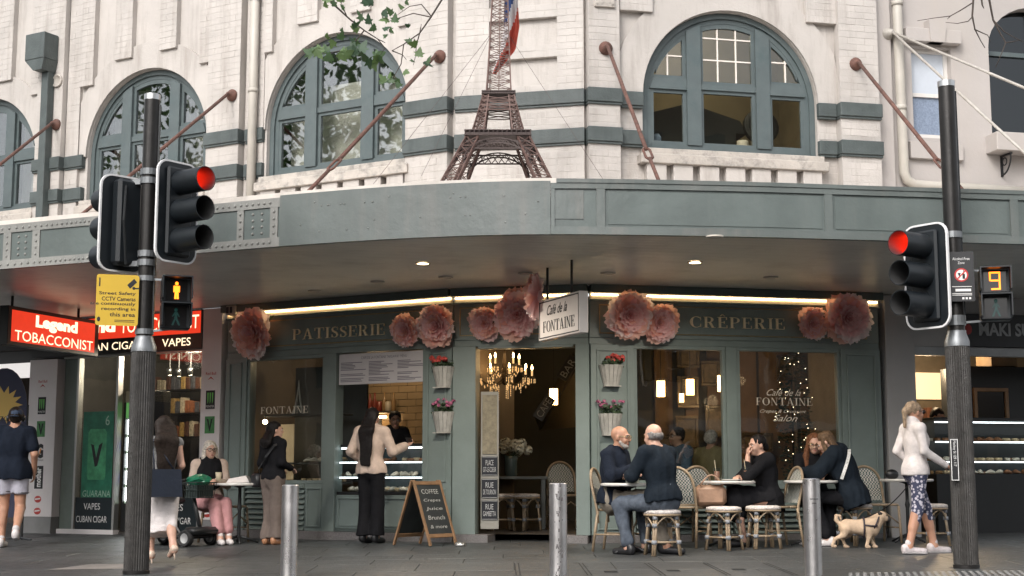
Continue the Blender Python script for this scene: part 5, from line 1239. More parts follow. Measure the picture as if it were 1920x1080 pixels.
for k in range(9):
    u = 5.5+k*.13; q = MB(); q.bbox(u, u+.09, D-.28, D-.15, 1.54, 1.62+.2*random.random(), .005, M); tag(q.build('package', random.choice(gm)), 'package on the lit sushi shop back shelf', 'package', 'packages on the sushi back shelf')
mr = thing('framed_mirror', 'timber framed mirror standing on the sushi counter back', 'mirror', FR.P(5.75, -1.3, 1.6)); a0_, z0_ = FR.uz(1828, 790, -1.2); a1_, z1_ = FR.uz(1890, 728, -1.2)
for b in ((a0_, a1_, z1_-.05, z1_), (a0_, a0_+.05, z0_, z1_-.05), (a1_-.05, a1_, z0_, z1_-.05)): fb(FR, b[0], b[1], -1.24, -1.19, b[2], b[3], 'frame', mat('mirror_wood', (.32, .19, .1), .5, var=.2), mr)
fb(FR, a0_+.05, a1_-.05, -1.23, -1.22, z0_, z1_-.05, 'glass', mat('mirror_dark', (.08, .08, .08), .08, .9, var=0), mr); fb(FR, a0_-.1, 8, -1.9, -1.25, 1.4, 2.3, 'carcass', M_black, mr)
for k, z in ((0, 2.31), (1, 2.5)): fb(FR, a0_+.35, a0_+.75, -1.7, -1.3, z, z+.17, 'carton', mat('carton', (.33, .22, .12), .6, var=.2), mr)
sc_ = thing('sushi_display_case', 'lit glass sushi display case on a black counter', 'display case', FR.P(6, -.7, 0))
c0 = FR.uz(1754, 840, -.55)[0]; zt = FR.uz(1850, 783, -.55)[1]; zm = FR.uz(1850, 889, -.55)[1]; cE = c0+2.6
fb(FR, c0, cE, -1.3, -.55, .03, zm, 'counter', M_black, sc_); fb(FR, c0, cE, -1.25, -.56, zt-.03, zt, 'top', M_black, sc_)
q = MB(); q.box(c0+.01, cE, .57, .575, zm, zt-.03, M); q.box(c0+.005, c0+.01, .575, 1.2, zm, zt-.03, M); q.build('glass', M_caseglass, sc_)
fb(FR, c0, cE, -1.25, -1.23, zm, zt-.03, 'back', mat('case_mirror', (.05, .055, .055), .3, var=0), sc_)
for k, z in enumerate(np.linspace(zm+.17, zt-.05, 3)):
    if k < 2: q = MB(); q.box(c0+.02, cE, .6, 1.2, z-.006, z, M); q.build('shelf', M_caseglass, sc_)
    fb(FR, c0+.03, cE-.1, -.605, -.592, z-.02, z-.004, 'shelf_light', M_ledw, sc_, 0)
for z, nm in ((zm+.002, 'bottom'), (zm+.172, 'middle'), (zm+.33, 'upper')):
    zz = z if nm == 'bottom' else (np.linspace(zm+.17, zt-.05, 3)[0 if nm == 'middle' else 1]+.002)
    pastries(FR, c0+.05, c0+1.7, -.62, -1.0, zz, 13, 2, 'sushi pack on the %s shelf of the glass case' % nm, 'sushi packs on the %s shelf' % nm, .85)
l = bpy.data.lights.new('sushi_light', 'POINT'); l.energy = 60; l.color = (1, .74, .45); l.shadow_soft_size = .2; o = bpy.data.objects.new('sushi_light', l); COL.objects.link(o); o.location = FR.P(5.4, -1.9, 2.3)
# ================================================================== traffic signals
M_pole = mat('pole_bronze', (.032, .03, .029), .35, .6, var=.15, vs=6, bump=.1, bs=30)
M_sleeve = mat('fluted_sleeve', (.036, .033, .03), .55, var=.35, vs=10, bump=.4, bs=40, stain=(.08, .076, .072), ss=14, sa=.5)
M_cast = mat('cast_grey', (.22, .23, .24), .4, .6, var=.1)
M_sig = mat('signal_black', (.009, .012, .015), .4, var=.15)
M_visin = mat('visor_inside', (.05, .05, .05), .35, var=0, spec=.8)
M_edge = mat('white_border', (.75, .74, .74), .5, var=.04)
M_off = mat('unlit_lens', (.015, .015, .017), .15, var=0)
M_redl = emis('red_lens', (1, .022, .006), 6)
M_stl = mat('stainless', (.8, .77, .76), .3, 1., var=.14, vs=5, bump=.05, bs=15)
def smart_pole(base, ztop, zs, rs, rp):
    t_ = thing('traffic_pole', '', 'pole', base); M = Matrix.Translation(Vector(base)); h = ztop-base[2]; s = zs-base[2]
    q = MB(); n = 64; vs = []
    for z in (.0, s):
        for j in range(n): r = rs*(1 if j % 2 else .94); a = 2*math.pi*j/n; vs.append((base[0]+r*math.cos(a), base[1]+r*math.sin(a), base[2]+z))
    q.add(vs, [(j, (j+1) % n, n+(j+1) % n, n+j) for j in range(n)]+[tuple(range(n, 2*n))]); q.build('fluted_sleeve', M_sleeve, t_)
    q = MB(); q.lathe([(rs*1.06, -.01), (rs*1.06, .03), (rs, .035)], 24, M); q.build('base_ring', M_pole, t_, 'auto')
    q = MB(); q.lathe([(rs*1.02, s), (rs*1.02, s+.05), (rp*1.12, s+.13), (rp*1.12, s+.15), (rp, s+.15)], 24, M); q.build('collar', M_cast, t_, 'auto')
    q = MB(); q.lathe([(rp, s+.14), (rp, h-.055)], 24, M); q.build('post', M_pole, t_, 'auto')
    q = MB(); q.lathe([(rp*1.04, h-.055), (rp*1.04, h), (rp*.9, h+.006)], 24, M); q.build('cap', M_steel, t_, 'auto')
    q = MB(); q.box(base[0]+rp*.7, base[0]+rp*1.12, base[1]-.02, base[1]+.02, base[2]+s+.2, base[2]+h-.1); q.build('side_channel', M_sig, t_); return t_
bL = on_ground(255, 1076); bR = on_ground(1812, 1065)
pL = smart_pole(bL, at_d(285, 178, bL[1])[2], at_d(270, 660, bL[1])[2], .116, .076); tag(pL, 'dark bronze traffic signal pole with fluted base and yellow camera sign')
pR = smart_pole(bR, at_d(1772, 153, bR[1])[2], at_d(1795, 650, bR[1])[2], .112, .078); tag(pR, 'dark bronze traffic signal pole with fluted base and alcohol-free sign')
def rrect(w, h, r, n=5):
    P = []
    for cx, cz, a0 in ((w/2-r, h/2-r, 0), (-w/2+r, h/2-r, 90), (-w/2+r, -h/2+r, 180), (w/2-r, -h/2+r, 270)):
        for k in range(n+1): a = math.radians(a0+90*k/n); P.append((cx+r*math.cos(a), cz+r*math.sin(a)))
    return P
def ring_prism(q, P, Q, y0, y1, M):
    n = len(P); vs = [M @ Vector((x, y, z)) for y in (y0, y1) for L_ in (P, Q) for x, z in L_]
    for i in range(n):
        j = (i+1) % n; q.add([], [])
    fs = []
    for i in range(n):
        j = (i+1) % n; fs += [(i, j, n+j, n+i), (2*n+i, 3*n+i, 3*n+j, 2*n+j), (i, 2*n+i, 2*n+j, j), (n+i, n+j, 3*n+j, 3*n+i)]
    q.add(vs, fs)
def signal_head(c, facing, label, h=1.0, w=.5, lit=0, pole=None):
    """facing: unit xy direction the lamps point to"""
    ang = math.atan2(facing[1], facing[0])+math.pi/2
    t_ = thing('traffic_light', label, 'traffic light', c); M = Matrix.Translation(Vector(c)) @ Matrix.Rotation(ang, 4, 'Z')
    P = rrect(w, h, .12); Q = rrect(w-.035, h-.035, .105)
    q = MB(); q.prism(Q, -.006, .006, M); q.build('backing_plate', M_sig, t_)
    q = MB(); ring_prism(q, P, Q, -.012, .012, M); q.build('white_border', M_edge, t_)
    q = MB(); q.bbox(-.15, .15, -.05, -.007, -.43, .43, .02, M); q.build('lamp_face', M_sig, t_)
    q = MB(); q.bbox(-.13, .13, .007, .15, -.42, .42, .03, M); q.build('housing', M_sig, t_)
    for k in range(3):
        z = .28-.28*k; L_ = .36; n = 22; q = MB(); vs = []
        for r, y0, y1 in ((.118, -.05, -.05-L_), (.112, -.05-L_, -.06)):
            for y in (y0, y1):
                for j in range(n): a = 2*math.pi*j/n; vs.append(M @ Vector((r*math.cos(a), y, z+r*math.sin(a))))
        for b in (0, n, 2*n): q.add([], [])
        fs = [(b+j, b+(j+1) % n, b+n+(j+1) % n, b+n+j) for b in (0, n, 2*n) for j in range(n)]
        q.add(vs, fs); q.m = [0]*n+[0]*n+[1]*n; vz = q.build('visor', [M_sig, M_visin], t_, 'auto')
        q = MB(); q.lathe([(.112, .0), (.09, .025), (.05, .04), (.001, .045)], 20, M @ Matrix.Translation((0, -.055, z)) @ Matrix.Rotation(math.pi/2, 4, 'X'), caps=False); q.build('lens', M_redl if k == 0 and lit else M_off, vz, True)
    if pole is not None:
        for z in (.40, -.40):
            a = Vector((pole[0], pole[1], c[2]+z)); b = M @ Vector((0, .06, z)); q = MB(); q.bar(a, b, .03, .05); q.lathe([(.09, -.03), (.09, .03)], 18, Matrix.Translation(a)); q.build('bracket', M_cast, t_)
        q = MB(); q.tube([M @ Vector((.06, .15, .35)), M @ Vector((.1, .2, .0)), M @ Vector((.05, .18, -.42))], .012, 6); q.build('cable', M_black, t_)
    return t_
def unit(x, y): l = math.hypot(x, y); return (x/l, y/l)
c = at_d(331, 398, bL[1]-.05); signal_head(c, unit(.80, -.60), 'black traffic light with red lamp lit, white border, on the camera-sign pole', h=.99, w=.5, lit=1, pole=bL)
c = at_d(229, 420, bL[1]+.1); signal_head(c, unit(-.72, .70), 'black traffic light seen from behind on the camera-sign pole', h=.95, w=.5, pole=bL)
c = at_d(1738, 518, bR[1]-.05); signal_head(c, unit(-.80, -.60), 'black traffic light with red lamp lit on the alcohol-free sign pole', h=1.0, w=.5, lit=1, pole=bR)
def ped_signal(c, facing, label, kind, pole):
    ang = math.atan2(facing[1], facing[0])+math.pi/2; t_ = thing('pedestrian_signal', label, 'pedestrian light', c); M = Matrix.Translation(Vector(c)) @ Matrix.Rotation(ang, 4, 'Z')
    M_amb = emis('amber_led', (1, .2, .012), 2.2); M_grn_ = mat('dim_green_lens', (.008, .035, .035), .3, emit=(.05, .5, .42), es=.025, var=0)
    for k, z in ((0, .125), (1, -.125)):
        q = MB(); q.bbox(-.14, .14, -.02, .14, z-.12, z+.12, .015, M); bx = q.build('lamp_box', M_sig, t_)
        q = MB()      # square hood
        for b in ((-.14, .14, .108, .12), (-.14, -.128, -.09, .108), (.128, .14, -.09, .108)): q.box(b[0], b[1], -.19, -.021, z+b[2], z+b[3], M)
        q.build('hood', M_sig, bx)
        q = MB(); q.box(-.1, .1, -.024, -.0205, z-.1, z+.1, M); q.build('lens', M_off, bx)
        q = MB()
        if k == 0 and kind == 'man':
            q.ell((0, -.026, z+.062), (.016, .004, .018), 8, 5, M); q.prism([(-.03, z+.04), (-.03, z-.02), (-.016, z-.02), (-.02, z-.085), (.0, z-.085), (.0, z-.03), (.004, z-.085), (.022, z-.085), (.018, z-.02), (.03, z-.02), (.03, z+.04)][::-1], -.028, -.025, M); q.build('red_man', M_amb, bx)
        elif k == 0:
            for b in ((-.035, .035, .07, .085), (-.035, .035, -.005, .01), (-.035, .035, -.085, -.07), (-.05, -.035, .0, .085), (.035, .05, -.085, .085)): q.box(b[0], b[1], -.028, -.025, z+b[2], z+b[3], M)
            q.build('digit', M_amb, bx)
        else:
            q.ell((0, -.026, z+.06), (.016, .004, .018), 8, 5, M); q.prism([(-.012, z+.04), (-.035, z-.0), (-.028, z-.006), (-.01, z+.015), (-.012, z-.02), (-.04, z-.085), (-.02, z-.085), (0, z-.03), (.024, z-.085), (.042, z-.085), (.014, z-.02), (.012, z+.015), (.03, z-.006), (.036, z+.0), (.014, z+.04)], -.028, -.025, M); q.build('green_man', M_grn_, bx)
    for z in (.25, -.26):
        a = Vector((pole[0], pole[1], c[2]+z)); b = M @ Vector((0, .07, z*.9)); q = MB(); q.bar(a, b, .02, .02); q.lathe([(.088, -.025), (.088, .025)], 18, Matrix.Translation(a)); q.build('bracket', M_cast, t_)
ped_signal(at_d(330, 569, bL[1]-.1), unit(.3, -.95), 'pedestrian signal with lit amber man below the red traffic light', 'man', bL)
ped_signal(at_d(1866, 552, bR[1]-.1), unit(-.25, -.97), 'pedestrian countdown signal showing an amber 9', 'nine', bR)
# signs on the poles
def sign_plate(tl, tr, br, bl, d0, d1, name, label, m, cat='sign'):
    a, b = at_d(*bl, d0), at_d(*br, d1); zt = (at_d(*tl, d0)[2]+at_d(*tr, d1)[2])/2; zb = (a[2]+b[2])/2
    ang = math.atan2(b[1]-a[1], b[0]-a[0]); L_ = math.hypot(b[0]-a[0], b[1]-a[1]); M = Matrix.Translation((a[0], a[1], zb)) @ Matrix.Rotation(ang, 4, 'Z')
    t_ = thing(name, label, cat, (a[0], a[1], zb)); q = MB(); H = zt-zb; P = [(x+L_/2, z+H/2) for x, z in rrect(L_, H, min(L_, H)*.06, 3)]; q.prism(P, -.003, .003, M); q.build('plate', m, t_); return t_, M, L_, H
y0 = bL[1]
t_, M, L_, H = sign_plate((180, 512), (262, 518), (258, 614), (178, 607), y0-.20, y0-.10, 'camera_sign', 'yellow street safety camera warning sign on the pole', mat('sign_yellow', (.62, .4, .035), .45, var=.04))
q = MB(); 
for k, s in enumerate(('Street Safety', 'CCTV Cameras', 'are continuously', 'recording in', 'this area')):
    w_ = len(s)*.0265*L_/.40; put_text(q, s, L_*.93-w_, L_*.93, H*(.585-.102*k), H*(.665-.102*k), -.0045, M, bold=.015)
q.prism([(L_*.72, H*.80), (L_*.88, H*.93), (L_*.95, H*.86), (L_*.79, H*.73)], -.0045, -.0035, M); q.box(L_*.9, L_*1.0, -.0045, -.0035, H*.725, H*.75, M)
q.ell((L_*.88, -.004, H*.74), (.015, .001, .015), 8, 4, M)
for z in (.1, .07): q.box(L_*.45, L_*.92, -.0045, -.0035, H*z, H*(z+.012), M)
q.box(L_*.06, L_*.09, -.0045, -.0035, H*.76, H*.93, M); q.ell((L_*.08, -.004, H*.12), (.016, .001, .024), 8, 4, M)
q.build('print', M_ink, t_)
y0 = bR[1]
t_, M, L_, H = sign_plate((1776, 470), (1826, 474), (1829, 567), (1780, 563), y0-.13, y0-.16, 'alcohol_free_sign', 'dark alcohol-free zone sign on the pole', mat('sign_dark_grey', (.028, .028, .03), .4, var=.05))
q = MB(); put_text(q, 'Alcohol-Free', L_*.18, L_*.84, H*.83, H*.885, -.0045, M); put_text(q, 'Zone', L_*.38, L_*.64, H*.75, H*.80, -.0045, M)
P = [(L_/2+.062*math.cos(a), H*.53+.062*math.sin(a)) for a in np.linspace(0, 6.283, 20, endpoint=False)]; q.prism(P, -.0045, -.0035, M); q.box(L_*.25, L_*.85, -.0045, -.0035, H*.2, H*.25, M)
for z in (.29, .15, .12): q.box(L_*.12, L_*.88, -.0045, -.0035, H*z, H*(z+.012), M)
for x in (.5, .63, .76): q.box(L_*x, L_*(x+.08), -.0045, -.0035, H*.04, H*.08, M)
tag(q.build('print', M_whiteink, t_), kind='stuff')
q = MB(); Q = [(L_/2+.05*math.cos(a), H*.53+.05*math.sin(a)) for a in np.linspace(0, 6.283, 20, endpoint=False)]; P = [(L_/2+.064*math.cos(a), H*.53+.064*math.sin(a)) for a in np.linspace(0, 6.283, 20, endpoint=False)]; ring_prism(q, P, Q, -.006, -.0046, M)
Mx = M @ Matrix.Translation((L_/2, 0, H*.53)) @ Matrix.Rotation(-math.pi/4, 4, 'Y'); q.box(-.05, .05, -.0062, -.0047, -.006, .006, Mx); q.build('prohibition_ring', mat('sign_red', (.5, .03, .03), .5, var=0), t_)
q = MB(); q.box(L_*.54, L_*.64, -.0055, -.0046, H*.45, H*.55, M); q.box(L_*.575, L_*.605, -.0055, -.0046, H*.55, H*.62, M); q.prism([(L_*.36, H*.57), (L_*.48, H*.57), (L_*.43, H*.5), (L_*.43, H*.46), (L_*.41, H*.46), (L_*.41, H*.5)][::-1], -.0055, -.0046, M); q.build('pictogram', M_ink, t_)
p = at_d(1790, 862, y0-.125); t_ = thing('street_name_strip', 'narrow vertical black strip sign reading Macleay St on the pole', 'sign', p); M = Matrix.Translation(p)
q = MB(); q.bbox(-.035, .035, 0, .012, -.19, .19, .003, M); q.build('plate', M_ink, t_)
q = MB(); ring_prism(q, [(-.034, -.189), (.034, -.189), (.034, .189), (-.034, .189)], [(-.028, -.183), (.028, -.183), (.028, .183), (-.028, .183)], -.002, .0, M); Mx = M @ Matrix.Rotation(math.pi/2, 4, 'Y'); put_text(q, 'Macleay St 129 - 117', -.175, .06, -.016, .016, -.002, Mx); q.build('print', M_whiteink, t_)
# bollards
for k, (x, yt, wpx, yb, lab) in enumerate(((541, 909, 31, 1086, 'stainless bollard in front of the woman in taupe trousers'), (1047, 906, 33, 1090, 'scuffed stainless bollard in front of the cafe doorway'), (1526, 897, 32, 1090, 'stainless bollard in front of the long-haired women'))):
    b = on_ground(x, yb); zt = at_d(x, yt, b[1])[2]; r = wpx/2*b[1]/FPX; t_ = thing('steel_bollard', lab, 'bollard', b, 'stainless bollards along the kerb'); M = Matrix.Translation(b)
    q = MB(); q.lathe([(r, 0), (r, zt-b[2]-.006), (r-.006, zt-b[2])], 32, M); q.build('tube', M_stl, t_, 'auto'); q = MB(); q.lathe([(r*1.5, -.01), (r*1.5, .012), (r*1.02, .016)], 24, M); q.build('base_flange', M_stl, t_, 'auto')
    if k == 2:
        for z, a in ((-.17, .03), (-.205, .012)): q = MB(); q.box(-a, a+.01, -r-.0015, -r+.004, zt-b[2]+z-.003, zt-b[2]+z+.003, M); q.build('slot', M_ink, t_)
    if k == 1:
        q = MB()
        for j in range(40): a = -1.6+random.gauss(0, .22); z = (zt-b[2])*random.random(); s = .004+.012*random.random(); Mx = M @ Matrix.Rotation(a+math.pi/2, 4, 'Z'); q.box(-s*.4, s*.4, -r-.0006, -r+.003, z-s, z+s, Mx)
        tag(q.build('scuffs', mat('scuff_dark', (.12, .11, .11), .7), t_), kind='stuff')

# ================================================================== lattice tower on the awning
def tower():
    d = 15.3; cx = at_d(932, 333, d)[0]; zz = lambda y: at_d(940, y, d)[2]; S = .985*d/FPX
    base = np.array([cx, d, 3.48]); root = thing('lattice_tower', 'brown iron lattice tower model standing on the awning', 'tower', base)
    m = mat('tower_iron', (.125, .075, .064), .6, .2, var=.2, vs=10); md = mat('tower_dark_iron', (.06, .042, .039), .6, .2, var=.2, vs=10)
    lean = lambda z: cx+(z-3.5)*.012
    def corner(z, hw, sx, sy): return np.array([lean(z)+sx*hw, d+sy*hw, z])
    z0, z1, z2, z3 = 3.48, zz(268), zz(184), zz(-160)
    H0 = 94*S+(zz(333)-z0)*.42
    def hw_low(z): t = (z-z0)/(z1-z0); return H0+(60*S-H0)*t
    def hw_mid(z): t = (z-z1)/(z2-z1); return (54-24*t**.85)*S
    def hw_up(z): t = (z-z2)/(z3-z2); return (25-16*t**.8)*S
    def column(fo, fi, za, zb, n, sx, sy, name, wd=.02):
        """leg with four chords between outer half width fo(z) and inner fi(z)"""
        q = MB(); zs = np.linspace(za, zb, n+1)
        ch = lambda z, a, b: np.array([lean(z)+sx*(fo(z) if a else fi(z)), d+sy*(fo(z) if b else fi(z)), z])
        for a, b in ((0, 0), (0, 1), (1, 0), (1, 1)):
            for k in range(n): q.bar(ch(zs[k], a, b), ch(zs[k+1], a, b), wd)
        for k in range(n):
            for (a, b), (a2, b2) in (((0, 0), (1, 0)), ((0, 1), (1, 1)), ((0, 0), (0, 1)), ((1, 0), (1, 1))):
                q.bar(ch(zs[k], a, b), ch(zs[k+1], a2, b2), wd*.5); q.bar(ch(zs[k], a2, b2), ch(zs[k+1], a, b), wd*.5); q.bar(ch(zs[k], a, b), ch(zs[k], a2, b2), wd*.5)
        q.build(name, m, root)
    for sx in (-1, 1):
        for sy in (-1, 1):
            column(hw_low, lambda z: hw_low(z)-.19+.06*(z-z0)/(z1-z0), z0, z1, 8, sx, sy, 'lower_leg', .016)
            column(hw_mid, lambda z: hw_mid(z)-.13+.07*(z-z1)/(z2-z1), z1+.09, z2, 7, sx, sy, 'middle_leg', .013)
    for z, hw, t in ((z1, 64*S, .065), (z2, 33*S, .04)):
        q = MB(); X = lean(z)
        q.bbox(X-hw, X+hw, d-hw, d+hw, z, z+.02, .004); q.bbox(X-hw, X+hw, d-hw, d+hw, z+t-.012, z+t, .003)
        for s in (-1, 1):
            q.box(X-hw+.01, X+hw-.01, d+s*(hw-.02)-.006, d+s*(hw-.02)+.006, z+.02, z+t*.6); q.box(X+s*(hw-.02)-.006, X+s*(hw-.02)+.006, d-hw+.01, d+hw-.01, z+.02, z+t*.6)
        for k in range(15):
            for s in (-1, 1): x = X-hw+.01+(2*hw-.02)*k/14; q.box(x-.004, x+.004, d+s*hw-.006, d+s*hw+.002, z, z+t)
        q.build('platform', md, root)
    for s in (-1, 1):
        for ax in (0, 1):
            q = MB(); zb = z1-.34; w = hw_low(zb)-.14; pts = []; pts2 = []
            for k in range(17):
                a = math.pi*k/16; o1 = w*math.cos(a); zc = zb+(.26)*math.sin(a); off = s*(hw_low(zc)-.02)
                p = np.array([lean(zc)+(o1 if ax == 0 else off), d+(off if ax == 0 else o1), zc]); pts.append(p); pts2.append(p*1+np.array([0, 0, .05]))
            for k in range(16): q.bar(pts[k], pts[k+1], .014); q.bar(pts2[k], pts2[k+1], .012); q.bar(pts[k], pts2[k+1], .007)
            q.build('arch', md, root)
            q = MB(); hw = hw_low(z1-.12)
            for zc in (z1-.15, z1-.06):
                h2 = hw_low(zc)-.02; a, b = (corner(zc, h2, -1, s), corner(zc, h2, 1, s)) if ax == 0 else (corner(zc, h2, s, -1), corner(zc, h2, s, 1)); q.bar(a, b, .014)
            n = 10
            for k in range(n):
                t0, t1 = k/n, (k+1)/n; za, zb_ = z1-.15, z1-.06; h2, h3 = hw_low(za)-.02, hw_low(zb_)-.02
                f = lambda z, h, t: np.array([lean(z)+(h*(2*t-1) if ax == 0 else s*h), d+(s*h if ax == 0 else h*(2*t-1)), z]); q.bar(f(za, h2, t0), f(zb_, h3, t1), .007); q.bar(f(za, h2, t1), f(zb_, h3, t0), .007)
            q.build('girder', md, root)
            q = MB(); n = 3
            for k in range(n):
                za, zb_ = z1+.12+(z2-z1-.14)*(.55+.15*k), z1+.12+(z2-z1-.14)*(.55+.15*(k+1)); h2, h3 = hw_mid(za), hw_mid(min(zb_, z2))
                A1, B1, A2, B2 = [(corner(z, h, a, s) if ax == 0 else corner(z, h, s, a)) for z, h, a in ((za, h2, -1), (za, h2, 1), (zb_, h3, -1), (zb_, h3, 1))]
                q.bar(A1, B2, .009); q.bar(B1, A2, .009); q.bar(A1, B1, .01)
            q.build('brace', m, root)
    q = MB(); n = 22; zs = z2+.05+(z3-z2-.05)*np.linspace(0, 1, n+1)
    for k in range(n):
        for i, (sx, sy) in enumerate(((-1, -1), (1, -1), (1, 1), (-1, 1))):
            nx_, ny_ = ((1, -1), (1, 1), (-1, 1), (-1, -1))[i]
            a, a2, b, b2 = corner(zs[k], hw_up(zs[k]), sx, sy), corner(zs[k+1], hw_up(zs[k+1]), sx, sy), corner(zs[k], hw_up(zs[k]), nx_, ny_), corner(zs[k+1], hw_up(zs[k+1]), nx_, ny_)
            q.bar(a, a2, .013); q.bar(a, b2, .006); q.bar(b, a2, .006); q.bar(a, b, .007); q.bar((a+b)/2, (a2+b2)/2, .007)
    q.build('shaft', m, root)
    q = MB(); q.lathe([(.05, 0), (.055, .05), (.03, .12), (.012, .3), (.003, .6)], 8, Matrix.Translation((lean(z3), d, z3))); q.build('spire', m, root)
    for (px, py) in ((790, 330), (1130, 335), (700, 345)):
        e = at_d(px, py, 14.6); a = corner(zz(60), .08, -1 if px < 930 else 1, 0); q = MB(); q.tube([a, e], .0022, 4); q.build('guy_wire', md, root)
    return d, cx
TD, TX = tower()
# drooping tricolour
fl = thing('tricolour_flag', 'drooping blue white and red flag behind the lattice tower', 'flag', at_d(955, 60, 15.55)); q = MB()
nu, nv = 14, 26; vs = []
for j in range(nv+1):
    v = j/nv
    for i in range(nu+1):
        u = i/nu; xl = np.interp(v, [0, .5, .75, 1], [946, 945, 938, 922]); xr = np.interp(v, [0, .5, .75, 1], [968, 974, 967, 931]); px = xl+(xr-xl)*u; py = -40+v*178
        vs.append(at_d(px, py, 15.62+.05*math.sin(u*9+v*2)))
fs = []; ms = []
for j in range(nv):
    for i in range(nu):
        fs.append((j*(nu+1)+i, j*(nu+1)+i+1, (j+1)*(nu+1)+i+1, (j+1)*(nu+1)+i)); pv = -40+178*j/nv; xx_ = np.interp(j/nv, [0, .5, .75, 1], [946, 945, 938, 922])+28*i/nu; e_ = 2.7*(xx_-952); ms.append(0 if pv < 28-e_ else (1 if pv < 66-e_ else 2))
q.add(vs, fs); q.m = ms; q.build('cloth', [mat('flag_blue', (.03, .06, .18), .8), mat('flag_white', (.55, .52, .52), .8), mat('flag_red', (.42, .07, .045), .8)], fl, True)

# ================================================================== paper peonies
def petal_mesh(seed, w=1., ruff=.09):
    rs = random.Random(seed); q = MB(); nu, nv = 14, 8; vs = []; ph = rs.random()*6
    for j in range(nv+1):
        v = j/nv; wd = w*(.22+.62*math.sin(min(v*1.15, 1)*math.pi*.55))*(1 if v < .85 else 1-.25*(v-.85)/.15)
        for i in range(nu+1):
            u = i/nu*2-1; x = u*wd*.5; y = v+.06*math.cos(u*9+ph)*max(0, v-.55)*1.6-.10*u*u*v+.10*math.sin(u*24+ph)*max(0, v-.72)
            z = .16*u*u*wd+.12*v*v-.1*max(0, v-.7)+ruff*.9*math.sin(u*6+ph)*max(0, v-.35)+.06*math.sin(u*14+ph*2)*max(0, v-.5)
            vs.append((x, y, z))
    q.add(vs, [(j*(nu+1)+i, j*(nu+1)+i+1, (j+1)*(nu+1)+i+1, (j+1)*(nu+1)+i) for j in range(nv) for i in range(nu)]); return q
def petal_mat(name, c):
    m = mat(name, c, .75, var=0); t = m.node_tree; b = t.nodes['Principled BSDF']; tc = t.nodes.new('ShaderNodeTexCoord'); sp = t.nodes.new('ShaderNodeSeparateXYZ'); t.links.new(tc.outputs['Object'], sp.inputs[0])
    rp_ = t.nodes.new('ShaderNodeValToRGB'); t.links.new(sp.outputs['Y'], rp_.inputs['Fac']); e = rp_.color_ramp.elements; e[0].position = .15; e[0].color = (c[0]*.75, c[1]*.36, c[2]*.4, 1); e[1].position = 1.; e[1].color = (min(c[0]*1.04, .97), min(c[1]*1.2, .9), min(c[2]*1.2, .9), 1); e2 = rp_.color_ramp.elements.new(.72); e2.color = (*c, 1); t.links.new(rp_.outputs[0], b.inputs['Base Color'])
    tr = t.nodes.new('ShaderNodeBsdfTranslucent'); tr.inputs[0].default_value = (*[min(x*1.1, 1) for x in c], 1)
    mx = t.nodes.new('ShaderNodeMixShader'); mx.inputs[0].default_value = .4; t.links.new(b.outputs[0], mx.inputs[1]); t.links.new(tr.outputs[0], mx.inputs[2]); t.links.new(mx.outputs[0], t.nodes['Material Output'].inputs['Surface']); return m
PM = [petal_mat('petal_rose', (.97, .63, .63)), petal_mat('petal_coral', (.97, .56, .48)), petal_mat('petal_deep', (.93, .55, .56)), petal_mat('petal_pale', (.97, .78, .77))]
PME = {}
for i, m_ in enumerate(PM):
    for s in range(3): PME[(i, s)] = petal_mesh(s*7+i, 1.0, .1).mesh('petal', m_, True)
GM = mat('flower_leaf', (.06, .1, .05), .6)
def peony(x, y, rpx, fac, w, label, coral=.25, squash=1., normal=None):
    if isinstance(fac, tuple): c = at_d(x, y, fac[0]); sc = fac[0]/FPX; nrm = Vector(fac[1])
    else:
        u, z = fac.uz(x, y, w); c = fac.P(u, w, z); sc = c[1]/FPX; nrm = Vector((fac.n[0], fac.n[1], -.12))
    r = rpx*sc; t_ = thing('paper_peony', label, 'flower', c, 'giant paper peonies on the shopfront'); B = Matrix.Translation(Vector(c)) @ nrm.to_track_quat('Z', 'Y').to_matrix().to_4x4()
    rs = random.Random(x*7+y)
    for ring, (n, ln, tilt, rad, off) in enumerate(((7, 1.04, 4, .06, 0.), (8, .94, 12, .05, .04), (8, .80, 22, .05, .08), (8, .64, 34, .05, .12), (7, .5, 46, .04, .15), (6, .38, 58, .03, .18), (5, .26, 72, .012, .2))):
        for k in range(n):
            a = 2*math.pi*(k+.5*(ring % 2))/n+rs.uniform(-.13, .13); L_ = r*ln*rs.uniform(.88, 1.1); tl = math.radians(tilt+rs.uniform(-5, 5))
            ci = 1 if rs.random() < coral*(1.3 if ring < 3 else .6) else (2 if ring > 4 and rs.random() < .6 else (3 if ring < 2 and rs.random() < .5 else 0))
            M_ = B @ Matrix.Rotation(a, 4, 'Z') @ Matrix.Translation((0, rad*r, off*r)) @ Matrix.Rotation(tl, 4, 'X') @ Matrix.Diagonal((L_*rs.uniform(1.0, 1.35), L_, L_*rs.uniform(.8, 1.2), 1))
            piece('petal', PME[(ci, rs.randrange(3))], t_, M_)
    q = MB(); q.ell((0, 0, .02*r), (r*.3, r*.3, r*.12), 10, 5, B); q.build('core', PM[2], t_, True)
    if rs.random() < .7:
        q = MB(); a = rs.random()*6.3; q.add([B @ Vector(p) for p in ((r*.7*math.cos(a), r*.7*math.sin(a), 0), (r*1.0*math.cos(a+.1), r*1.0*math.sin(a+.1), .01), (r*1.25*math.cos(a), r*1.25*math.sin(a), -.01), (r*1.0*math.cos(a-.1), r*1.0*math.sin(a-.1), .01))], [(0, 1, 2, 3)]); q.build('leaf', GM, t_)
peony(479, 624, 45, FL, .12, 'giant pink paper peony at the outer end of the PATISSERIE board', .45)
peony(763, 620, 31, FL, .10, 'smaller pink paper peony next to the last letters of PATISSERIE', .35)
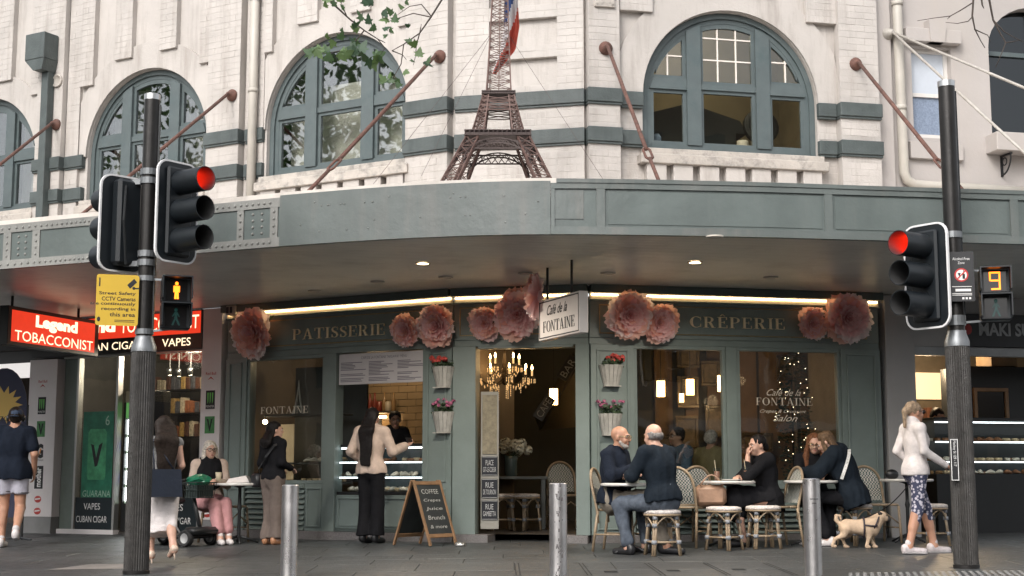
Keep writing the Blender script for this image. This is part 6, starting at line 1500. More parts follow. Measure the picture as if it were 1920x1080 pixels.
peony(822, 611, 41, FL, .14, 'large pink paper peony above the wall planters of the hatch', .3)
peony(910, 607, 31, FC, .10, 'small coral paper peony over the doorway', .45)
peony(972, 590, 45, FC, .18, 'largest pink paper peony over the doorway beside the hanging sign', .2)
peony(1012, 555, 42, (15.75, (-.93, .30, .1)), 0, 'pink paper peony seen edge-on against the hanging sign', .2)
peony(1178, 592, 45, FR, .16, 'giant pink paper peony next to the hanging sign and CRÊPERIE board', .25)
peony(1235, 606, 36, FR, .12, 'coral paper peony tucked beside the first letter of CRÊPERIE', .5)
peony(1522, 606, 30, FR, .10, 'smaller coral paper peony near the end of CRÊPERIE', .5)
peony(1586, 596, 46, FR, .16, 'giant pale pink paper peony at the outer end of the CRÊPERIE board', .1)

# ================================================================== wall planters
M_stave = mat('grey_stave', (.42, .41, .385), .8, var=.22, vs=9, bump=.3, bs=40)
def planter(x, y, fac, kind, label):
    """x,y: middle of the tub in the photograph"""
    w = .03; u, z = fac.uz(x, y, w+.1); t_ = thing('wall_planter', label, 'planter', fac.P(u, w, z)); M = fac.M(u, w, z); n = 8; H = .25
    for k in range(n):
        a0, a1 = math.pi*k/n+.02, math.pi*(k+1)/n-.02; vs = []
        for r, zz in ((.095, -H/2), (.155, H/2)):
            for a in (a0, a1):
                for rr in (r, r-.012): vs.append(M @ Vector((rr*math.cos(a), -rr*math.sin(a)*.85, zz+random.uniform(-.003, .003))))
        q = MB(); q.add(vs, [(0, 2, 6, 4), (1, 5, 7, 3), (4, 6, 7, 5), (0, 1, 3, 2), (0, 4, 5, 1), (2, 3, 7, 6)]); q.build('stave', M_stave, t_)
    q = MB(); q.prism([(-.15, 0)]*0 or [(.14*math.cos(a), .14*math.sin(a)) for a in np.linspace(0, math.pi, 12)], 0, 0, M) if False else q.add([M @ Vector((.146*math.cos(a), -.12*math.sin(a), H/2-.03)) for a in np.linspace(0, math.pi, 12)], [tuple(range(12))]); q.build('soil', mat('soil', (.03, .022, .016), .9), t_)
    q = MB(); q.box(-.1, .1, -.1, 0, -H/2-.012, -H/2, M); q.build('bottom', M_stave, t_)
    rs = random.Random(int(x)); lf = mat('geranium_leaf', (.045, .075, .035), .6, var=.3, vs=20); fm = mat('geranium_bloom', (.62, .09, .075), .65, var=.2, vs=25) if kind == 0 else mat('daisy_bloom', (.45, .13, .24), .65, var=.25, vs=25)
    lv = MB(); nb = 9 if kind == 0 else 15
    for k in range(90):
        a = rs.random()*math.pi; r = .13*math.sqrt(rs.random()); c = Vector((r*math.cos(a)*1.1, -r*math.sin(a), H/2-.02+rs.random()*(.09 if kind == 0 else .12))); L_ = .02+.018*rs.random()
        R_ = Matrix.Translation(c) @ Vector((rs.gauss(0, 1), rs.gauss(0, 1), rs.gauss(.4, .7))).to_track_quat('Z', 'Y').to_matrix().to_4x4()
        lv.add([M @ (R_ @ Vector(p)) for p in ((-L_, 0, 0), (0, -L_*.7, .004), (L_, 0, 0), (0, L_*.7, .004))], [(0, 1, 2, 3)])
    lv.build('foliage', lf, t_)
    for k in range(nb):
        a = rs.random()*math.pi; r = .15*math.sqrt(rs.random()); c = Vector((r*math.cos(a)*1.15, -r*math.sin(a), H/2+.05+rs.random()*(.06 if kind == 0 else .10)))
        q = MB(); np_ = 34 if kind == 0 else 14; R1 = .034 if kind == 0 else .022
        for j in range(np_):
            v = Vector((rs.gauss(0, 1), rs.gauss(0, 1), abs(rs.gauss(0, 1)))).normalized(); Rm = Matrix.Translation(c+v*R1*rs.uniform(.6, 1)) @ v.to_track_quat('Z', 'Y').to_matrix().to_4x4() @ Matrix.Rotation(rs.random()*6, 4, 'Z')
            s = .013; q.add([M @ (Rm @ Vector(p)) for p in ((-s, -s*.6, 0), (s, -s*.8, .003), (s*.8, s, 0), (-s, s*.7, .003))], [(0, 1, 2, 3)])
        q.build('bloom', fm, t_)
planter(824, 706, FL, 0, 'wooden wall tub of red geraniums above another beside the serving hatch')
planter(824, 791, FL, 1, 'wooden wall tub of pink daisies under the geraniums beside the serving hatch')
planter(1150, 703, FR, 0, 'wooden wall tub of red geraniums beside the creperie window')
planter(1148, 795, FR, 1, 'wooden wall tub of pink daisies above the bearded man')
# outdoor camera box at the end of the patisserie cornice
c = FL.P(FL.uz(438, 582, .1)[0], .1, FL.uz(438, 582, .1)[1]); t_ = thing('floodlight', 'small cream outdoor floodlight at the end of the patisserie cornice', 'floodlight', c); M = FL.M(*[FL.uz(438, 582, .1)[0], .08, FL.uz(438, 582, .1)[1]])
q = MB(); q.bbox(-.07, .1, -.1, .05, -.07, .06, .01, M); q.build('body', mat('cream_plastic', (.5, .44, .36), .5), t_); q = MB()
for x in (-.06, .0): q.box(x, x+.045, -.103, -.099, -.045, .04, M)
q.build('window', M_ink, t_)

# ================================================================== A-frame board
M_wood = mat('aframe_wood', (.23, .13, .065), .65, var=.25, vs=7, bump=.2, bs=40); M_chalk = mat('chalkboard', (.022, .026, .027), .7, var=.25, vs=6)
b = on_ground(797, 1023); t_ = thing('chalkboard_sign', 'wooden A-frame chalkboard on the pavement by the serving hatch', 'chalkboard', b)
hd = np.array([.60, .80]); nn = np.array([.80, -.60]); H = .755
AM = Matrix(((hd[0], -nn[0], 0, b[0]), (hd[1], -nn[1], 0, b[1]), (0, 0, 1, b[2]), (0, 0, 0, 1)))     # local x=hinge, -y = board normal
for s in (-1, 1):
    th = math.atan2(.27, H); M = AM @ Matrix.Translation((0, 0, H)) @ Matrix.Rotation(-s*th, 4, 'X') if s > 0 else AM @ Matrix.Translation((0, 0, H)) @ Matrix.Rotation(th, 4, 'X')
    L_ = H/math.cos(th); y = -.012 if s > 0 else .012
    for x in (-.25, .215):
        q = MB(); q.bbox(x, x+.035, y-.012, y+.012, -L_+.005, 0, .003, M); q.build('stile', M_wood, t_)
    for z in (-.06, -L_+.10):
        q = MB(); q.bbox(-.2145, .2145, y-.010, y+.010, z, z+.045, .003, M); q.build('rail', M_wood, t_)
    q = MB(); q.box(-.2145, .2145, y-.004, y+.004, -L_+.146, -.061, M); pn = q.build('panel', M_chalk, t_)
    if s > 0:
        q = MB()
        for k, (w_, hh) in enumerate((('COFFEE', .055), ('Crepes', .045), ('Juice', .05), ('Brunch', .05), ('& more', .04))): put_text(q, w_, -.15, .15, -.17-.105*k, -.17-.105*k+hh, y-.006, M, shear=.15 if k else 0)
        q.build('chalk_writing', mat('chalk', (.4, .4, .38), .8, var=.3, vs=40), pn)
b = on_ground(863, 1024); t_ = thing('water_bowl', 'small crumpled silver bowl on the pavement by the A-frame', 'bowl', b)
q = MB(); q.lathe([(.06, 0), (.07, .012), (.055, .045), (.045, .04), (.03, .02)], 14, Matrix.Translation(b)); q.build('bowl', mat('foil', (.6, .6, .58), .3, .9, bump=.6, bs=60), t_, True)

# ================================================================== cafe furniture
M_rat = mat('rattan', (.29, .215, .14), .45, var=.25, vs=12, bump=.1, bs=60); M_bind = mat('rattan_binding', (.24, .25, .27), .6, var=.15); M_cush = mat('seat_weave', (.55, .5, .47), .7, var=.35, vs=45, bump=.4, bs=80)
M_marb = mat('table_marble', (.62, .6, .57), .3, var=.08, vs=6); M_iron = mat('table_iron', (.018, .019, .02), .5, .3)
def stool():
    r = thing('rattan_stool', '', 'stool')
    q = MB(); q.lathe([(.15, .425), (.19, .428), (.198, .44), (.19, .462), (.15, .472), (.001, .474)], 22); q.build('seat', M_cush, r, True)
    q = MB(); q.tube([(.186*math.cos(a), .186*math.sin(a), .418) for a in np.linspace(0, 2*math.pi, 25)], .013, 7, caps=False); q.build('seat_ring', M_rat, r, True)
    for k in range(4):
        a = math.pi/4+k*math.pi/2; ca, sa = math.cos(a), math.sin(a)
        q = MB()
        for o_ in (-.012, .012): q.tube([(.155*ca-o_*sa, .155*sa+o_*ca, .415), (.178*ca-o_*sa, .178*sa+o_*ca, .2), (.205*ca-o_*sa, .205*sa+o_*ca, 0)], .0145, 7)
        leg = q.build('leg', M_rat, r, True)
        for t in (.14, .31, .39): q = MB(); rr = .155+.05*(1-t/.415); q.tube([(rr*ca, rr*sa, t-.02), (rr*ca, rr*sa, t+.02)], .03, 8); q.build('binding', M_bind, leg, True)
        a2 = a+math.pi/2; p0 = np.array([.175*ca, .175*sa, .27]); p1 = np.array([.175*math.cos(a2), .175*math.sin(a2), .27]); pk = np.array([.17*math.cos((a+a2)/2), .17*math.sin((a+a2)/2), .40])
        q = MB(); q.tube([p0*(1-t)**2+2*t*(1-t)*(pk*2-(p0+p1)/2)+p1*t*t for t in np.linspace(0, 1, 11)], .009, 6); q.build('arch', M_rat, r, True)
        e0, e1 = np.array([.19*ca, .19*sa, .14]), np.array([.19*math.cos(a2), .19*math.sin(a2), .14]); q = MB(); q.tube([e0, e1], .011, 6); q.build('stretcher', M_rat, r, True)
    return r
def chair():
    r = thing('rattan_chair', '', 'chair')
    wv = mat('woven_back', (.5, .5, .47), .6, var=.1); t = wv.node_tree; ck = t.nodes.new('ShaderNodeTexChecker'); ck.inputs['Scale'].default_value = 52; tc = t.nodes.new('ShaderNodeTexCoord'); t.links.new(tc.outputs['Object'], ck.inputs['Vector'])
    ck.inputs['Color1'].default_value = (.58, .55, .5, 1); ck.inputs['Color2'].default_value = (.05, .085, .08, 1); t.links.new(ck.outputs[0], t.nodes['Principled BSDF'].inputs['Base Color'])
    q = MB(); P = rrect(.42, .42, .13, 5); n = len(P); q.add([(x, z, .43) for x, z in P]+[(x, z, .455) for x, z in P], [tuple(range(n, 2*n)), tuple(reversed(range(n)))]+[(i, (i+1) % n, n+(i+1) % n, n+i) for i in range(n)]); q.build('seat', wv, r)
    q = MB(); q.tube([(x*1.03, z*1.03, .443) for x, z in P+P[:1]], .014, 7); q.build('seat_rim', M_rat, r, True)
    # back loop
    bp = []
    for k in range(21):
        a = math.pi*k/20; x = -.2*math.cos(a); z = .62+.27*math.sin(a)**.8 if 0 < k < 20 else .62; bp.append((x, .2+.10*((z-.44)/.45)-.04*math.cos(a)**2*0, z))
    bp = [(-.2, .19, .0+.30), (-.2, .2, .45)]+bp+[(.2, .2, .45), (.2, .19, .30)]
    q = MB(); q.tube(bp, .016, 8); q.build('back_frame', M_rat, r, True)
    q = MB(); inner = [(x*.9, y+.004, .60 if z < .60 else z-.02) for x, y, z in bp[2:-2]]; c = (0, .245, .62); vs = inner+[(x*.9, .205, .49) for x in (.2, -.2)]; n = len(vs); q.add(vs+[(x, y+.008, z) for x, y, z in vs], [tuple(range(n)), tuple(reversed(range(n, 2*n)))]); q.build('backrest', wv, r)
    for sx in (-1, 1):
        q = MB(); q.tube([(sx*.19, -.18, .43), (sx*.2, -.21, 0)], .016, 7); q.build('leg', M_rat, r, True)
        q = MB(); q.tube([(sx*.2, .19, .43), (sx*.21, .25, 0)], .016, 7); q.build('leg', M_rat, r, True)
        q = MB(); q.tube([(sx*.195, -.195, .18), (sx*.205, .215, .18)], .01, 6); q.build('stretcher', M_rat, r, True)
    q = MB(); q.tube([(-.195, -.195, .22), (0, -.2, .36), (.195, -.195, .22)], .009, 6); q.build('brace', M_rat, r, True)
    return r
def place(o, x, y, yaw, label, group): o.location = (x, y, gz(x, y)); o.rotation_euler = (0, 0, math.radians(yaw)); tag(o, label, None, group)
st0 = stool()
G1 = on_ground(1245, 1043); G2 = on_ground(1362, 1033); G3 = on_ground(1437, 1030)
SPOT = [(G1[0], G1[1]+.12, 12, 'rattan stool under the balding man in the navy sweater'), (G2[0], G2[1]+.14, 50, 'empty rattan stool by the table with the pink drinks'), (G3[0]-.0, G3[1]+.14, 8, 'empty rattan stool beside the woman resting her chin'), (3.92, 16.45, 30, 'rattan stool behind the pug under the hooded woman'), (4.75, 16.35, 20, 'rattan stool behind the jogger')]
for k, (x, y, a, lab) in enumerate(SPOT): place(st0 if k == 0 else copy_tree(st0), x, y, a, lab, 'rattan stools outside the cafe')
ch0 = chair()
CH = [(1.98, 16.3, 150, 'rattan chair with its back turned between the men and the drinks table'), (2.98, 16.35, -75, 'rattan chair holding the woman resting her chin'), (4.28, 16.9, 12, 'rattan chair facing out by the pug'), (1.18, 15.75, 70, 'rattan chair under the bearded man in glasses'), (2.05, 17.0, -160, 'rattan chair tucked against the creperie window'), (-3.6, 18.1, 60, 'rattan chair under the white-haired woman')]
for k, (x, y, a, lab) in enumerate(CH): place(ch0 if k == 0 else copy_tree(ch0), x, y, a, lab, 'rattan bistro chairs')
for px, d_, src, a_, lab in ((940, 18.7, st0, 10, 'rattan stool at the dark table inside the doorway'), (985, 18.75, st0, 40, 'rattan stool at the dark table inside the doorway'), (1062, 19.3, ch0, 15, 'rattan chair standing just inside the cafe doorway')):
    o_ = copy_tree(src); place(o_, at_d(px, 950, d_)[0], d_, a_, lab, 'rattan seats inside the doorway'); o_.location.z = ZST
def table():
    r = thing('bistro_table', '', 'table'); q = MB(); q.lathe([(.28, .705), (.305, .712), (.31, .725), (.305, .737), (.29, .74)], 30); q.build('top', M_marb, r, 'auto')
    q = MB(); q.lathe([(.03, .03), (.022, .08), (.02, .4), (.03, .44), (.02, .48), (.02, .68), (.09, .704)], 12); q.build('post', M_iron, r, True)
    for k in range(4):
        a = math.pi/4+k*math.pi/2; q = MB(); q.tube([(.02*math.cos(a), .02*math.sin(a), .09), (.12*math.cos(a), .12*math.sin(a), .06), (.24*math.cos(a), .24*math.sin(a), .012)], [.02, .016, .012], 6); q.build('foot', M_iron, r, True)
    return r
tb0 = table()
def tspot(px, d): return at_d(px, 910, d)[0]
TB = [(tspot(1180, 15.35), 15.35, 'small marble table between the two bald men'), (tspot(1365, 16.25), 16.25, 'marble table with two pink drinks and a plate'), (tspot(1520, 16.35), 16.35, 'marble table of the two long-haired women'), (tspot(450, 17.75), 17.75, 'marble table with folded paper beside the white-haired woman'), (tspot(1700, 16.9), 16.9, 'marble table behind the jogger')]
for k, (x, y, lab) in enumerate(TB): place(tb0 if k == 0 else copy_tree(tb0), x, y, k*20, lab, 'round bistro tables')
# things on the tables
M_tum = glass('tumbler_glass', (.8, .85, .85), 1.2)
def on_table(k, dx, dy): x, y, _ = TB[k]; return np.array([x+dx, y+dy, gz(x, y)+.742])
def tumbler(p, label, drink, h=.12, straw=False):
    t_ = thing('glass_tumbler', label, 'glass', p); q = MB(); q.lathe([(.028, 0), (.036, h)], 14, Matrix.Translation(p), caps=False); q.build('glass', M_tum, t_, True)
    q = MB(); q.lathe([(.0265, .003), (.032, h*.75)], 14, Matrix.Translation(p)); q.build('drink', drink, t_, True)
    if straw: q = MB(); q.tube([p+[0, 0, .01], p+[-.025, 0, h+.09]], .004, 6); q.build('straw', mat('straw', (.6, .5, .35), .6), t_)
tumbler(on_table(0, -.02, -.1), 'water tumbler on the small table between the bald men', mat('water_drink', (.4, .38, .34), .2, var=0), .13)
tumbler(on_table(0, .07, -.05), 'second tumbler on the small table between the bald men', mat('water_drink', (.4, .38, .34), .2, var=0), .08)
pk = mat('pink_drink', (.32, .15, .1), .3, var=.1)
tumbler(on_table(1, -.13, -.05), 'iced drink on the far edge of the drinks table by the chair back', pk, .14, True); tumbler(on_table(1, .2, -.08), 'tall iced drink with straw in front of the woman in black', pk, .15, True)
p = on_table(1, .03, -.05); t_ = thing('plate', 'white plate on the drinks table', 'plate', p); q = MB(); q.lathe([(.06, 0), (.11, .012), (.11, .016), (.06, .006), (.001, .005)], 22, Matrix.Translation(p)); q.build('dish', M_marb, t_, True)
p = on_table(2, .0, 0); t_ = thing('phone', 'dark phone lying on the long-haired women’s table', 'phone', p); q = MB(); q.bbox(p[0]-.07, p[0]+.07, p[1]-.04, p[1]+.04, p[2], p[2]+.009, .003); q.build('body', M_black, t_)
p = on_table(3, -.02, -.05); t_ = thing('folded_paper', 'folded white paper on the table beside the white-haired woman', 'paper', p); q = MB(); q.add([p+np.array(v) for v in ((-.13, -.08, .0), (.16, -.08, .004), (.17, .08, .01), (-.12, .08, .0), (-.1, -.05, .05), (.11, -.06, .09), (.13, .05, .08), (-.05, .06, .045))], [(0, 1, 5, 4), (4, 5, 6, 7), (1, 2, 6, 5), (3, 0, 4, 7), (2, 3, 7, 6), (0, 3, 2, 1)]); q.build('sheet', mat('paper_white', (.62, .57, .55), .7), t_)
p = on_table(4, -.2, -.12); t_ = thing('black_pouch', 'small black pouch on the table behind the jogger', 'pouch', p); q = MB(); q.ell(p+[0, 0, .05], (.08, .05, .06), 12, 8); q.build('pouch', M_black, t_, True)
# tan tote bag on the chair
p = np.array([2.2, 16.1, gz(2.2, 16.1)+.46]); t_ = thing('tan_tote_bag', 'slouchy tan leather tote bag beside the drinks table', 'bag', p); q = MB(); q.bbox(p[0]-.16, p[0]+.2, p[1]-.07, p[1]+.07, p[2]+.0, p[2]+.24, .05); q.build('body', mat('tan_leather', (.34, .21, .14), .45, var=.2, vs=8, bump=.4, bs=12), t_, 'auto')
q = MB(); q.tube([p+np.array([-.1+.26*t, -.06, .23+.12*math.sin(t*math.pi)]) for t in np.linspace(0, 1, 9)], .01, 6); q.build('handle', mat('tan_leather', (.34, .21, .14), .45), t_, True)

# ================================================================== mobility scooter
def scooter():
    b = on_ground(372, 1024); t_ = thing('mobility_scooter', 'black mobility scooter with front basket and green bag', 'scooter', b)
    dr = unit(.86, -.5); M = Matrix(((dr[0], -dr[1], 0, b[0]), (dr[1], dr[0], 0, b[1]), (0, 0, 1, b[2]), (0, 0, 0, 1)))     # local x forward, front axle near 0
    tyre = mat('tyre', (.015, .015, .016), .7); rim = mat('grey_rim', (.45, .45, .45), .4, .5)
    def wheel(x, y, r):
        q = MB(); Mx = M @ Matrix.Translation((x, y, r)) @ Matrix.Rotation(math.pi/2, 4, 'X'); q.lathe([(r*.6, -.035), (r*.9, -.04), (r, -.02), (r, .02), (r*.9, .04), (r*.6, .035)], 22, Mx, caps=False); w_ = q.build('wheel', tyre, t_, 'auto')
        q = MB(); q.lathe([(.001, -.03), (r*.2, -.032), (r*.22, -.02), (r*.55, -.02), (r*.6, -.034), (r*.6, .034), (r*.2, .02), (.001, .02)], 18, Mx, caps=False); q.build('rim', rim, w_, 'auto')
        q = MB()
        for k in range(5): a = k*1.2566; q.box(-.008, .008, 0, 0, 0, 0) if False else q.bar(Mx @ Vector((0, 0, -.03)), Mx @ Vector((r*.58*math.cos(a), r*.58*math.sin(a), -.03)), .014)
        q.build('spokes', rim, w_)
    for s in (-1, 1): wheel(.0, s*.22, .10); wheel(-.78, s*.24, .11)
    def bx(name, m, *a, b=.02): q = MB(); q.bbox(*a, b, M); return q.build(name, m, t_, 'auto')
    bx('deck', M_black, -.7, .02, -.2, .2, .09, .14); bx('front_cowl', M_black, -.05, .16, -.24, .24, .14, .23, b=.035); bx('motor_cover', M_black, -1.0, -.5, -.24, .24, .14, .34, b=.05)
    q = MB(); q.tube([M @ Vector(p) for p in ((.02, 0, .2), (-.06, 0, .45), (-.16, 0, .78))], .025, 8); q.tube([M @ Vector((-.16, -.22, .78)), M @ Vector((-.15, 0, .8)), M @ Vector((-.16, .22, .78))], .016, 8); q.build('tiller', M_black, t_, True)
    q = MB(); q.tube([M @ Vector(p) for p in ((-.1, -.2, .14), (-.3, -.22, .4), (-.32, -.2, .42))], .012, 6); q.build('frame_tube', rim, t_, True)
    # basket of bars
    q = MB(); bc = (-.02, 0, .58)
    for z, e in ((0, .85), (.09, .93), (.18, 1.)):
        P = [(bc[0]+x*e, bc[1]+y*e, bc[2]+z) for x, y in ((-.1, -.17), (.13, -.17), (.13, .17), (-.1, .17), (-.1, -.17))]; q.tube([M @ Vector(p) for p in P], .007, 5)
    for k in range(9):
        y = -.17+.0425*k
        for x in (-.1, .13): q.bar(M @ Vector((bc[0]+x*.85, y*.85, bc[2])), M @ Vector((bc[0]+x, y, bc[2]+.18)), .006)
    for k in range(6):
        x = -.1+.046*k
        for y in (-.17, .17): q.bar(M @ Vector((bc[0]+x*.85, y*.85, bc[2])), M @ Vector((bc[0]+x, y, bc[2]+.18)), .006)
    q.box(bc[0]-.085, bc[0]+.11, -.145, .145, bc[2], bc[2]+.004, M); q.box(bc[0]-.08, bc[0]+.105, -.14, .14, bc[2]+.01, bc[2]+.15, M); q.build('basket', mat('basket_dark', (.015, .024, .022), .5), t_)
    # seat
    bx('seat', mat('vinyl_black', (.02, .02, .022), .45), -.85, -.42, -.23, .23, .50, .58, b=.03); bx('seat_post', M_black, -.68, -.6, -.04, .04, .34, .5, b=.01); bx('backrest', mat('vinyl_black', (.02, .02, .022), .45), -.92, -.84, -.22, .22, .56, .95, b=.03)
    for s in (-1, 1): bx('armrest', M_black, -.82, -.44, s*.27-.03, s*.27+.03, .72, .77, b=.012)
    c = M @ Vector((-.02, 0, .78)); g = thing('green_bag', 'crumpled green bag sitting in the scooter basket', 'bag', c); q = MB(); rs = random.Random(4); vs = []
    n, k_ = 14, 9
    for i in range(k_+1):
        for j in range(n): a = 2*math.pi*j/n; f = math.sin(math.pi*i/k_); r = f*(.13+.035*rs.random()); vs.append((c[0]+r*math.cos(a), c[1]+r*math.sin(a)*1.1, c[2]-.08*math.cos(math.pi*i/k_)+rs.uniform(-.01, .01)))
    q.add(vs, [(i*n+j, i*n+(j+1) % n, (i+1)*n+(j+1) % n, (i+1)*n+j) for i in range(k_) for j in range(n)]); q.build('bag', mat('green_plastic', (.01, .13, .07), .35, var=.2), g)
scooter()
# ================================================================== street trees reaching into view
M_bark = mat('plane_bark', (.13, .105, .08), .85, var=.35, vs=6, bump=.4, bs=25); M_twig = mat('twig', (.055, .042, .035), .8, var=.2)
def leaf_mat(name, c):
    m = mat(name, c, .55, var=.3, vs=5); t = m.node_tree; b = t.nodes['Principled BSDF']; tr = t.nodes.new('ShaderNodeBsdfTranslucent'); tr.inputs[0].default_value = (c[0]*1.5, c[1]*1.5, c[2]*.9, 1)
    mx = t.nodes.new('ShaderNodeMixShader'); mx.inputs[0].default_value = .35; t.links.new(b.outputs[0], mx.inputs[1]); t.links.new(tr.outputs[0], mx.inputs[2]); t.links.new(mx.outputs[0], t.nodes['Material Output'].inputs['Surface']); return m
LEAFM = [leaf_mat('plane_leaf_light', (.13, .2, .09)), leaf_mat('plane_leaf_mid', (.08, .135, .07)), leaf_mat('plane_leaf_dark', (.045, .085, .05))]
LOBE = [(0, -.12), (.06, .0), (.3, -.02), (.42, .12), (.3, .2), (.52, .45), (.3, .44), (.22, .5), (.2, .66), (0, 1.0), (-.2, .66), (-.22, .5), (-.3, .44), (-.52, .45), (-.3, .2), (-.42, .12), (-.3, -.02), (-.06, 0)]
LTRI = tri_fill(LOBE)
def leaf_mesh(m_, bend):
    q = MB(); q.add([(x, y, -bend*x*x*1.2-.25*bend*y*y+.03*math.sin(9*x+7*y)) for x, y in LOBE], LTRI); return q.mesh('leaf', m_, True)
LME = [leaf_mesh(m_, b) for m_ in LEAFM for b in (.25, .6)]
def tree_with_limbs(base, label, limb, twigs, leaves, d):
    g = gz(base[0], base[1]) if base[1] > 10.6 else -.32
    t_ = thing('plane_tree', label, 'tree', (base[0], base[1], g)); q = MB(); fz = base[2]
    q.tube([(base[0], base[1], g-.1), (base[0]+.03, base[1], g+1), (base[0]-.02, base[1]+.02, fz*.6), (base[0], base[1]+.05, fz), (base[0]-.1, base[1], fz+2), (base[0]-.3, base[1]-.2, fz+4)], [.2, .16, .14, .13, .09, .04], 12); q.build('trunk', M_bark, t_, True)
    q = MB(); q.tube([np.array((base[0], base[1]+.05, fz-.2))]+[np.array(p) for p in limb], [.08]+[.055-.04*k/len(limb) for k in range(len(limb))], 8); q.build('limb', M_bark, t_, True)
    for tw in twigs:
        P = [at_d(x, y, d+dz) for x, y, dz in tw]; q = MB(); n = len(P); q.tube(P, [.011-.008*k/(n-1) for k in range(n)] if tw[0][1] <= 0 else [.006-.004*k/(n-1) for k in range(n)], 6); q.build('twig', M_twig, t_, True)
    rs = random.Random(3)
    for x, y, s in leaves:
        c = at_d(x, y, d+rs.uniform(-.15, .15)); L_ = s*d/FPX
        M_ = Matrix.Translation(Vector(c)) @ Matrix.Rotation(rs.uniform(-1.0, 1.0), 4, 'Z') @ Matrix.Rotation(math.radians(90+rs.uniform(-50, 50)), 4, 'X') @ Matrix.Rotation(rs.uniform(-2.6, 2.6), 4, 'Z') @ Matrix.Diagonal((L_, L_, L_, 1))
        piece('leaf', LME[rs.choice([0, 0, 1, 2, 2, 3, 4, 5])], t_, M_)
    return t_
twL = [[(829, -40, 0), (828, 0, 0), (808, 32, .0), (787, 62, .0), (757, 83, .05), (735, 95, .1)], [(787, 62, 0), (781, 83, .02), (779, 105, .05), (775, 122, .05)], [(808, 32, 0), (775, 25, .1), (750, 33, .1), (728, 40, .1)], [(808, 30, 0), (790, 8, .05), (768, 12, .1), (745, 28, .1)],
       [(600, -40, .1), (622, 5, .1), (657, 37, .1), (683, 57, .1), (708, 73, .1), (722, 80, .1)], [(708, 73, .1), (722, 90, .1), (712, 105, .1)], [(683, 57, .1), (660, 85, .1), (640, 95, .1), (610, 100, .1), (585, 98, .1)], [(735, 95, .1), (755, 103, .1), (762, 112, .1)], [(757, 83, .05), (752, 120, .1), (735, 150, .1), (725, 152, .1)], [(787, 62, 0), (790, 45, .0)], [(650, 30, .1), (640, 5, .1), (655, -20, .1)]]
lvL = [(618, 3, 24), (628, 12, 20), (638, 4, 22), (610, 14, 16), (645, 18, 15), (690, 10, 26), (700, 4, 22), (718, 20, 24), (680, 38, 24), (692, 45, 22), (705, 50, 20), (728, 36, 22), (735, 28, 20), (740, 42, 20), (718, 55, 18), (730, 55, 16), (748, 12, 18), (760, 2, 14), (725, 68, 14), (662, 52, 22), (672, 58, 20), (640, 60, 12),
       (578, 97, 28), (590, 92, 26), (586, 104, 24), (602, 100, 24), (612, 98, 24), (622, 104, 28), (634, 100, 24), (645, 104, 26), (652, 108, 24), (625, 76, 22), (637, 74, 20), (612, 72, 16), (660, 78, 24), (668, 86, 26), (675, 96, 28), (684, 102, 28), (692, 110, 26), (702, 106, 28), (712, 108, 26), (718, 114, 24), (700, 118, 20), (666, 104, 22), (655, 70, 18), (640, 92, 20),
       (782, 84, 22), (772, 78, 16), (785, 106, 22), (796, 115, 22), (776, 116, 14), (800, 118, 18), (757, 134, 18), (712, 152, 20), (722, 153, 20), (732, 155, 18), (742, 160, 16), (728, 147, 16), (750, 152, 14), (768, 50, 12)]
dL = 12.0
tree_with_limbs((-4.7, 9.2, 4.6), 'plane tree leafing out, its twigs hanging before the arched side window', [(-3.2, 10.4, 5.5), (-1.8, 11.5, 5.7), tuple(at_d(780, -120, dL)), tuple(at_d(829, -40, dL))], twL, lvL, dL)
twR = [[(1826, -40, 0), (1825, 0, 0), (1823, 30, 0), (1828, 55, 0), (1838, 75, .05), (1847, 90, .05)], [(1824, 5, 0), (1800, 20, .05), (1782, 30, .05), (1750, 34, .05), (1720, 39, .05)], [(1823, 32, 0), (1815, 40, 0), (1795, 44, .05), (1773, 42, .05)], [(1854, -40, .1), (1855, 0, .1), (1862, 37, .1), (1874, 60, .1), (1886, 80, .1), (1878, 100, .1), (1867, 126, .1)], [(1862, 37, .1), (1882, 59, .1), (1905, 72, .1), (1925, 82, .1)], [(1838, -20, 0), (1842, 10, 0), (1845, 16, 0)], [(1827, 55, 0), (1852, 66, .1), (1858, 78, .1)], [(1782, 30, .05), (1776, 36, .05)], [(1842, -40, .1), (1826, -5, .0)], [(1886, 80, .1), (1900, 78, .1), (1915, 74, .1)]]
tree_with_limbs((5.6, 9.4, 4.6), 'plane tree with bare twigs hanging before the plain neighbour wall', [(5.0, 10.4, 5.5), tuple(at_d(1870, -110, 11.6)), tuple(at_d(1840, -40, dL))], twR, [], dL)

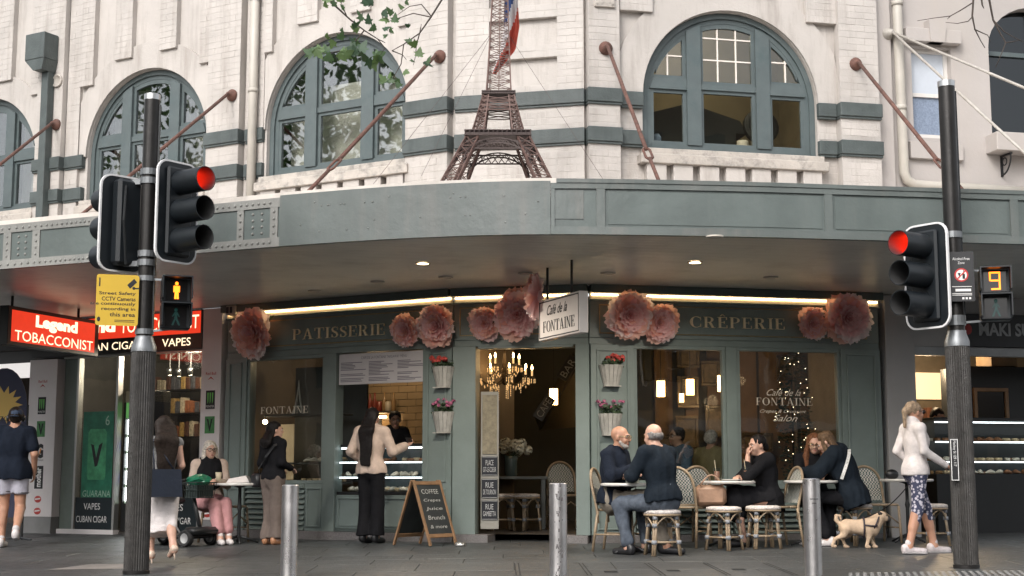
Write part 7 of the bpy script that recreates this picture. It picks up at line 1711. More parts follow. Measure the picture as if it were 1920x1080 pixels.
# ================================================================== across the street (seen in the glass)
def far_tree(x, y, h, r, seed, lab):
    rs = np.random.RandomState(seed); t_ = thing('plane_tree', lab, 'tree', (x, y, -.3)); q = MB(); q.tube([(x, y, -.4), (x+.05, y, h*.3), (x, y+.1, h*.55)], [.25, .18, .1], 9)
    for k in range(6): a = k*1.05; q.tube([(x, y, h*(.3+.04*k)), (x+r*.7*math.cos(a), y+r*.7*math.sin(a), h*(.62+.05*(k % 3)))], [.09, .02], 6)
    q.build('trunk', M_bark, t_, True)
    N = 3200; u = rs.normal(size=(N, 3)); u /= np.linalg.norm(u, axis=1)[:, None]; cl = rs.randint(0, 26, N); cc = rs.normal(size=(26, 3)); cc /= np.linalg.norm(cc, axis=1)[:, None]; cc *= rs.uniform(.35, 1, (26, 1))
    P = np.array([x, y, h*.68])+(cc[cl]*[r, r, h*.3]+u*rs.uniform(.1, 1, (N, 1))**.5*r*.34); a = rs.normal(size=(N, 3)); a /= np.linalg.norm(a, axis=1)[:, None]; b = np.cross(a, rs.normal(size=(N, 3))); b /= np.linalg.norm(b, axis=1)[:, None]; s = .12
    q = MB(); V = np.stack([P-a*s, P-b*s*.7, P+a*s, P+b*s*.7], 1).reshape(-1, 3); q.v = [tuple(p) for p in V]; q.f = [(4*i, 4*i+1, 4*i+2, 4*i+3) for i in range(N)]; q.m = [0]*N; q.build('crown', LEAFM[1], t_)
far_tree(-9, -3, 11, 3.2, 1, 'plane tree across the street beside the dark shop'); far_tree(-17, 2, 12, 3.4, 2, 'tall plane tree across the side street'); far_tree(7, -4, 11, 3.0, 3, 'plane tree across the street by the brick shop'); far_tree(17, -2, 10, 3., 4, 'plane tree far along the street opposite')
ob = thing('opposite_building', 'row of brown brick shops across the street', 'building', (0, -25, -.3)); q = MB(); q.box(-60, 60, -34, -25, -.3, 6.6); q.build('wall', mat('opposite_brick', (.2, .15, .115), .8, var=.15, vs=.7), ob)
for k in range(26):
    x = -50+k*4
    for z0, z1 in ((.4, 2.6), (4, 5.8)):
        if abs(z0-.4) < .1: q = MB(); q.box(x-1.6, x+1.6, -25.02, -24.96, z0, z1)
        else: q = MB(); q.box(x-.6, x+.6, -25.02, -24.96, z0, z1)
        q.build('window', mat('opposite_window', (.03, .035, .04), .15, var=.2), ob)
q = MB(); q.box(-60, 60, -24.96, -22.5, 3.0, 3.4); q.build('awning', mat('opposite_awning', (.3, .28, .26), .7), ob)
sb_ = thing('side_street_building', 'dark brick terrace along the side street', 'building', (-30, 5, -.3)); q = MB(); q.box(-40, -30, -40, 40, -.3, 6.0); q.build('wall', MATS['opposite_brick'], sb_)
for k in range(18):
    y_ = -34+k*4
    for z0, z1 in ((.4, 2.6), (3.8, 5.2)): q = MB(); q.box(-30.02, -29.95, y_-.8, y_+.8, z0, z1); q.build('window', MATS['opposite_window'], sb_)
far_tree(-22, 8, 10, 3.2, 5, 'plane tree before the side street terrace'); far_tree(-24, -2, 10, 3.2, 6, 'plane tree at the side street corner')
tb_ = thing('opposite_apartment_block', 'tall brown brick apartment block beyond the opposite shops', 'building', (30, -32, -.3)); q = MB(); q.box(12, 48, -44, -32, -.3, 22); q.build('wall', MATS['opposite_brick'], tb_)
for k in range(9):
    for z_ in (3.5, 7, 10.5, 14, 17.5): q = MB(); x_ = 14+k*4; q.box(x_, x_+1.6, -32.02, -31.95, z_, z_+1.8); q.build('window', MATS['opposite_window'], tb_)
far_tree(-17, 12.8, 15, 3.4, 8, 'tall plane tree down the side street near the corner'); far_tree(-22, 14, 14, 3.4, 9, 'tall plane tree further down the side street')
# ================================================================== people: smooth distance-field figures meshed with surface nets
f4 = np.float32
def V(*a): return np.array(a, float)
def cap(a, b, ra, rb=None, k=.02, op='+', flat=None): return dict(t='c', a=V(*a), b=V(*b), ra=ra, rb=ra if rb is None else rb, k=k, op=op, flat=flat)
def ell(c, r, R=None, k=.02, op='+'): return dict(t='e', c=V(*c), r=V(*r), R=np.eye(3) if R is None else R, k=k, op=op)
def cut(c, n, k=.008): return dict(t='p', c=V(*c), n=V(*n), k=k, op='-')      # removes the side n points to
def field(prims, h, amp=0., seed=0, zs=1., freq=22.):
    lo = np.full(3, 9.); hi = -lo
    for p in prims:
        if p['op'] == '-': continue
        if p['t'] == 'c': r = max(p['ra'], p['rb']); pts = (p['a'], p['b'])
        else: r = p['r'].max(); pts = (p['c'],)
        for q in pts: lo = np.minimum(lo, q-r); hi = np.maximum(hi, q+r)
    lo -= 3*h; hi += 3*h; n = np.ceil((hi-lo)/h).astype(int)+1; ax = [(lo[i]+h*np.arange(n[i])).astype(f4) for i in range(3)]
    F = np.full(n, .5, f4)
    for p in prims:
        k = p['k']
        if p['t'] == 'p':
            X, Y, Z = np.meshgrid(*ax, indexing='ij', sparse=True); D = (X-f4(p['c'][0]))*f4(p['n'][0])+(Y-f4(p['c'][1]))*f4(p['n'][1])+(Z-f4(p['c'][2]))*f4(p['n'][2]); hh = np.maximum(k-np.abs(F-D), 0)/k; F = np.maximum(F, D)+hh*hh*f4(k*.25); continue
        if p['t'] == 'c': r = max(p['ra'], p['rb'])+k+2.5*h; a0 = np.minimum(p['a'], p['b'])-r; a1 = np.maximum(p['a'], p['b'])+r
        else: r = p['r'].max()+k+2.5*h; a0 = p['c']-r; a1 = p['c']+r
        i0 = np.clip(np.floor((a0-lo)/h).astype(int), 0, n); i1 = np.clip(np.ceil((a1-lo)/h).astype(int)+1, 0, n)
        if (i1 <= i0).any(): continue
        X, Y, Z = np.meshgrid(*[ax[i][i0[i]:i1[i]] for i in range(3)], indexing='ij', sparse=True)
        if p['t'] == 'c':
            a, b = p['a'], p['b']; ab = b-a
            x, y, z = X-f4(a[0]), Y-f4(a[1]), Z-f4(a[2])
            if p['flat'] is not None:
                nrm, fc = p['flat']; g = f4(1/fc-1); dt = x*f4(nrm[0])+y*f4(nrm[1])+z*f4(nrm[2]); x = x+g*dt*f4(nrm[0]); y = y+g*dt*f4(nrm[1]); z = z+g*dt*f4(nrm[2]); ab = ab+(1/fc-1)*(ab@nrm)*nrm
            t = np.clip((x*f4(ab[0])+y*f4(ab[1])+z*f4(ab[2]))/f4(ab@ab+1e-9), 0, 1)
            D = np.sqrt((x-t*f4(ab[0]))**2+(y-t*f4(ab[1]))**2+(z-t*f4(ab[2]))**2)-(f4(p['ra'])+t*f4(p['rb']-p['ra']))
            if p['flat'] is not None: D = D*f4((1+p['flat'][1])/2)
        else:
            x, y, z = X-f4(p['c'][0]), Y-f4(p['c'][1]), Z-f4(p['c'][2]); R_ = p['R']
            q = [(x*f4(R_[0, i])+y*f4(R_[1, i])+z*f4(R_[2, i]))/f4(p['r'][i]) for i in range(3)]
            L_ = np.sqrt(q[0]**2+q[1]**2+q[2]**2); D = (L_-1)*f4(p['r'].min()+.35*(np.median(p['r'])-p['r'].min()))
        S = F[i0[0]:i1[0], i0[1]:i1[1], i0[2]:i1[2]]
        if p['op'] == '-': D = -D; hh = np.maximum(k-np.abs(S-D), 0)/k; S[...] = np.maximum(S, D)+hh*hh*f4(k*.25)
        else: hh = np.maximum(k-np.abs(S-D), 0)/k; S[...] = np.minimum(S, D)-hh*hh*f4(k*.25)
    if amp:
        rs = np.random.RandomState(seed); X, Y, Z = np.meshgrid(*ax, indexing='ij', sparse=True)
        for i in range(5):
            w = rs.normal(size=3)*freq*(.6+.25*i); w[2] *= zs; F += f4(amp/(1+.5*i))*np.sin(X*f4(w[0])+Y*f4(w[1])+Z*f4(w[2])+f4(rs.rand()*6.28))
    return F, lo
CORN = [(0, 0, 0), (1, 0, 0), (0, 1, 0), (1, 1, 0), (0, 0, 1), (1, 0, 1), (0, 1, 1), (1, 1, 1)]
EDG = [(0, 1), (2, 3), (4, 5), (6, 7), (0, 2), (1, 3), (4, 6), (5, 7), (0, 4), (1, 5), (2, 6), (3, 7)]
def surfnet(F, lo, h):
    s = F < 0; n = F.shape; m = [n[i]-1 for i in range(3)]
    cnt = sum(s[a:a+m[0], b:b+m[1], c:c+m[2]].astype(np.int8) for a, b, c in CORN)
    I = np.argwhere((cnt > 0) & (cnt < 8)); vid = np.full(m, -1, np.int32); vid[I[:, 0], I[:, 1], I[:, 2]] = np.arange(len(I))
    fv = [F[I[:, 0]+a, I[:, 1]+b, I[:, 2]+c] for a, b, c in CORN]; P = np.zeros((len(I), 3)); W_ = np.zeros(len(I))
    for a, b in EDG:
        va, vb = fv[a], fv[b]; cr = (va < 0) != (vb < 0); t = np.where(cr, va/np.where(cr, va-vb, 1), 0)
        pt = np.array(CORN[a])+t[:, None]*(np.array(CORN[b])-np.array(CORN[a])); P += pt*cr[:, None]; W_ += cr
    P = lo+h*(I+P/W_[:, None]); Q = []
    for ax in range(3):
        o = [(1, 2), (2, 0), (0, 1)][ax]; sl0 = [slice(1, -1)]*3; sl1 = [slice(1, -1)]*3; sl0[ax] = slice(0, -1); sl1[ax] = slice(1, None)
        A, B = s[tuple(sl0)], s[tuple(sl1)]
        for flip in (0, 1):
            E = np.argwhere((A & ~B) if not flip else (~A & B))
            if not len(E): continue
            E = E+1; E[:, ax] -= 1
            def vv(d1, d2):
                T = E.copy(); T[:, o[0]] -= d1; T[:, o[1]] -= d2; return vid[T[:, 0], T[:, 1], T[:, 2]]
            q = np.stack([vv(1, 1), vv(0, 1), vv(0, 0), vv(1, 0)], 1); Q.append(q if not flip else q[:, ::-1])
    Q = np.concatenate(Q); Q = Q[(Q >= 0).all(1)]; return P, Q
def blob(name, prims, h, m, parent, amp=0., seed=0, zs=1., freq=22., relax=1):
    F, lo = field(prims, h, amp, seed, zs, freq); P, Q = surfnet(F, lo, h)
    for _ in range(relax):
        S = np.zeros_like(P); C = np.zeros(len(P))
        for a in range(4):
            np.add.at(S, Q[:, a], P[Q[:, (a+1) % 4]]); np.add.at(C, Q[:, a], 1); np.add.at(S, Q[:, a], P[Q[:, a-1]]); np.add.at(C, Q[:, a], 1)
        P = P*.5+.5*S/np.maximum(C, 1)[:, None]
    me = bpy.data.meshes.new(name); me.vertices.add(len(P)); me.vertices.foreach_set('co', P.astype(f4).ravel()); me.loops.add(Q.size); me.loops.foreach_set('vertex_index', Q.astype(np.int32).ravel())
    me.polygons.add(len(Q)); me.polygons.foreach_set('loop_start', np.arange(0, Q.size, 4, dtype=np.int32)); me.polygons.foreach_set('use_smooth', np.ones(len(Q), bool)); me.update(calc_edges=True); me.validate()
    me.materials.append(m); o = bpy.data.objects.new(name, me); COL.objects.link(o); o.parent = parent; return o
def rotm(yaw=0, pitch=0, roll=0):
    return np.array((Matrix.Rotation(math.radians(yaw), 3, 'Z') @ Matrix.Rotation(math.radians(pitch), 3, 'X') @ Matrix.Rotation(math.radians(roll), 3, 'Y')))
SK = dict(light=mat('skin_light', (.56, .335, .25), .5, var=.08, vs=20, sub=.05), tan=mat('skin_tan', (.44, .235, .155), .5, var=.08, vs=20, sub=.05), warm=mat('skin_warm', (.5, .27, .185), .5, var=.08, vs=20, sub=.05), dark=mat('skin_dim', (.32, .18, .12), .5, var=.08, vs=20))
def hairm(n, c): return mat(n, c, .5, var=.45, vs=38, bump=.25, bs=90, spec=.15)
HR = dict(black=hairm('hair_black', (.012, .010, .010)), brown=hairm('hair_brown', (.045, .026, .016)), dark=hairm('hair_dark_brown', (.02, .014, .011)), red=hairm('hair_auburn', (.14, .06, .03)), grey=hairm('hair_grey', (.3, .28, .26)), blond=hairm('hair_blond', (.26, .19, .13)), white=hairm('hair_white', (.55, .5, .44)), light=hairm('hair_light_brown', (.12, .075, .045)), stub=hairm('hair_stubble', (.16, .15, .145)))
def cloth(n, c, var=.12, r=.9): return mat(n, c, r, var=var, vs=14, bump=.45, bs=26, spec=.1)
EYEW = mat('eye_white', (.6, .57, .54), .3, var=0); IRIS = mat('eye_dark', (.02, .014, .01), .2, var=0); LIP = mat('lips', (.36, .13, .11), .45, var=0)
def stand(h, **o):
    J = dict(pel=(0, 0, .92), che=(0, 0, 1.22), nek=(0, .015, 1.43), head=(0, -.02, 1.575), shl=(.165, .01, 1.39), ell=(.215, .03, 1.11), wrl=(.225, -.03, .87), shr=(-.165, .01, 1.39), elr=(-.215, .03, 1.11), wrr=(-.225, -.03, .87), hil=(.085, 0, .9), knl=(.09, -.01, .49), anl=(.09, .02, .085), hir=(-.085, 0, .9), knr=(-.09, -.01, .49), anr=(-.09, .02, .085)); J.update(o)
    s = h/1.70; return {k: V(*v)*s for k, v in J.items()}, s
def sit(h, **o):
    J = dict(pel=(0, .02, .55), che=(0, .02, .85), nek=(0, .015, 1.06), head=(0, -.03, 1.205), shl=(.165, .01, 1.015), ell=(.225, -.05, .76), wrl=(.12, -.25, .78), shr=(-.165, .01, 1.015), elr=(-.225, -.05, .76), wrr=(-.12, -.25, .78), hil=(.09, 0, .54), knl=(.12, -.43, .53), anl=(.12, -.40, .085), hir=(-.09, 0, .54), knr=(-.12, -.43, .53), anr=(-.12, -.40, .085)); J.update(o)
    s = h/1.70; return {k: V(*v)*s for k, v in J.items()}, s
def hand(w, d, pn, s, curl=.5, side=1):
    """palm, four fingers, thumb from wrist w along d; palm faces pn"""
    d = d/np.linalg.norm(d); pn = pn-d*(pn@d); pn = pn/np.linalg.norm(pn); x = np.cross(d, pn)*side; R_ = np.stack([x, pn, d], 1); L_ = []
    L_.append(ell(w+d*.048*s, (.041*s, .017*s, .052*s), R_, .015))
    for i, (o, ln) in enumerate(((-.03, .064), (-.01, .075), (.011, .07), (.03, .054))):
        b = w+d*.085*s+x*o*s; c1 = curl*(.9+.1*i); m1 = b+(d*math.cos(c1)+pn*math.sin(c1))*ln*.55*s; e = m1+(d*math.cos(c1*2.1)+pn*math.sin(c1*2.1))*ln*.5*s; L_ += [cap(b-d*.012, m1, .0098*s, .0092*s, .006), cap(m1, e, .0092*s, .008*s, .004)]
    t0 = w+d*.025*s-x*.034*s; t1 = t0+(d*.6-x*.55+pn*.4)*.045*s; t2 = t1+(d*.85+pn*.35)*.034*s; L_ += [cap(t0, t1, .014*s, .011*s, .012), cap(t1, t2, .011*s, .009*s, .005)]
    return L_
def foot_prims(an, knee, yaw, s, lift=0., r=.04, sole=0.):
    f = rotm(yaw) @ V(0, -1, 0); toe = an+f*.16*s+V(0, 0, -(an[2]-lift)*1.0+.03*s) if lift == 0 else an+f*.14*s+V(0, 0, -.05*s-lift)
    heel = an-f*.045*s+V(0, 0, -.045*s); return heel, toe, f
def person(label, pos, yaw, JS, skin='light', top=None, bottom=None, hair=None, shoes=None, head=(0, 0, 0), hands=None, feet=(0, 0), lifts=(0, 0), h=.010, female=False, extra=None, eyes=True, gx=None, group=None, fat=1., nm='person'):
    J, s = JS; root = thing(nm, label, 'person', pos); root.rotation_euler = (0, 0, math.radians(yaw))
    fy = (V(0, 1, 0), .70); B = []; up = J['nek']-J['pel']; up = up/np.linalg.norm(up); side = J['shl']-J['shr']; side = side/np.linalg.norm(side); fr = np.cross(side, up); fr /= np.linalg.norm(fr); sd2 = np.cross(up, fr); RT = np.stack([sd2, fr, up], 1)
    wf = .92 if female else 1.
    def torso(g, hem=0., waist=0.):
        e_ = (.007 if female else .014) if g > 0 else 0; T = [ell(J['pel']+up*.0, ((.162*s*fat+g+e_), (.118*s*fat+g+e_), (.14*s+g)), RT, .06), cap(J['pel'], J['che'], (.125*s*(wf-waist)*fat+g)*1.05, (.138*s*wf*fat+g)*1.05, .06, flat=(fr, .74)), ell(J['che']+up*.04*s, (.160*s*wf*fat+g, .112*s*fat+g, .19*s+g), RT, .06), cap(J['shl'], J['shr'], .06*s+g*.8, .06*s+g*.8, .06), cap(J['che']+up*.12*s, J['nek'], .105*s+g*.5, .058*s+g*.5, .05, flat=(fr, .8))]
        if female: T += [ell(J['che']+up*.03*s+V(*(fr*.062*s))+sd2*q*.065*s, (.055*s+g, .05*s+g, .055*s+g), RT, .05) for q in (-1, 1)]
        if hem: T.append(cap(J['pel']-up*.02, J['pel']-up*hem, .176*s*fat*wf**.7+g, .186*s*fat*wf**.9+g, .05, flat=(fr, .74)))
        if hem: T.append(cut(J['pel']-up*hem, -up))
        return T
    def arm(sd, g, f0=0., f1=2.):
        S, E, Wr = J['sh'+sd], J['el'+sd], J['wr'+sd]; L_ = []
        r0, r1, r2 = .052*s*(.93 if female else 1.05), .042*s*(.93 if female else 1.05), .029*s
        e1 = min(f1, 1.); q = S+(E-S)*e1; L_.append(cap(S, q, r0+g, r0+(r1-r0)*e1+g, .03))
        if f1 > 1: q = E+(Wr-E)*(f1-1); L_.append(cap(E, q, r1+g, r1+(r2-r1)*(f1-1)+g, .02))
        return L_
    def leg(sd, g, f1=2., bell=0.):
        H, K, A = J['hi'+sd], J['kn'+sd], J['an'+sd]; L_ = []; r0, r1, r2 = .088*s*fat, .058*s, .04*s
        e1 = min(f1, 1.); L_.append(cap(H, H+(K-H)*e1, r0+g, r0+(r1-r0)*e1+g, .04))
        if f1 > 1: L_.append(cap(K, K+(A-K)*(f1-1), r1+g, r1+(r2-r1)*(f1-1)+g+bell, .03))
        if f1 >= 1.5: d_ = (A-K)/np.linalg.norm(A-K); L_.append(cap(K+(A-K)*.14+V(0, .014*s, 0), K+(A-K)*.48+V(0, .012*s, 0), .05*s+g, .044*s+g, .03))
        if g > .004 and f1 >= 1.5: d_ = (A-K)/np.linalg.norm(A-K)
        return L_
    hd = J['head']; RH = rotm(*head); HP = lambda *p: hd+RH @ (V(*p)*s*1.0)
    def he(c, r, k=.015, op='+'): return ell(HP(*c), V(*r)*s, RH, k, op)
    HEAD = [he((0, .018, .032), (.075, .093, .084)), he((0, -.022, -.032), (.06, .068, .084), .03), he((0, -.064, -.092), (.026, .022, .018), .03), cap(HP(0, -.088, .008), HP(0, -.106, -.03), .009*s, .0145*s, .012), he((.024, -.092, -.034), (.009, .01, .009), .01), he((-.024, -.092, -.034), (.009, .01, .009), .01) if False else he((0, -.086, .024), (.046, .014, .012), .02),
            he((.076, .012, -.012), (.012, .02, .03), .008), he((-.076, .012, -.012), (.012, .02, .03), .008), he((.032, -.096, .006), (.016, .014, .010), .012, '-'), he((-.032, -.096, .006), (.016, .014, .010), .012, '-'), he((.036, -.066, -.036), (.022, .018, .02), .02), he((-.036, -.066, -.036), (.022, .018, .02), .02), cap(HP(-.018, -.084, -.066), HP(.018, -.084, -.066), .009*s, None, .01)]
    B = torso(0.)+HEAD+[cap(J['nek']-up*.03, HP(0, .015, -.06), .054*s*wf, .05*s*wf, .03)]
    for sd, sg in (('l', 1), ('r', -1)):
        B += arm(sd, 0.)+leg(sd, 0.)
        Wr, E = J['wr'+sd], J['el'+sd]; hp = (hands or {}).get(sd); dr = (Wr-E)/np.linalg.norm(Wr-E); pn = V(-sg, 0, 0) if abs(dr[2]) > .6 else V(0, 0, -1); cu = .45
        if hp: dr = V(*hp[0]) if hp[0] is not None else dr; pn = V(*hp[1]) if hp[1] is not None else pn; cu = hp[2]
        B += hand(Wr, dr, pn, s, cu, sg)
        i = 0 if sd == 'l' else 1; heel, toe, f = foot_prims(J['an'+sd], J['kn'+sd], feet[i], s, lifts[i]); B += [cap(heel, toe, .034*s, .028*s, .03), cap(J['an'+sd], heel, .036*s, .034*s, .03)]
    bo = blob('body', B, h, SK[skin], root)
    # clothing
    if top:
        m_, sl, hem, g = top['m'], top.get('sleeve', 2.), top.get('hem', .12), top.get('g', .014); T = torso(g, hem, top.get('waist', 0.))+[p for sd in 'lr' for p in arm(sd, g*top.get('sg', 1.), 0, sl)]
        if top.get('collar'): T.append(cap(J['nek']-up*.01, J['nek']+up*top['collar'], .068*s, .064*s, .02))
        if top.get('hood'): T += [ell(J['nek']+V(0, .075, -.0), (.12*s, .075*s, .09*s), RT, .04)]
        T += top.get('add', [])
        if not top.get('collar'): T.append(ell(J['nek']+up*.055*s-V(*(-fr))*0+fr*-.012, (.066*s, .066*s, .05*s), RT, .012, '-'))
        blob(top.get('name', 'top'), T, h, m_, root, top.get('amp', .004), 3, .5, 24)
    if bottom:
        k_ = bottom['kind']; g = bottom.get('g', .012); m_ = bottom['m']; T = [ell(J['pel'], (.164*s*fat+g, .12*s*fat+g, .145*s+g), RT, .05), cap(J['pel'], J['pel']+up*.09*s, .135*s*fat*wf**2+g, .128*s*fat*wf**2.5+g, .05, flat=(fr, .76))]
        if k_ == 'trousers': T += [p for sd in 'lr' for p in leg(sd, g, bottom.get('len', 1.93), bottom.get('bell', .012))]; T += [cut(J['an'+sd]+V(0, 0, .0), (0, 0, -1)) for sd in 'lr' if bottom.get('len', 1.93) > 1.8 and abs(J['anl'][2]-J['anr'][2]) < .02]
        elif k_ == 'shorts': T += [p for sd in 'lr' for p in leg(sd, g+.012, bottom.get('len', .5))]+[cut((J['hil']+J['hir'])/2+((J['knl']+J['knr'])/2-(J['hil']+J['hir'])/2)*(bottom.get('len', .5)+.04), (0, 0, -1))]
        elif k_ == 'skirt':
            mid = (J['knl']+J['knr'])/2; low = (J['anl']+J['anr'])/2; e_ = mid+(low-mid)*bottom.get('len', .45); T += [cap(J['pel']-up*.03, mid, .17*s+g, .15*s+g, .05, flat=(V(0, 1, 0), .78)), cap(mid, e_, .15*s+g, .165*s+g, .04, flat=(V(0, 1, 0), .8))]+[p for sd in 'lr' for p in leg(sd, .02, 1.2)]+[cut(e_, (mid-e_)/np.linalg.norm(mid-e_)*-1)]
        blob(bottom.get('name', k_), T, h, m_, root, bottom.get('amp', .005), 8, .35, 22)
    if shoes:
        for i, sd in enumerate('lr'):
            heel, toe, f = foot_prims(J['an'+sd], J['kn'+sd], feet[i], s, lifts[i]); hs = shoes.get('heel', 0)
            if shoes['kind'] == 'heel':
                q = [cap(heel+V(0, 0, .012), toe+f*.03, .042*s, .026*s, .03, flat=(V(0, 0, 1), .9)), cap(heel+V(0, 0, .02), J['an'+sd]-V(0, 0, .04), .043*s, .041*s, .02), cap(heel-f*.012, heel-V(0, 0, .085)-f*.02, .017*s, .009*s, .012)]
            else: q = [cap(heel, toe+f*.01, .043*s, .038*s, .03), cap(heel+V(0, 0, .03), J['an'+sd]-V(0, 0, .012) if shoes['kind'] == 'sneaker' else J['an'+sd]+V(0, 0, .03), .043*s, .042*s, .02)]
            so_ = blob('shoe', q, min(h, .010), shoes['m'], root)
            if shoes['kind'] == 'sneaker':
                blob('sole', [cap(heel-V(0, 0, .022), toe+f*.012-V(0, 0, .016), .040*s, .038*s, .01, flat=(V(0, 0, 1), .45))], .010, shoes.get('sole', MATS['flag_white']), root)
                if shoes.get('sock'): blob('sock', [cap(J['an'+sd]-V(0, 0, .02), J['an'+sd]+V(0, 0, .035), .041*s, .043*s, .01)], .010, MATS['flag_white'], root)
    if hair:
        k_, m_ = hair['kind'], HR[hair['c']]; C = [he((0, .026, .042), (.084, .098, .088), .02)]; face = [he((0, -.092, -.035), (.062, .07, .10), .02, '-')]; low = [he((0, .0, -.16), (.12, .14, .1), .02, '-')]
        if k_ == 'short': Hs = C+[he((0, .05, -.0), (.076, .062, .07), .02)]+face+low
        elif k_ == 'fringe': Hs = [he((0, .06, -.01), (.083, .052, .048), .02), he((.066, .03, -.005), (.02, .045, .04), .02), he((-.066, .03, -.005), (.02, .045, .04), .02)]+low
        elif k_ == 'bob': Hs = C+[cap(HP(.07, .02, .0), HP(.082, .0, -.10), .036*s, .03*s, .03), cap(HP(-.07, .02, .0), HP(-.082, .0, -.10), .036*s, .03*s, .03), cap(HP(0, .07, .0), HP(0, .075, -.11), .075*s, .06*s, .03, flat=(RH @ V(0, 1, 0), .6))]+face
        elif k_ == 'pony': Hs = C+face+low+[cap(HP(0, .1, .03), HP(0, .135, .0), .035*s, .035*s, .02), cap(HP(0, .135, .0), HP(0, .15, -.16), .035*s, .018*s, .02)]
        elif k_ == 'bun': Hs = C+face+low+[he((0, .11, -.04), (.05, .045, .045), .03)]
        else:
            L_ = hair.get('len', .45); bk = hair.get('back', (0, .02, 0)); Hs = C+face; p0 = HP(0, .06, .02); w = hair.get('w', .085)
            p1 = J['nek']+V(0, .125, -.03)*s+V(*bk); p2 = p1+V(*hair.get('fall', (0, .02, -1)))*L_*s
            for o in (-.8, 0, .8): sd_ = V(*(RT @ V(1, 0, 0)))*o*w*s; Hs += [cap(p0+sd_*.7, p1+sd_, w*.62*s, w*.6*s, .03, flat=(fr, .7)), cap(p1+sd_, p2+sd_*.8, w*.6*s, w*.28*s, .03, flat=(fr, .6))]
            if hair.get('front'):
                for q in (-1, 1): a = HP(.075*q, -.02, .0); b = HP(.10*q, -.03, -.14); c_ = b+V(0, -.02, -hair['front'])*s; Hs += [cap(a, b, .03*s, .036*s, .02), cap(b, c_, .036*s, .02*s, .02)]
        blob('hair', Hs, min(h, .009), m_, root, .0035, 5, .25, 70, 0)
    MH = Matrix.Translation(Vector(hd)) @ Matrix(RH.tolist()).to_4x4() @ Matrix.Scale(s, 4)
    def child(q, name, m_, sm=True):
        me = q.mesh(name, m_, sm); o = bpy.data.objects.new(name, me); COL.objects.link(o); o.parent = root; return o
    if eyes:
        for q_ in (-1, 1):
            q = MB(); q.ell((.031*q_, -.079, .006), (.0125, .0105, .0095), 10, 6, MH); child(q, 'eye', EYEW); q = MB(); q.ell((.031*q_, -.0865, .006), (.0065, .0045, .0068), 8, 5, MH); child(q, 'iris', IRIS)
            q = MB(); q.tube([MH @ Vector((.05*q_, -.081, .024)), MH @ Vector((.032*q_, -.094, .029)), MH @ Vector((.014*q_, -.096, .026))], .0045, 5); child(q, 'eyebrow', HR[hair['c']] if hair else HR['grey'])
        q = MB(); q.ell((0, -.089, -.066), (.023, .008, .0085), 10, 5, MH); child(q, 'lips', LIP)
    if extra: extra(root, J, s, MH, HP, child, RT)
    return root
def glasses(child, MH, m_, dark=False, r=.023):
    q = MB()
    for sg in (-1, 1):
        q.tube([MH @ Vector((sg*.032+r*math.cos(a), -.104, .004+r*.8*math.sin(a))) for a in np.linspace(0, 6.283, 15)], .003, 5, caps=False); q.tube([MH @ Vector((sg*(.032+r), -.102, .01)), MH @ Vector((sg*.079, -.03, .01)), MH @ Vector((sg*.079, .02, .0))], .003, 5)
    q.tube([MH @ Vector((-.01, -.106, .008)), MH @ Vector((.01, -.106, .008))], .003, 5); child(q, 'glasses', m_)
    if dark:
        q = MB()
        for sg in (-1, 1): q.ell((sg*.032, -.103, .004), (r, .004, r*.8), 12, 5, MH)
        child(q, 'lens', M_ink)
def strap(child, pts, w, m_, name='strap', t=.006):
    q = MB(); pts = [V(*p) for p in pts]; n = len(pts); vs = []
    for i in range(n):
        tg = pts[min(i+1, n-1)]-pts[max(i-1, 0)]; tg /= np.linalg.norm(tg); c = V(0, 0, pts[i][2]); o = pts[i]-V(0, pts[i][1]*.2, pts[i][2]); o = o/(np.linalg.norm(o)+1e-6); sd = np.cross(tg, o); sd /= np.linalg.norm(sd)+1e-6; vs += [pts[i]+sd*w/2, pts[i]-sd*w/2, pts[i]-sd*w/2+o*t, pts[i]+sd*w/2+o*t]
    fs = []
    for i in range(n-1):
        a, b = 4*i, 4*i+4; fs += [(a, a+1, b+1, b), (a+1, a+2, b+2, b+1), (a+2, a+3, b+3, b+2), (a+3, a, b, b+3)]
    q.add(vs, fs); return child(q, name, m_, False)
def at_px(px, ytop, yfoot, dx=0):
    g = on_ground(px, yfoot); hgt = at_d(px, ytop, g[1])[2]-g[2]; return g, hgt
CL = dict(navy=cloth('cloth_navy', (.012, .016, .026)), black=cloth('cloth_black', (.012, .012, .014)), cream=cloth('cloth_cream', (.56, .44, .37)), taupe=cloth('cloth_taupe', (.15, .12, .105)), white=cloth('cloth_white', (.66, .61, .6)), lav=cloth('cloth_lavender', (.42, .41, .47)), khaki=cloth('cloth_khaki', (.26, .225, .185)), jean=cloth('cloth_jeans', (.085, .1, .125), .25), pink=cloth('cloth_pink', (.48, .25, .255)), olive=cloth('cloth_olive', (.17, .14, .07)), denim=cloth('cloth_denim', (.06, .09, .13)), grey=cloth('cloth_grey_print', (.22, .22, .22), .5), petrol=cloth('cloth_petrol', (.012, .017, .024)), pale=cloth('cloth_pale_pink', (.64, .59, .575)))
nude = mat('nude_leather', (.62, .48, .38), .35, var=.05); tanl = mat('tan_shoe', (.35, .17, .09), .45, var=.1); blk = mat('black_leather', (.013, .013, .015), .4, var=.1); wsh = mat('white_sneaker', (.62, .58, .57), .5, var=.06); gsh = mat('grey_sneaker', (.5, .45, .45), .55, var=.2, vs=30); navl = mat('navy_leather', (.018, .024, .04), .35, var=.15, bump=.15, bs=30)

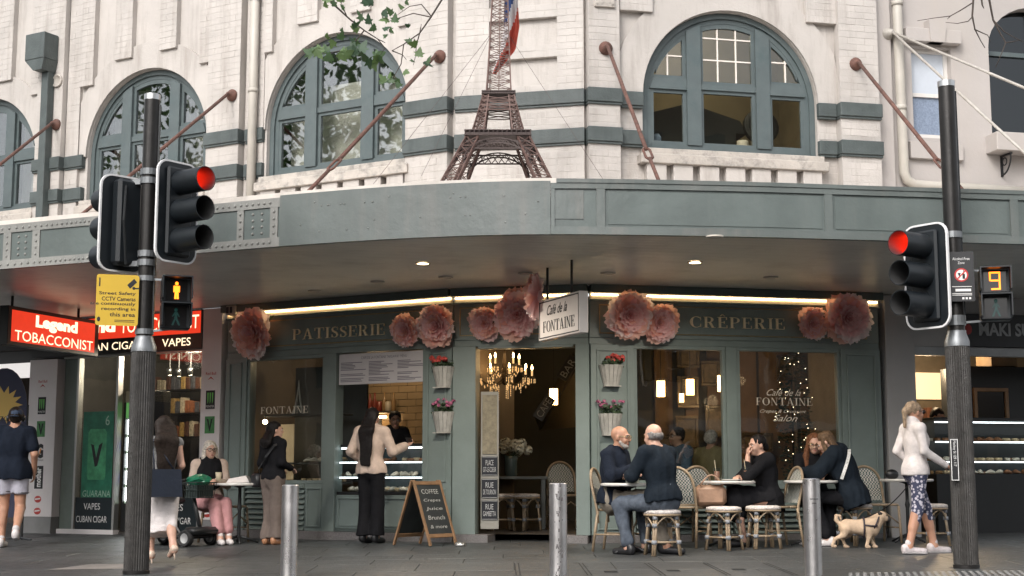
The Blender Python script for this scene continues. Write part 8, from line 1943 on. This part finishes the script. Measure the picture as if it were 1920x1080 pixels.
# ---- man walking off with headphones
g, ht = at_px(30, 781, 1030); g = on_ground(18, 1026)
J = stand(1.72, knl=(.1, -.05, .5), anl=(.1, .0, .085), knr=(-.1, -.02, .47), anr=(-.12, .36, .2), elr=(-.25, .06, 1.12), wrr=(-.24, -.06, .9), ell=(.25, .02, 1.12), wrl=(.2, -.14, .92), head=(.0, -.03, 1.565))
def ex(root, J, s, MH, HP, child, RT):
    q = MB(); q.ell((0, .02, .05), (.088, .104, .074), 16, 10, MH); child(q, 'cap', mat('cap_blue', (.035, .055, .10), .8)); q = MB(); q.ell((0, .12, .018), (.06, .05, .008), 12, 5, MH); child(q, 'cap_peak', mat('cap_blue', (.035, .055, .10), .8))
    q = MB(); q.tube([MH @ Vector((.088*math.cos(a), .0, .02+.115*math.sin(a))) for a in np.linspace(0, math.pi, 13)], .009, 6)
    for sg in (-1, 1): q.ell((sg*.09, .0, -.005), (.025, .04, .045), 12, 8, MH)
    child(q, 'headphones', M_black)
    for sd in 'lr':
        K, H = J['kn'+sd], J['hi'+sd]; c = H+(K-H)*.575; q = MB(); q.lathe([(.106, -.006), (.107, 0), (.106, .006)], 20, Matrix.Translation(Vector(c)), caps=False); child(q, 'hem_stripe', M_ink)
    s_ = None
person('person in dark t-shirt, blue cap and headphones walking in pale shorts', g, 190, J, 'tan', dict(m=CL['navy'], sleeve=.7, hem=.10, g=.02, sg=1.4, amp=.005, name='t_shirt'), dict(kind='shorts', m=CL['lav'], len=.58, g=.014), dict(kind='short', c='dark'), dict(kind='sneaker', m=wsh, sock=1), feet=(-5, 5), lifts=(0, .03), extra=ex, fat=1.08, eyes=False)
# ---- woman in white skirt
g = on_ground(303, 1056); hW = (at_d(303, 779, g[1])[2]-g[2])
g2 = np.array([g[0]-.02, g[1], gz(g[0], g[1])])
J = stand(max(hW*.985, 1.5), anl=(.08, -.12, .125), knl=(.085, -.12, .5), anr=(-.09, .24, .2), knr=(-.09, .05, .49), ell=(.2, .05, 1.12), wrl=(.2, -.1, .95), elr=(-.2, .08, 1.12), wrr=(-.17, -.1, 1.0))
def ex(root, J, s, MH, HP, child, RT):
    c = V(.04, .21, .93)*s; q = MB(); q.prism([(-.19, -.15), (.19, -.15), (.165, .13), (-.165, .13)], -.055, .055, Matrix.Translation(Vector(c)) @ Matrix.Rotation(math.radians(12), 4, 'Z')); child(q, 'handbag', navl, False)
    for o in (-.07, .07): q = MB(); a = c+V(o*1.4, 0, .13); q.tube([a, (a+J['shl'])/2+V(.0, .06, .03), J['shl']+V(.0, .06, .05), J['shl']+V(.0, -.0, .075), J['shl']+V(.0, -.06, .05)], .009, 6); child(q, 'bag_strap', navl)
person('person with long dark hair, white skirt, heels and a navy handbag', g2, 208, J, 'light', dict(m=CL['grey'], sleeve=.06, hem=.04, g=.008, amp=.003, name='sleeveless_top'), dict(kind='skirt', m=CL['white'], len=.52, g=.01, amp=.006), dict(kind='long', c='dark', len=.36, w=.10), dict(kind='heel', m=nude), feet=(0, 0), lifts=(.0, .055), extra=ex, female=True, eyes=False)
# ---- white-haired woman seated
pw = V(-3.80, 18.0, 0); pw[2] = gz(pw[0], pw[1])
J = sit(1.62, knl=(.14, -.42, .52), anl=(.18, -.5, .085), knr=(.0, -.44, .5), anr=(.06, -.56, .085), wrl=(.05, -.3, .80), wrr=(-.1, -.28, .78))
def ex(root, J, s, MH, HP, child, RT):
    glasses(child, MH, M_ink, r=.027); T = [ell(J['che']+V(0, .0, .03), (.205*s, .172*s, .27*s), RT, .04), cap(J['nek']-V(0, 0, .03), J['nek']+V(0, 0, .02), .075*s, .07*s, .03)]
    blob('black_vest', T, .011, CL['black'], root, .004, 2); q = MB(); q.lathe([(.03, 0), (.04, .11)], 12, Matrix.Translation(Vector(J['wrl']+V(0, -.10, .0)))); child(q, 'cup', MATS['paper_cup'])
person('seated person with white bob, black glasses and pink trousers', pw, 22, J, 'light', dict(m=CL['cream'], sleeve=1.9, hem=.06, g=.02), dict(kind='trousers', m=CL['pink'], len=1.75, bell=.02), dict(kind='bob', c='white'), dict(kind='flat', m=wsh), head=(6, 0, 0), extra=ex, female=True, hands=dict(l=(None, (-.5, 0, -.8), .9)))
# ---- woman at the patisserie window
g = on_ground(510, 1021); hh = at_d(515, 790, g[1])[2]-g[2]
J = stand(hh*1.0, anl=(.075, .02, .085), anr=(-.075, .0, .085), knl=(.075, 0, .49), knr=(-.075, 0, .49), ell=(.2, .04, 1.12), wrl=(.13, -.2, 1.05), elr=(-.2, .04, 1.12), wrr=(-.13, -.2, 1.05))
def ex(root, J, s, MH, HP, child, RT):
    strap(child, [(-.15, -.02, 1.42*s), (-.13, .12, 1.36*s), (-.02, .155, 1.2*s), (.12, .13, 1.04*s), (.19, .03, .93*s)], .028, blk); q = MB(); q.bbox(.13, .28, -.13, .14, .78*s, .98*s, .03); child(q, 'shoulder_bag', blk, 'auto')
person('person with dark hair and black top looking into the patisserie window', g, 142, J, 'light', dict(m=CL['black'], sleeve=1.95, hem=.02, g=.018, name='black_top'), dict(kind='trousers', m=CL['taupe'], len=1.92, bell=.03, g=.014, amp=.007), dict(kind='long', c='black', len=.06, w=.07), dict(kind='flat', m=tanl), head=(-30, 0, 0), extra=ex, female=True)
# ---- woman at the hatch
g = on_ground(695, 1019); hh = at_d(695, 764, g[1])[2]-g[2]
J = stand(hh, anl=(.08, .03, .10), anr=(-.08, .0, .10), ell=(.25, .1, 1.15), wrl=(.2, -.1, 1.05), elr=(-.27, -.04, 1.14), wrr=(-.33, -.30, 1.22))
def ex(root, J, s, MH, HP, child, RT):
    q = MB(); c = J['wrr']+V(-.02, -.1, .03); q.bbox(-.04, .04, -.005, .005, -.02, .11, .004, Matrix.Translation(Vector(c)) @ Matrix.Rotation(-.9, 4, 'X')); child(q, 'phone', M_black, False)
person('person with long black hair and cream blazer ordering at the hatch', g, 158, J, 'light', dict(m=CL['cream'], sleeve=1.93, hem=.05, g=.024, waist=.12, amp=.005, collar=.0, name='blazer', add=[]), dict(kind='trousers', m=CL['black'], len=2.0, bell=.045, g=.014), dict(kind='long', c='black', len=.42, w=.075), dict(kind='flat', m=blk), head=(4, 0, 0), extra=ex, female=True, eyes=False, hands=dict(r=(None, (0, 0, 1), .8)))
# ---- server behind the counter
u, z = FL.uz(738, 800, -1.05); ps = FL.P(u, -1.05, .06)
J = stand(1.62, elr=(-.22, -.08, 1.12), wrr=(-.1, -.32, 1.14), ell=(.25, -.08, 1.12), wrl=(.3, -.3, 1.16), head=(0, -.05, 1.56))
def ex(root, J, s, MH, HP, child, RT):
    q = MB(); c = J['wrl']+V(.03, -.12, .06); q.add([Matrix.Translation(Vector(c)) @ Matrix.Rotation(.6, 4, 'Y') @ Vector(p) for p in ((-.07, -.02, -.1), (.07, 0, -.12), (.09, .03, .12), (-.05, .0, .14), (-.07, -.015, -.1), (.07, .005, -.12), (.09, .035, .12), (-.05, .005, .14))], [(0, 1, 2, 3), (7, 6, 5, 4), (0, 4, 5, 1), (1, 5, 6, 2), (2, 6, 7, 3), (3, 7, 4, 0)]); child(q, 'paper', MATS['paper_white'], False)
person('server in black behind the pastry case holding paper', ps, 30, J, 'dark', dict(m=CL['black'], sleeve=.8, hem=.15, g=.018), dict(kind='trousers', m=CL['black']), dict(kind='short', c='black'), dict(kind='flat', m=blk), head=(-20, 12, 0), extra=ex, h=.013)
# ---- bearded bald man in glasses
pm2 = V(1.12, 15.55, 0); pm2[2] = gz(*pm2[:2])
J = sit(1.74, knl=(.16, -.43, .55), anl=(.10, -.52, .085), knr=(-.13, -.40, .57), anr=(-.02, -.60, .085), ell=(.25, -.05, .80), wrl=(.03, -.26, .86), elr=(-.25, -.08, .80), wrr=(.06, -.27, .90), che=(0, .0, .85), nek=(0, -.02, 1.06), head=(0, -.07, 1.20))
def ex(root, J, s, MH, HP, child, RT):
    glasses(child, MH, mat('gold_rim', (.4, .33, .2), .3, .8)); blob('beard', [ell(HP(0, -.058, -.085), V(.05, .036, .042)*s, rotm(0), .02), cap(HP(-.058, -.015, -.05), HP(-.03, -.06, -.095), .017*s, .02*s, .02), cap(HP(.058, -.015, -.05), HP(.03, -.06, -.095), .017*s, .02*s, .02), ell(HP(0, -.094, -.066), V(.02, .02, .01)*s, None, .01, '-')], .008, HR['grey'], root, .002, 1, 1, 60)
    q = MB(); q.lathe([(.034, -.012), (.036, 0), (.034, .012)], 14, Matrix.Translation(Vector(J['wrr'])) @ (Vector(J['wrr']-J['elr'])).to_track_quat('Z', 'Y').to_matrix().to_4x4(), caps=False); child(q, 'watch', M_steel)
person('seated bald person with grey beard, glasses and navy top', pm2, 58, J, 'tan', dict(m=CL['navy'], sleeve=1.85, hem=.05, g=.018, amp=.006), dict(kind='trousers', m=CL['khaki'], len=1.85, g=.016, amp=.008), None, dict(kind='flat', m=blk), head=(8, 4, 0), extra=ex, hands=dict(l=((-.9, -.2, .1), (0, .3, -1), .3), r=((.9, -.1, .1), (0, .3, -1), .35)), fat=1.06)
# ---- balding man from behind
x, y, _, _ = SPOT[0]; pb = V(x, y, gz(x, y))
J = sit(1.76, knl=(.20, -.40, .50), anl=(.19, -.30, .085), knr=(-.18, -.42, .50), anr=(-.16, -.38, .085), pel=(0, .02, .56), che=(0, -.03, .86), nek=(0, -.06, 1.06), head=(0, -.115, 1.20), shl=(.18, -.06, 1.02), shr=(-.18, -.06, 1.02), ell=(.27, -.16, .79), wrl=(.12, -.36, .80), elr=(-.27, -.16, .79), wrr=(-.12, -.36, .80))
person('balding person in navy sweater and jeans on a stool, back turned', pb, 222, J, 'light', dict(m=CL['petrol'], sleeve=1.95, hem=.03, g=.022, amp=.005, name='sweater'), dict(kind='trousers', m=CL['jean'], len=1.86, g=.016, amp=.007), dict(kind='fringe', c='stub'), dict(kind='flat', m=blk), head=(-6, 8, 0), fat=1.1, eyes=False)
# ---- two guests behind the window
p9 = V(at_d(1272, 840, 18.0)[0], 18.0, ZST)
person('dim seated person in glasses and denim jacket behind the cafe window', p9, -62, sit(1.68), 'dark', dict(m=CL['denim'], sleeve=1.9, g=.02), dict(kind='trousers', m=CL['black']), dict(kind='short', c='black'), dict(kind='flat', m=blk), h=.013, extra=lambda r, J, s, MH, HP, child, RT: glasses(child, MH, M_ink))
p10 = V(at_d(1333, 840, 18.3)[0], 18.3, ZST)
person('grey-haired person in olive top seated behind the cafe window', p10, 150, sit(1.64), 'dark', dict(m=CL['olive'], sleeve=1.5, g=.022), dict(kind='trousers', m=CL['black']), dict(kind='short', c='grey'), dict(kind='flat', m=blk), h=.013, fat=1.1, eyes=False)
# ---- woman in black resting her chin
p11 = V(2.93, 16.38, 0); p11[2] = gz(*p11[:2])
J = sit(1.66, pel=(0, .0, .55), che=(0, -.04, .84), nek=(0, -.08, 1.03), head=(0, -.14, 1.165), shl=(.16, -.07, 1.0), shr=(-.16, -.07, 1.0), ell=(.14, -.33, .80), wrl=(.03, -.27, 1.04), elr=(-.2, -.25, .79), wrr=(-.02, -.38, .79), knl=(.07, -.45, .53), knr=(-.07, -.42, .53), anl=(.07, -.36, .085), anr=(-.04, -.30, .085))
def ex(root, J, s, MH, HP, child, RT):
    blob('coat_skirt', [cap(J['pel'], (J['knl']+J['knr'])/2, .17, .12, .04, flat=(V(0, 0, 1), .75)), cap((J['knl']+J['knr'])/2, (J['knl']+J['knr'])/2-V(0, -.02, .14), .125, .12, .04)], .012, CL['black'], root, .006, 2)
person('seated person in black coat resting chin on one hand', p11, -76, J, 'light', dict(m=CL['black'], sleeve=1.55, hem=.16, g=.022, amp=.006, name='coat'), dict(kind='skirt', m=CL['black'], len=.2), dict(kind='bun', c='black'), dict(kind='flat', m=blk), head=(8, 8, 0), hands=dict(l=((-.15, .1, 1), (0, .9, .2), .9)), extra=ex, female=True)
# ---- auburn-haired woman behind the third table
p12 = V(at_d(1524, 840, 16.95)[0], 16.95, 0); p12[2] = gz(*p12[:2])
J = sit(1.66, che=(0, -.04, .85), nek=(0, -.08, 1.05), head=(0, -.15, 1.18), shl=(.155, -.07, 1.01), shr=(-.155, -.07, 1.01), ell=(.22, -.2, .80), wrl=(.08, -.42, .82), elr=(-.22, -.2, .80), wrr=(-.1, -.44, .80))
person('seated person with long auburn hair and glasses looking down', p12, -4, J, 'light', dict(m=CL['black'], sleeve=1.9, g=.016), dict(kind='trousers', m=CL['black']), dict(kind='long', c='red', len=.1, w=.08, front=.17), dict(kind='flat', m=wsh), head=(-6, 14, 0), extra=lambda r, J, s, MH, HP, child, RT: glasses(child, MH, mat('gold_rim', (.4, .33, .2), .3, .8), r=.026), female=True, hands=dict(l=((-.5, -.6, -.3), None, .7), r=((.3, -.8, -.3), None, .6)))
# ---- woman in hooded jacket
p13 = V(3.86, 16.35, 0); p13[2] = gz(*p13[:2])
J = sit(1.70, pel=(0, .02, .57), che=(0, -.08, .86), nek=(0, -.17, 1.06), head=(0, -.27, 1.165), shl=(.165, -.15, 1.03), shr=(-.165, -.15, 1.03), ell=(.23, -.33, .83), wrl=(.1, -.50, .82), elr=(-.23, -.33, .83), wrr=(-.08, -.52, .83), knl=(.12, -.42, .55), anl=(.14, -.26, .085), knr=(-.1, -.40, .52), anr=(-.1, -.42, .085))
def ex(root, J, s, MH, HP, child, RT):
    bk = -RT[:, 1]; pts_ = [J['pel']+(J['nek']-J['pel'])*(.12+.86*t)+RT[:, 0]*(.16-.27*t)+bk*(.155*math.sqrt(max(1-((.16-.27*t)/.215)**2, .05))+.022+.02*math.sin(t*3.1)) for t in []] or [J['pel']+(J['nek']-J['pel'])*(.93-.55*t)+bk*(.178*math.cos(math.radians(15+80*t)))+RT[:, 0]*(.225*math.sin(math.radians(15+80*t))) for t in np.linspace(0, 1, 9)]; strap(child, pts_, .036, mat('silver_strap', (.45, .45, .44), .4, var=.4, vs=60), 'bag_strap')
person('seated person in dark hooded jacket with a silver bag strap', p13, -112, J, 'light', dict(m=CL['petrol'], sleeve=1.92, hem=.14, g=.045, amp=.008, hood=1, name='hooded_jacket'), dict(kind='trousers', m=CL['black'], len=1.9), dict(kind='long', c='light', len=.06, w=.075, front=.16, back=(0, -.05, 0)), dict(kind='sneaker', m=wsh), head=(0, 28, 0), extra=ex, female=True)
# ---- jogger
g = on_ground(1722, 1038); hh = at_d(1705, 752, g[1])[2]-g[2]
J = stand(hh, anr=(-.09, .16, .085), knr=(-.09, .04, .48), anl=(.08, -.24, .085), knl=(.09, -.16, .5), pel=(0, 0, .92), che=(0, -.02, 1.22), ell=(.22, .10, 1.14), wrl=(.2, -.10, .98), elr=(-.22, .0, 1.13), wrr=(-.22, -.25, .98))
def ex(root, J, s, MH, HP, child, RT):
    glasses(child, MH, M_ink, True, .026); q = MB(); q.bbox(-.035, .035, -.05, .05, -.006, .006, .003, Matrix.Translation(Vector(J['wrr']+V(0, -.1, .02)))); child(q, 'phone', M_black, False)
m_leg = mat('floral_leggings', (.08, .085, .13), .8, var=0); t = m_leg.node_tree; tc = t.nodes.new('ShaderNodeTexCoord'); vn = t.nodes.new('ShaderNodeTexVoronoi'); vn.inputs['Scale'].default_value = 30; t.links.new(tc.outputs['Object'], vn.inputs['Vector']); cr = t.nodes.new('ShaderNodeValToRGB'); cr.color_ramp.elements[0].position = .32; cr.color_ramp.elements[0].color = (.5, .47, .53, 1); cr.color_ramp.elements[1].position = .5; cr.color_ramp.elements[1].color = (.035, .04, .08, 1); t.links.new(vn.outputs['Distance'], cr.inputs['Fac']); t.links.new(cr.outputs[0], t.nodes['Principled BSDF'].inputs['Base Color'])
JOG = person('jogger in white top and floral leggings walking the pug', g, 103, J, 'tan', dict(m=CL['pale'], sleeve=2.0, hem=.05, g=.009, waist=.05, amp=.002, collar=.05, name='running_top'), dict(kind='trousers', m=m_leg, len=1.28, g=.006, bell=.0, amp=.001, name='leggings'), dict(kind='pony', c='blond'), dict(kind='sneaker', m=gsh, sock=1), head=(10, 0, 0), feet=(0, -8), lifts=(.0, .0), extra=ex, female=True)
# ---- sushi cook
u, z = FR.uz(1757, 790, -1.55); p15 = FR.P(u, -1.55, .03)
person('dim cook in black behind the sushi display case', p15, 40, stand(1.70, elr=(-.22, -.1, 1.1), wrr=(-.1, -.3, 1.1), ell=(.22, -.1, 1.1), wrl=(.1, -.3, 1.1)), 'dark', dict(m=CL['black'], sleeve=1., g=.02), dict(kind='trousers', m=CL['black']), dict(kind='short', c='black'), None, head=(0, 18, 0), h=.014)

# ================================================================== pug
def pug():
    a = on_ground(1612, 1028); x0, y0 = a[0], a[1]-.02; g_ = gz(x0, y0); r = thing('pug_dog', 'fawn pug in a dark harness trotting on the pavement', 'dog', (x0, y0, g_)); r.rotation_euler = (0, 0, math.radians(-6)); r.scale = (.92, .86, .92)
    fawn = mat('pug_fawn', (.47, .345, .24), .8, var=.18, vs=14, bump=.2, bs=140); dk = mat('pug_black', (.018, .015, .014), .6, var=.1)
    # +x is forward; shoulder height about .3
    P = [ell((.10, 0, .245), (.115, .085, .105), None, .05), cap((-.14, 0, .26), (.1, 0, .25), .08, .095, .05), ell((-.16, 0, .25), (.085, .075, .085), None, .05), cap((.14, 0, .29), (.23, 0, .36), .07, .065, .04), ell((.255, 0, .375), (.07, .07, .068), None, .03), ell((.31, 0, .352), (.032, .045, .036), None, .02), cap((.2, 0, .3), (.17, 0, .2), .07, .05, .04)]
    for sy, (kx, kz), (fx, fz) in ((.05, (.115, .13), (.17, .02)), (-.05, (.10, .13), (.075, .02))):      # front legs
        P += [cap((.11, sy, .22), (kx, sy, kz), .042, .028, .03), cap((kx, sy, kz), (fx, sy, fz+.02), .027, .021, .015), cap((fx, sy, .022), (fx+.03, sy, .018), .023, .018, .01)]
    for sy, (kx, kz), (hx, hz), (fx, fz) in ((.05, (-.12, .17), (-.20, .11), (-.17, .02)), (-.05, (-.19, .16), (-.30, .11), (-.33, .03))):   # stifle forward, hock back
        P += [cap((-.17, sy, .23), (kx, sy, kz), .06, .036, .03), cap((kx, sy, kz), (hx, sy, hz), .034, .022, .02), cap((hx, sy, hz), (fx, sy, fz+.01), .021, .018, .012), cap((fx, sy, fz), (fx+.035, sy, fz-.004), .021, .017, .01)]
    T = [(-.235, 0, .29), (-.275, .0, .335), (-.27, .02, .385), (-.225, .035, .385), (-.215, .03, .345)]
    for i in range(4): P.append(cap(T[i], T[i+1], .026-.003*i, .023-.003*i, .008))
    blob('body', P, .008, fawn, r, .0012, 4, 1, 60)
    def ch(q, n, m_): me = q.mesh(n, m_, True); o = bpy.data.objects.new(n, me); COL.objects.link(o); o.parent = r; return o
    q = MB(); q.ell((.346, 0, .348), (.026, .043, .036), 12, 8); ch(q, 'muzzle', dk)
    for s in (-1, 1):
        q = MB(); q.prism([(.215, .43), (.262, .425), (.255, .37), (.232, .36)], s*.062-.006, s*.062+.006); q.ell((.24, s*.058, .415), (.028, .016, .02), 10, 6); ch(q, 'ear', dk); q = MB(); q.ell((.312, s*.032, .388), (.011, .010, .011), 8, 6); ch(q, 'eye', IRIS)
    hm = mat('harness', (.03, .022, .03), .6); q = MB()
    q.tube([(.045+.0*math.cos(t), .108*math.sin(t), .25+.122*math.cos(t)) for t in np.linspace(0, 6.283, 21)], .011, 6, caps=False); q.tube([(.19+.05*math.cos(t), .096*math.sin(t), .30+.108*math.cos(t)) for t in np.linspace(0, 6.283, 21)], .010, 6, caps=False); q.tube([(.05, -.1, .28), (.13, -.108, .27), (.2, -.092, .27)], .011, 6); q.tube([(.05, .1, .28), (.13, .108, .27), (.2, .092, .27)], .011, 6); q.tube([(.05, 0, .362), (.2, 0, .385)], .01, 6); ch(q, 'harness', hm)
    bpy.context.view_layer.update()
    d = r.matrix_world @ Vector((.06, 0, .365)); h_ = JOG.matrix_world @ Vector((.2*hh/1.7, -.18*hh/1.7, .95*hh/1.7)); d, h_ = np.array(d), np.array(h_)
    t_ = thing('dog_leash', 'thin black leash running from the pug to the jogger', 'leash', d); q = MB(); q.tube([d+(h_-d)*t-np.array([0, 0, .10*math.sin(t*math.pi)]) for t in np.linspace(0, 1, 14)], .006, 6); q.build('cord', M_black, t_, True)
pug()
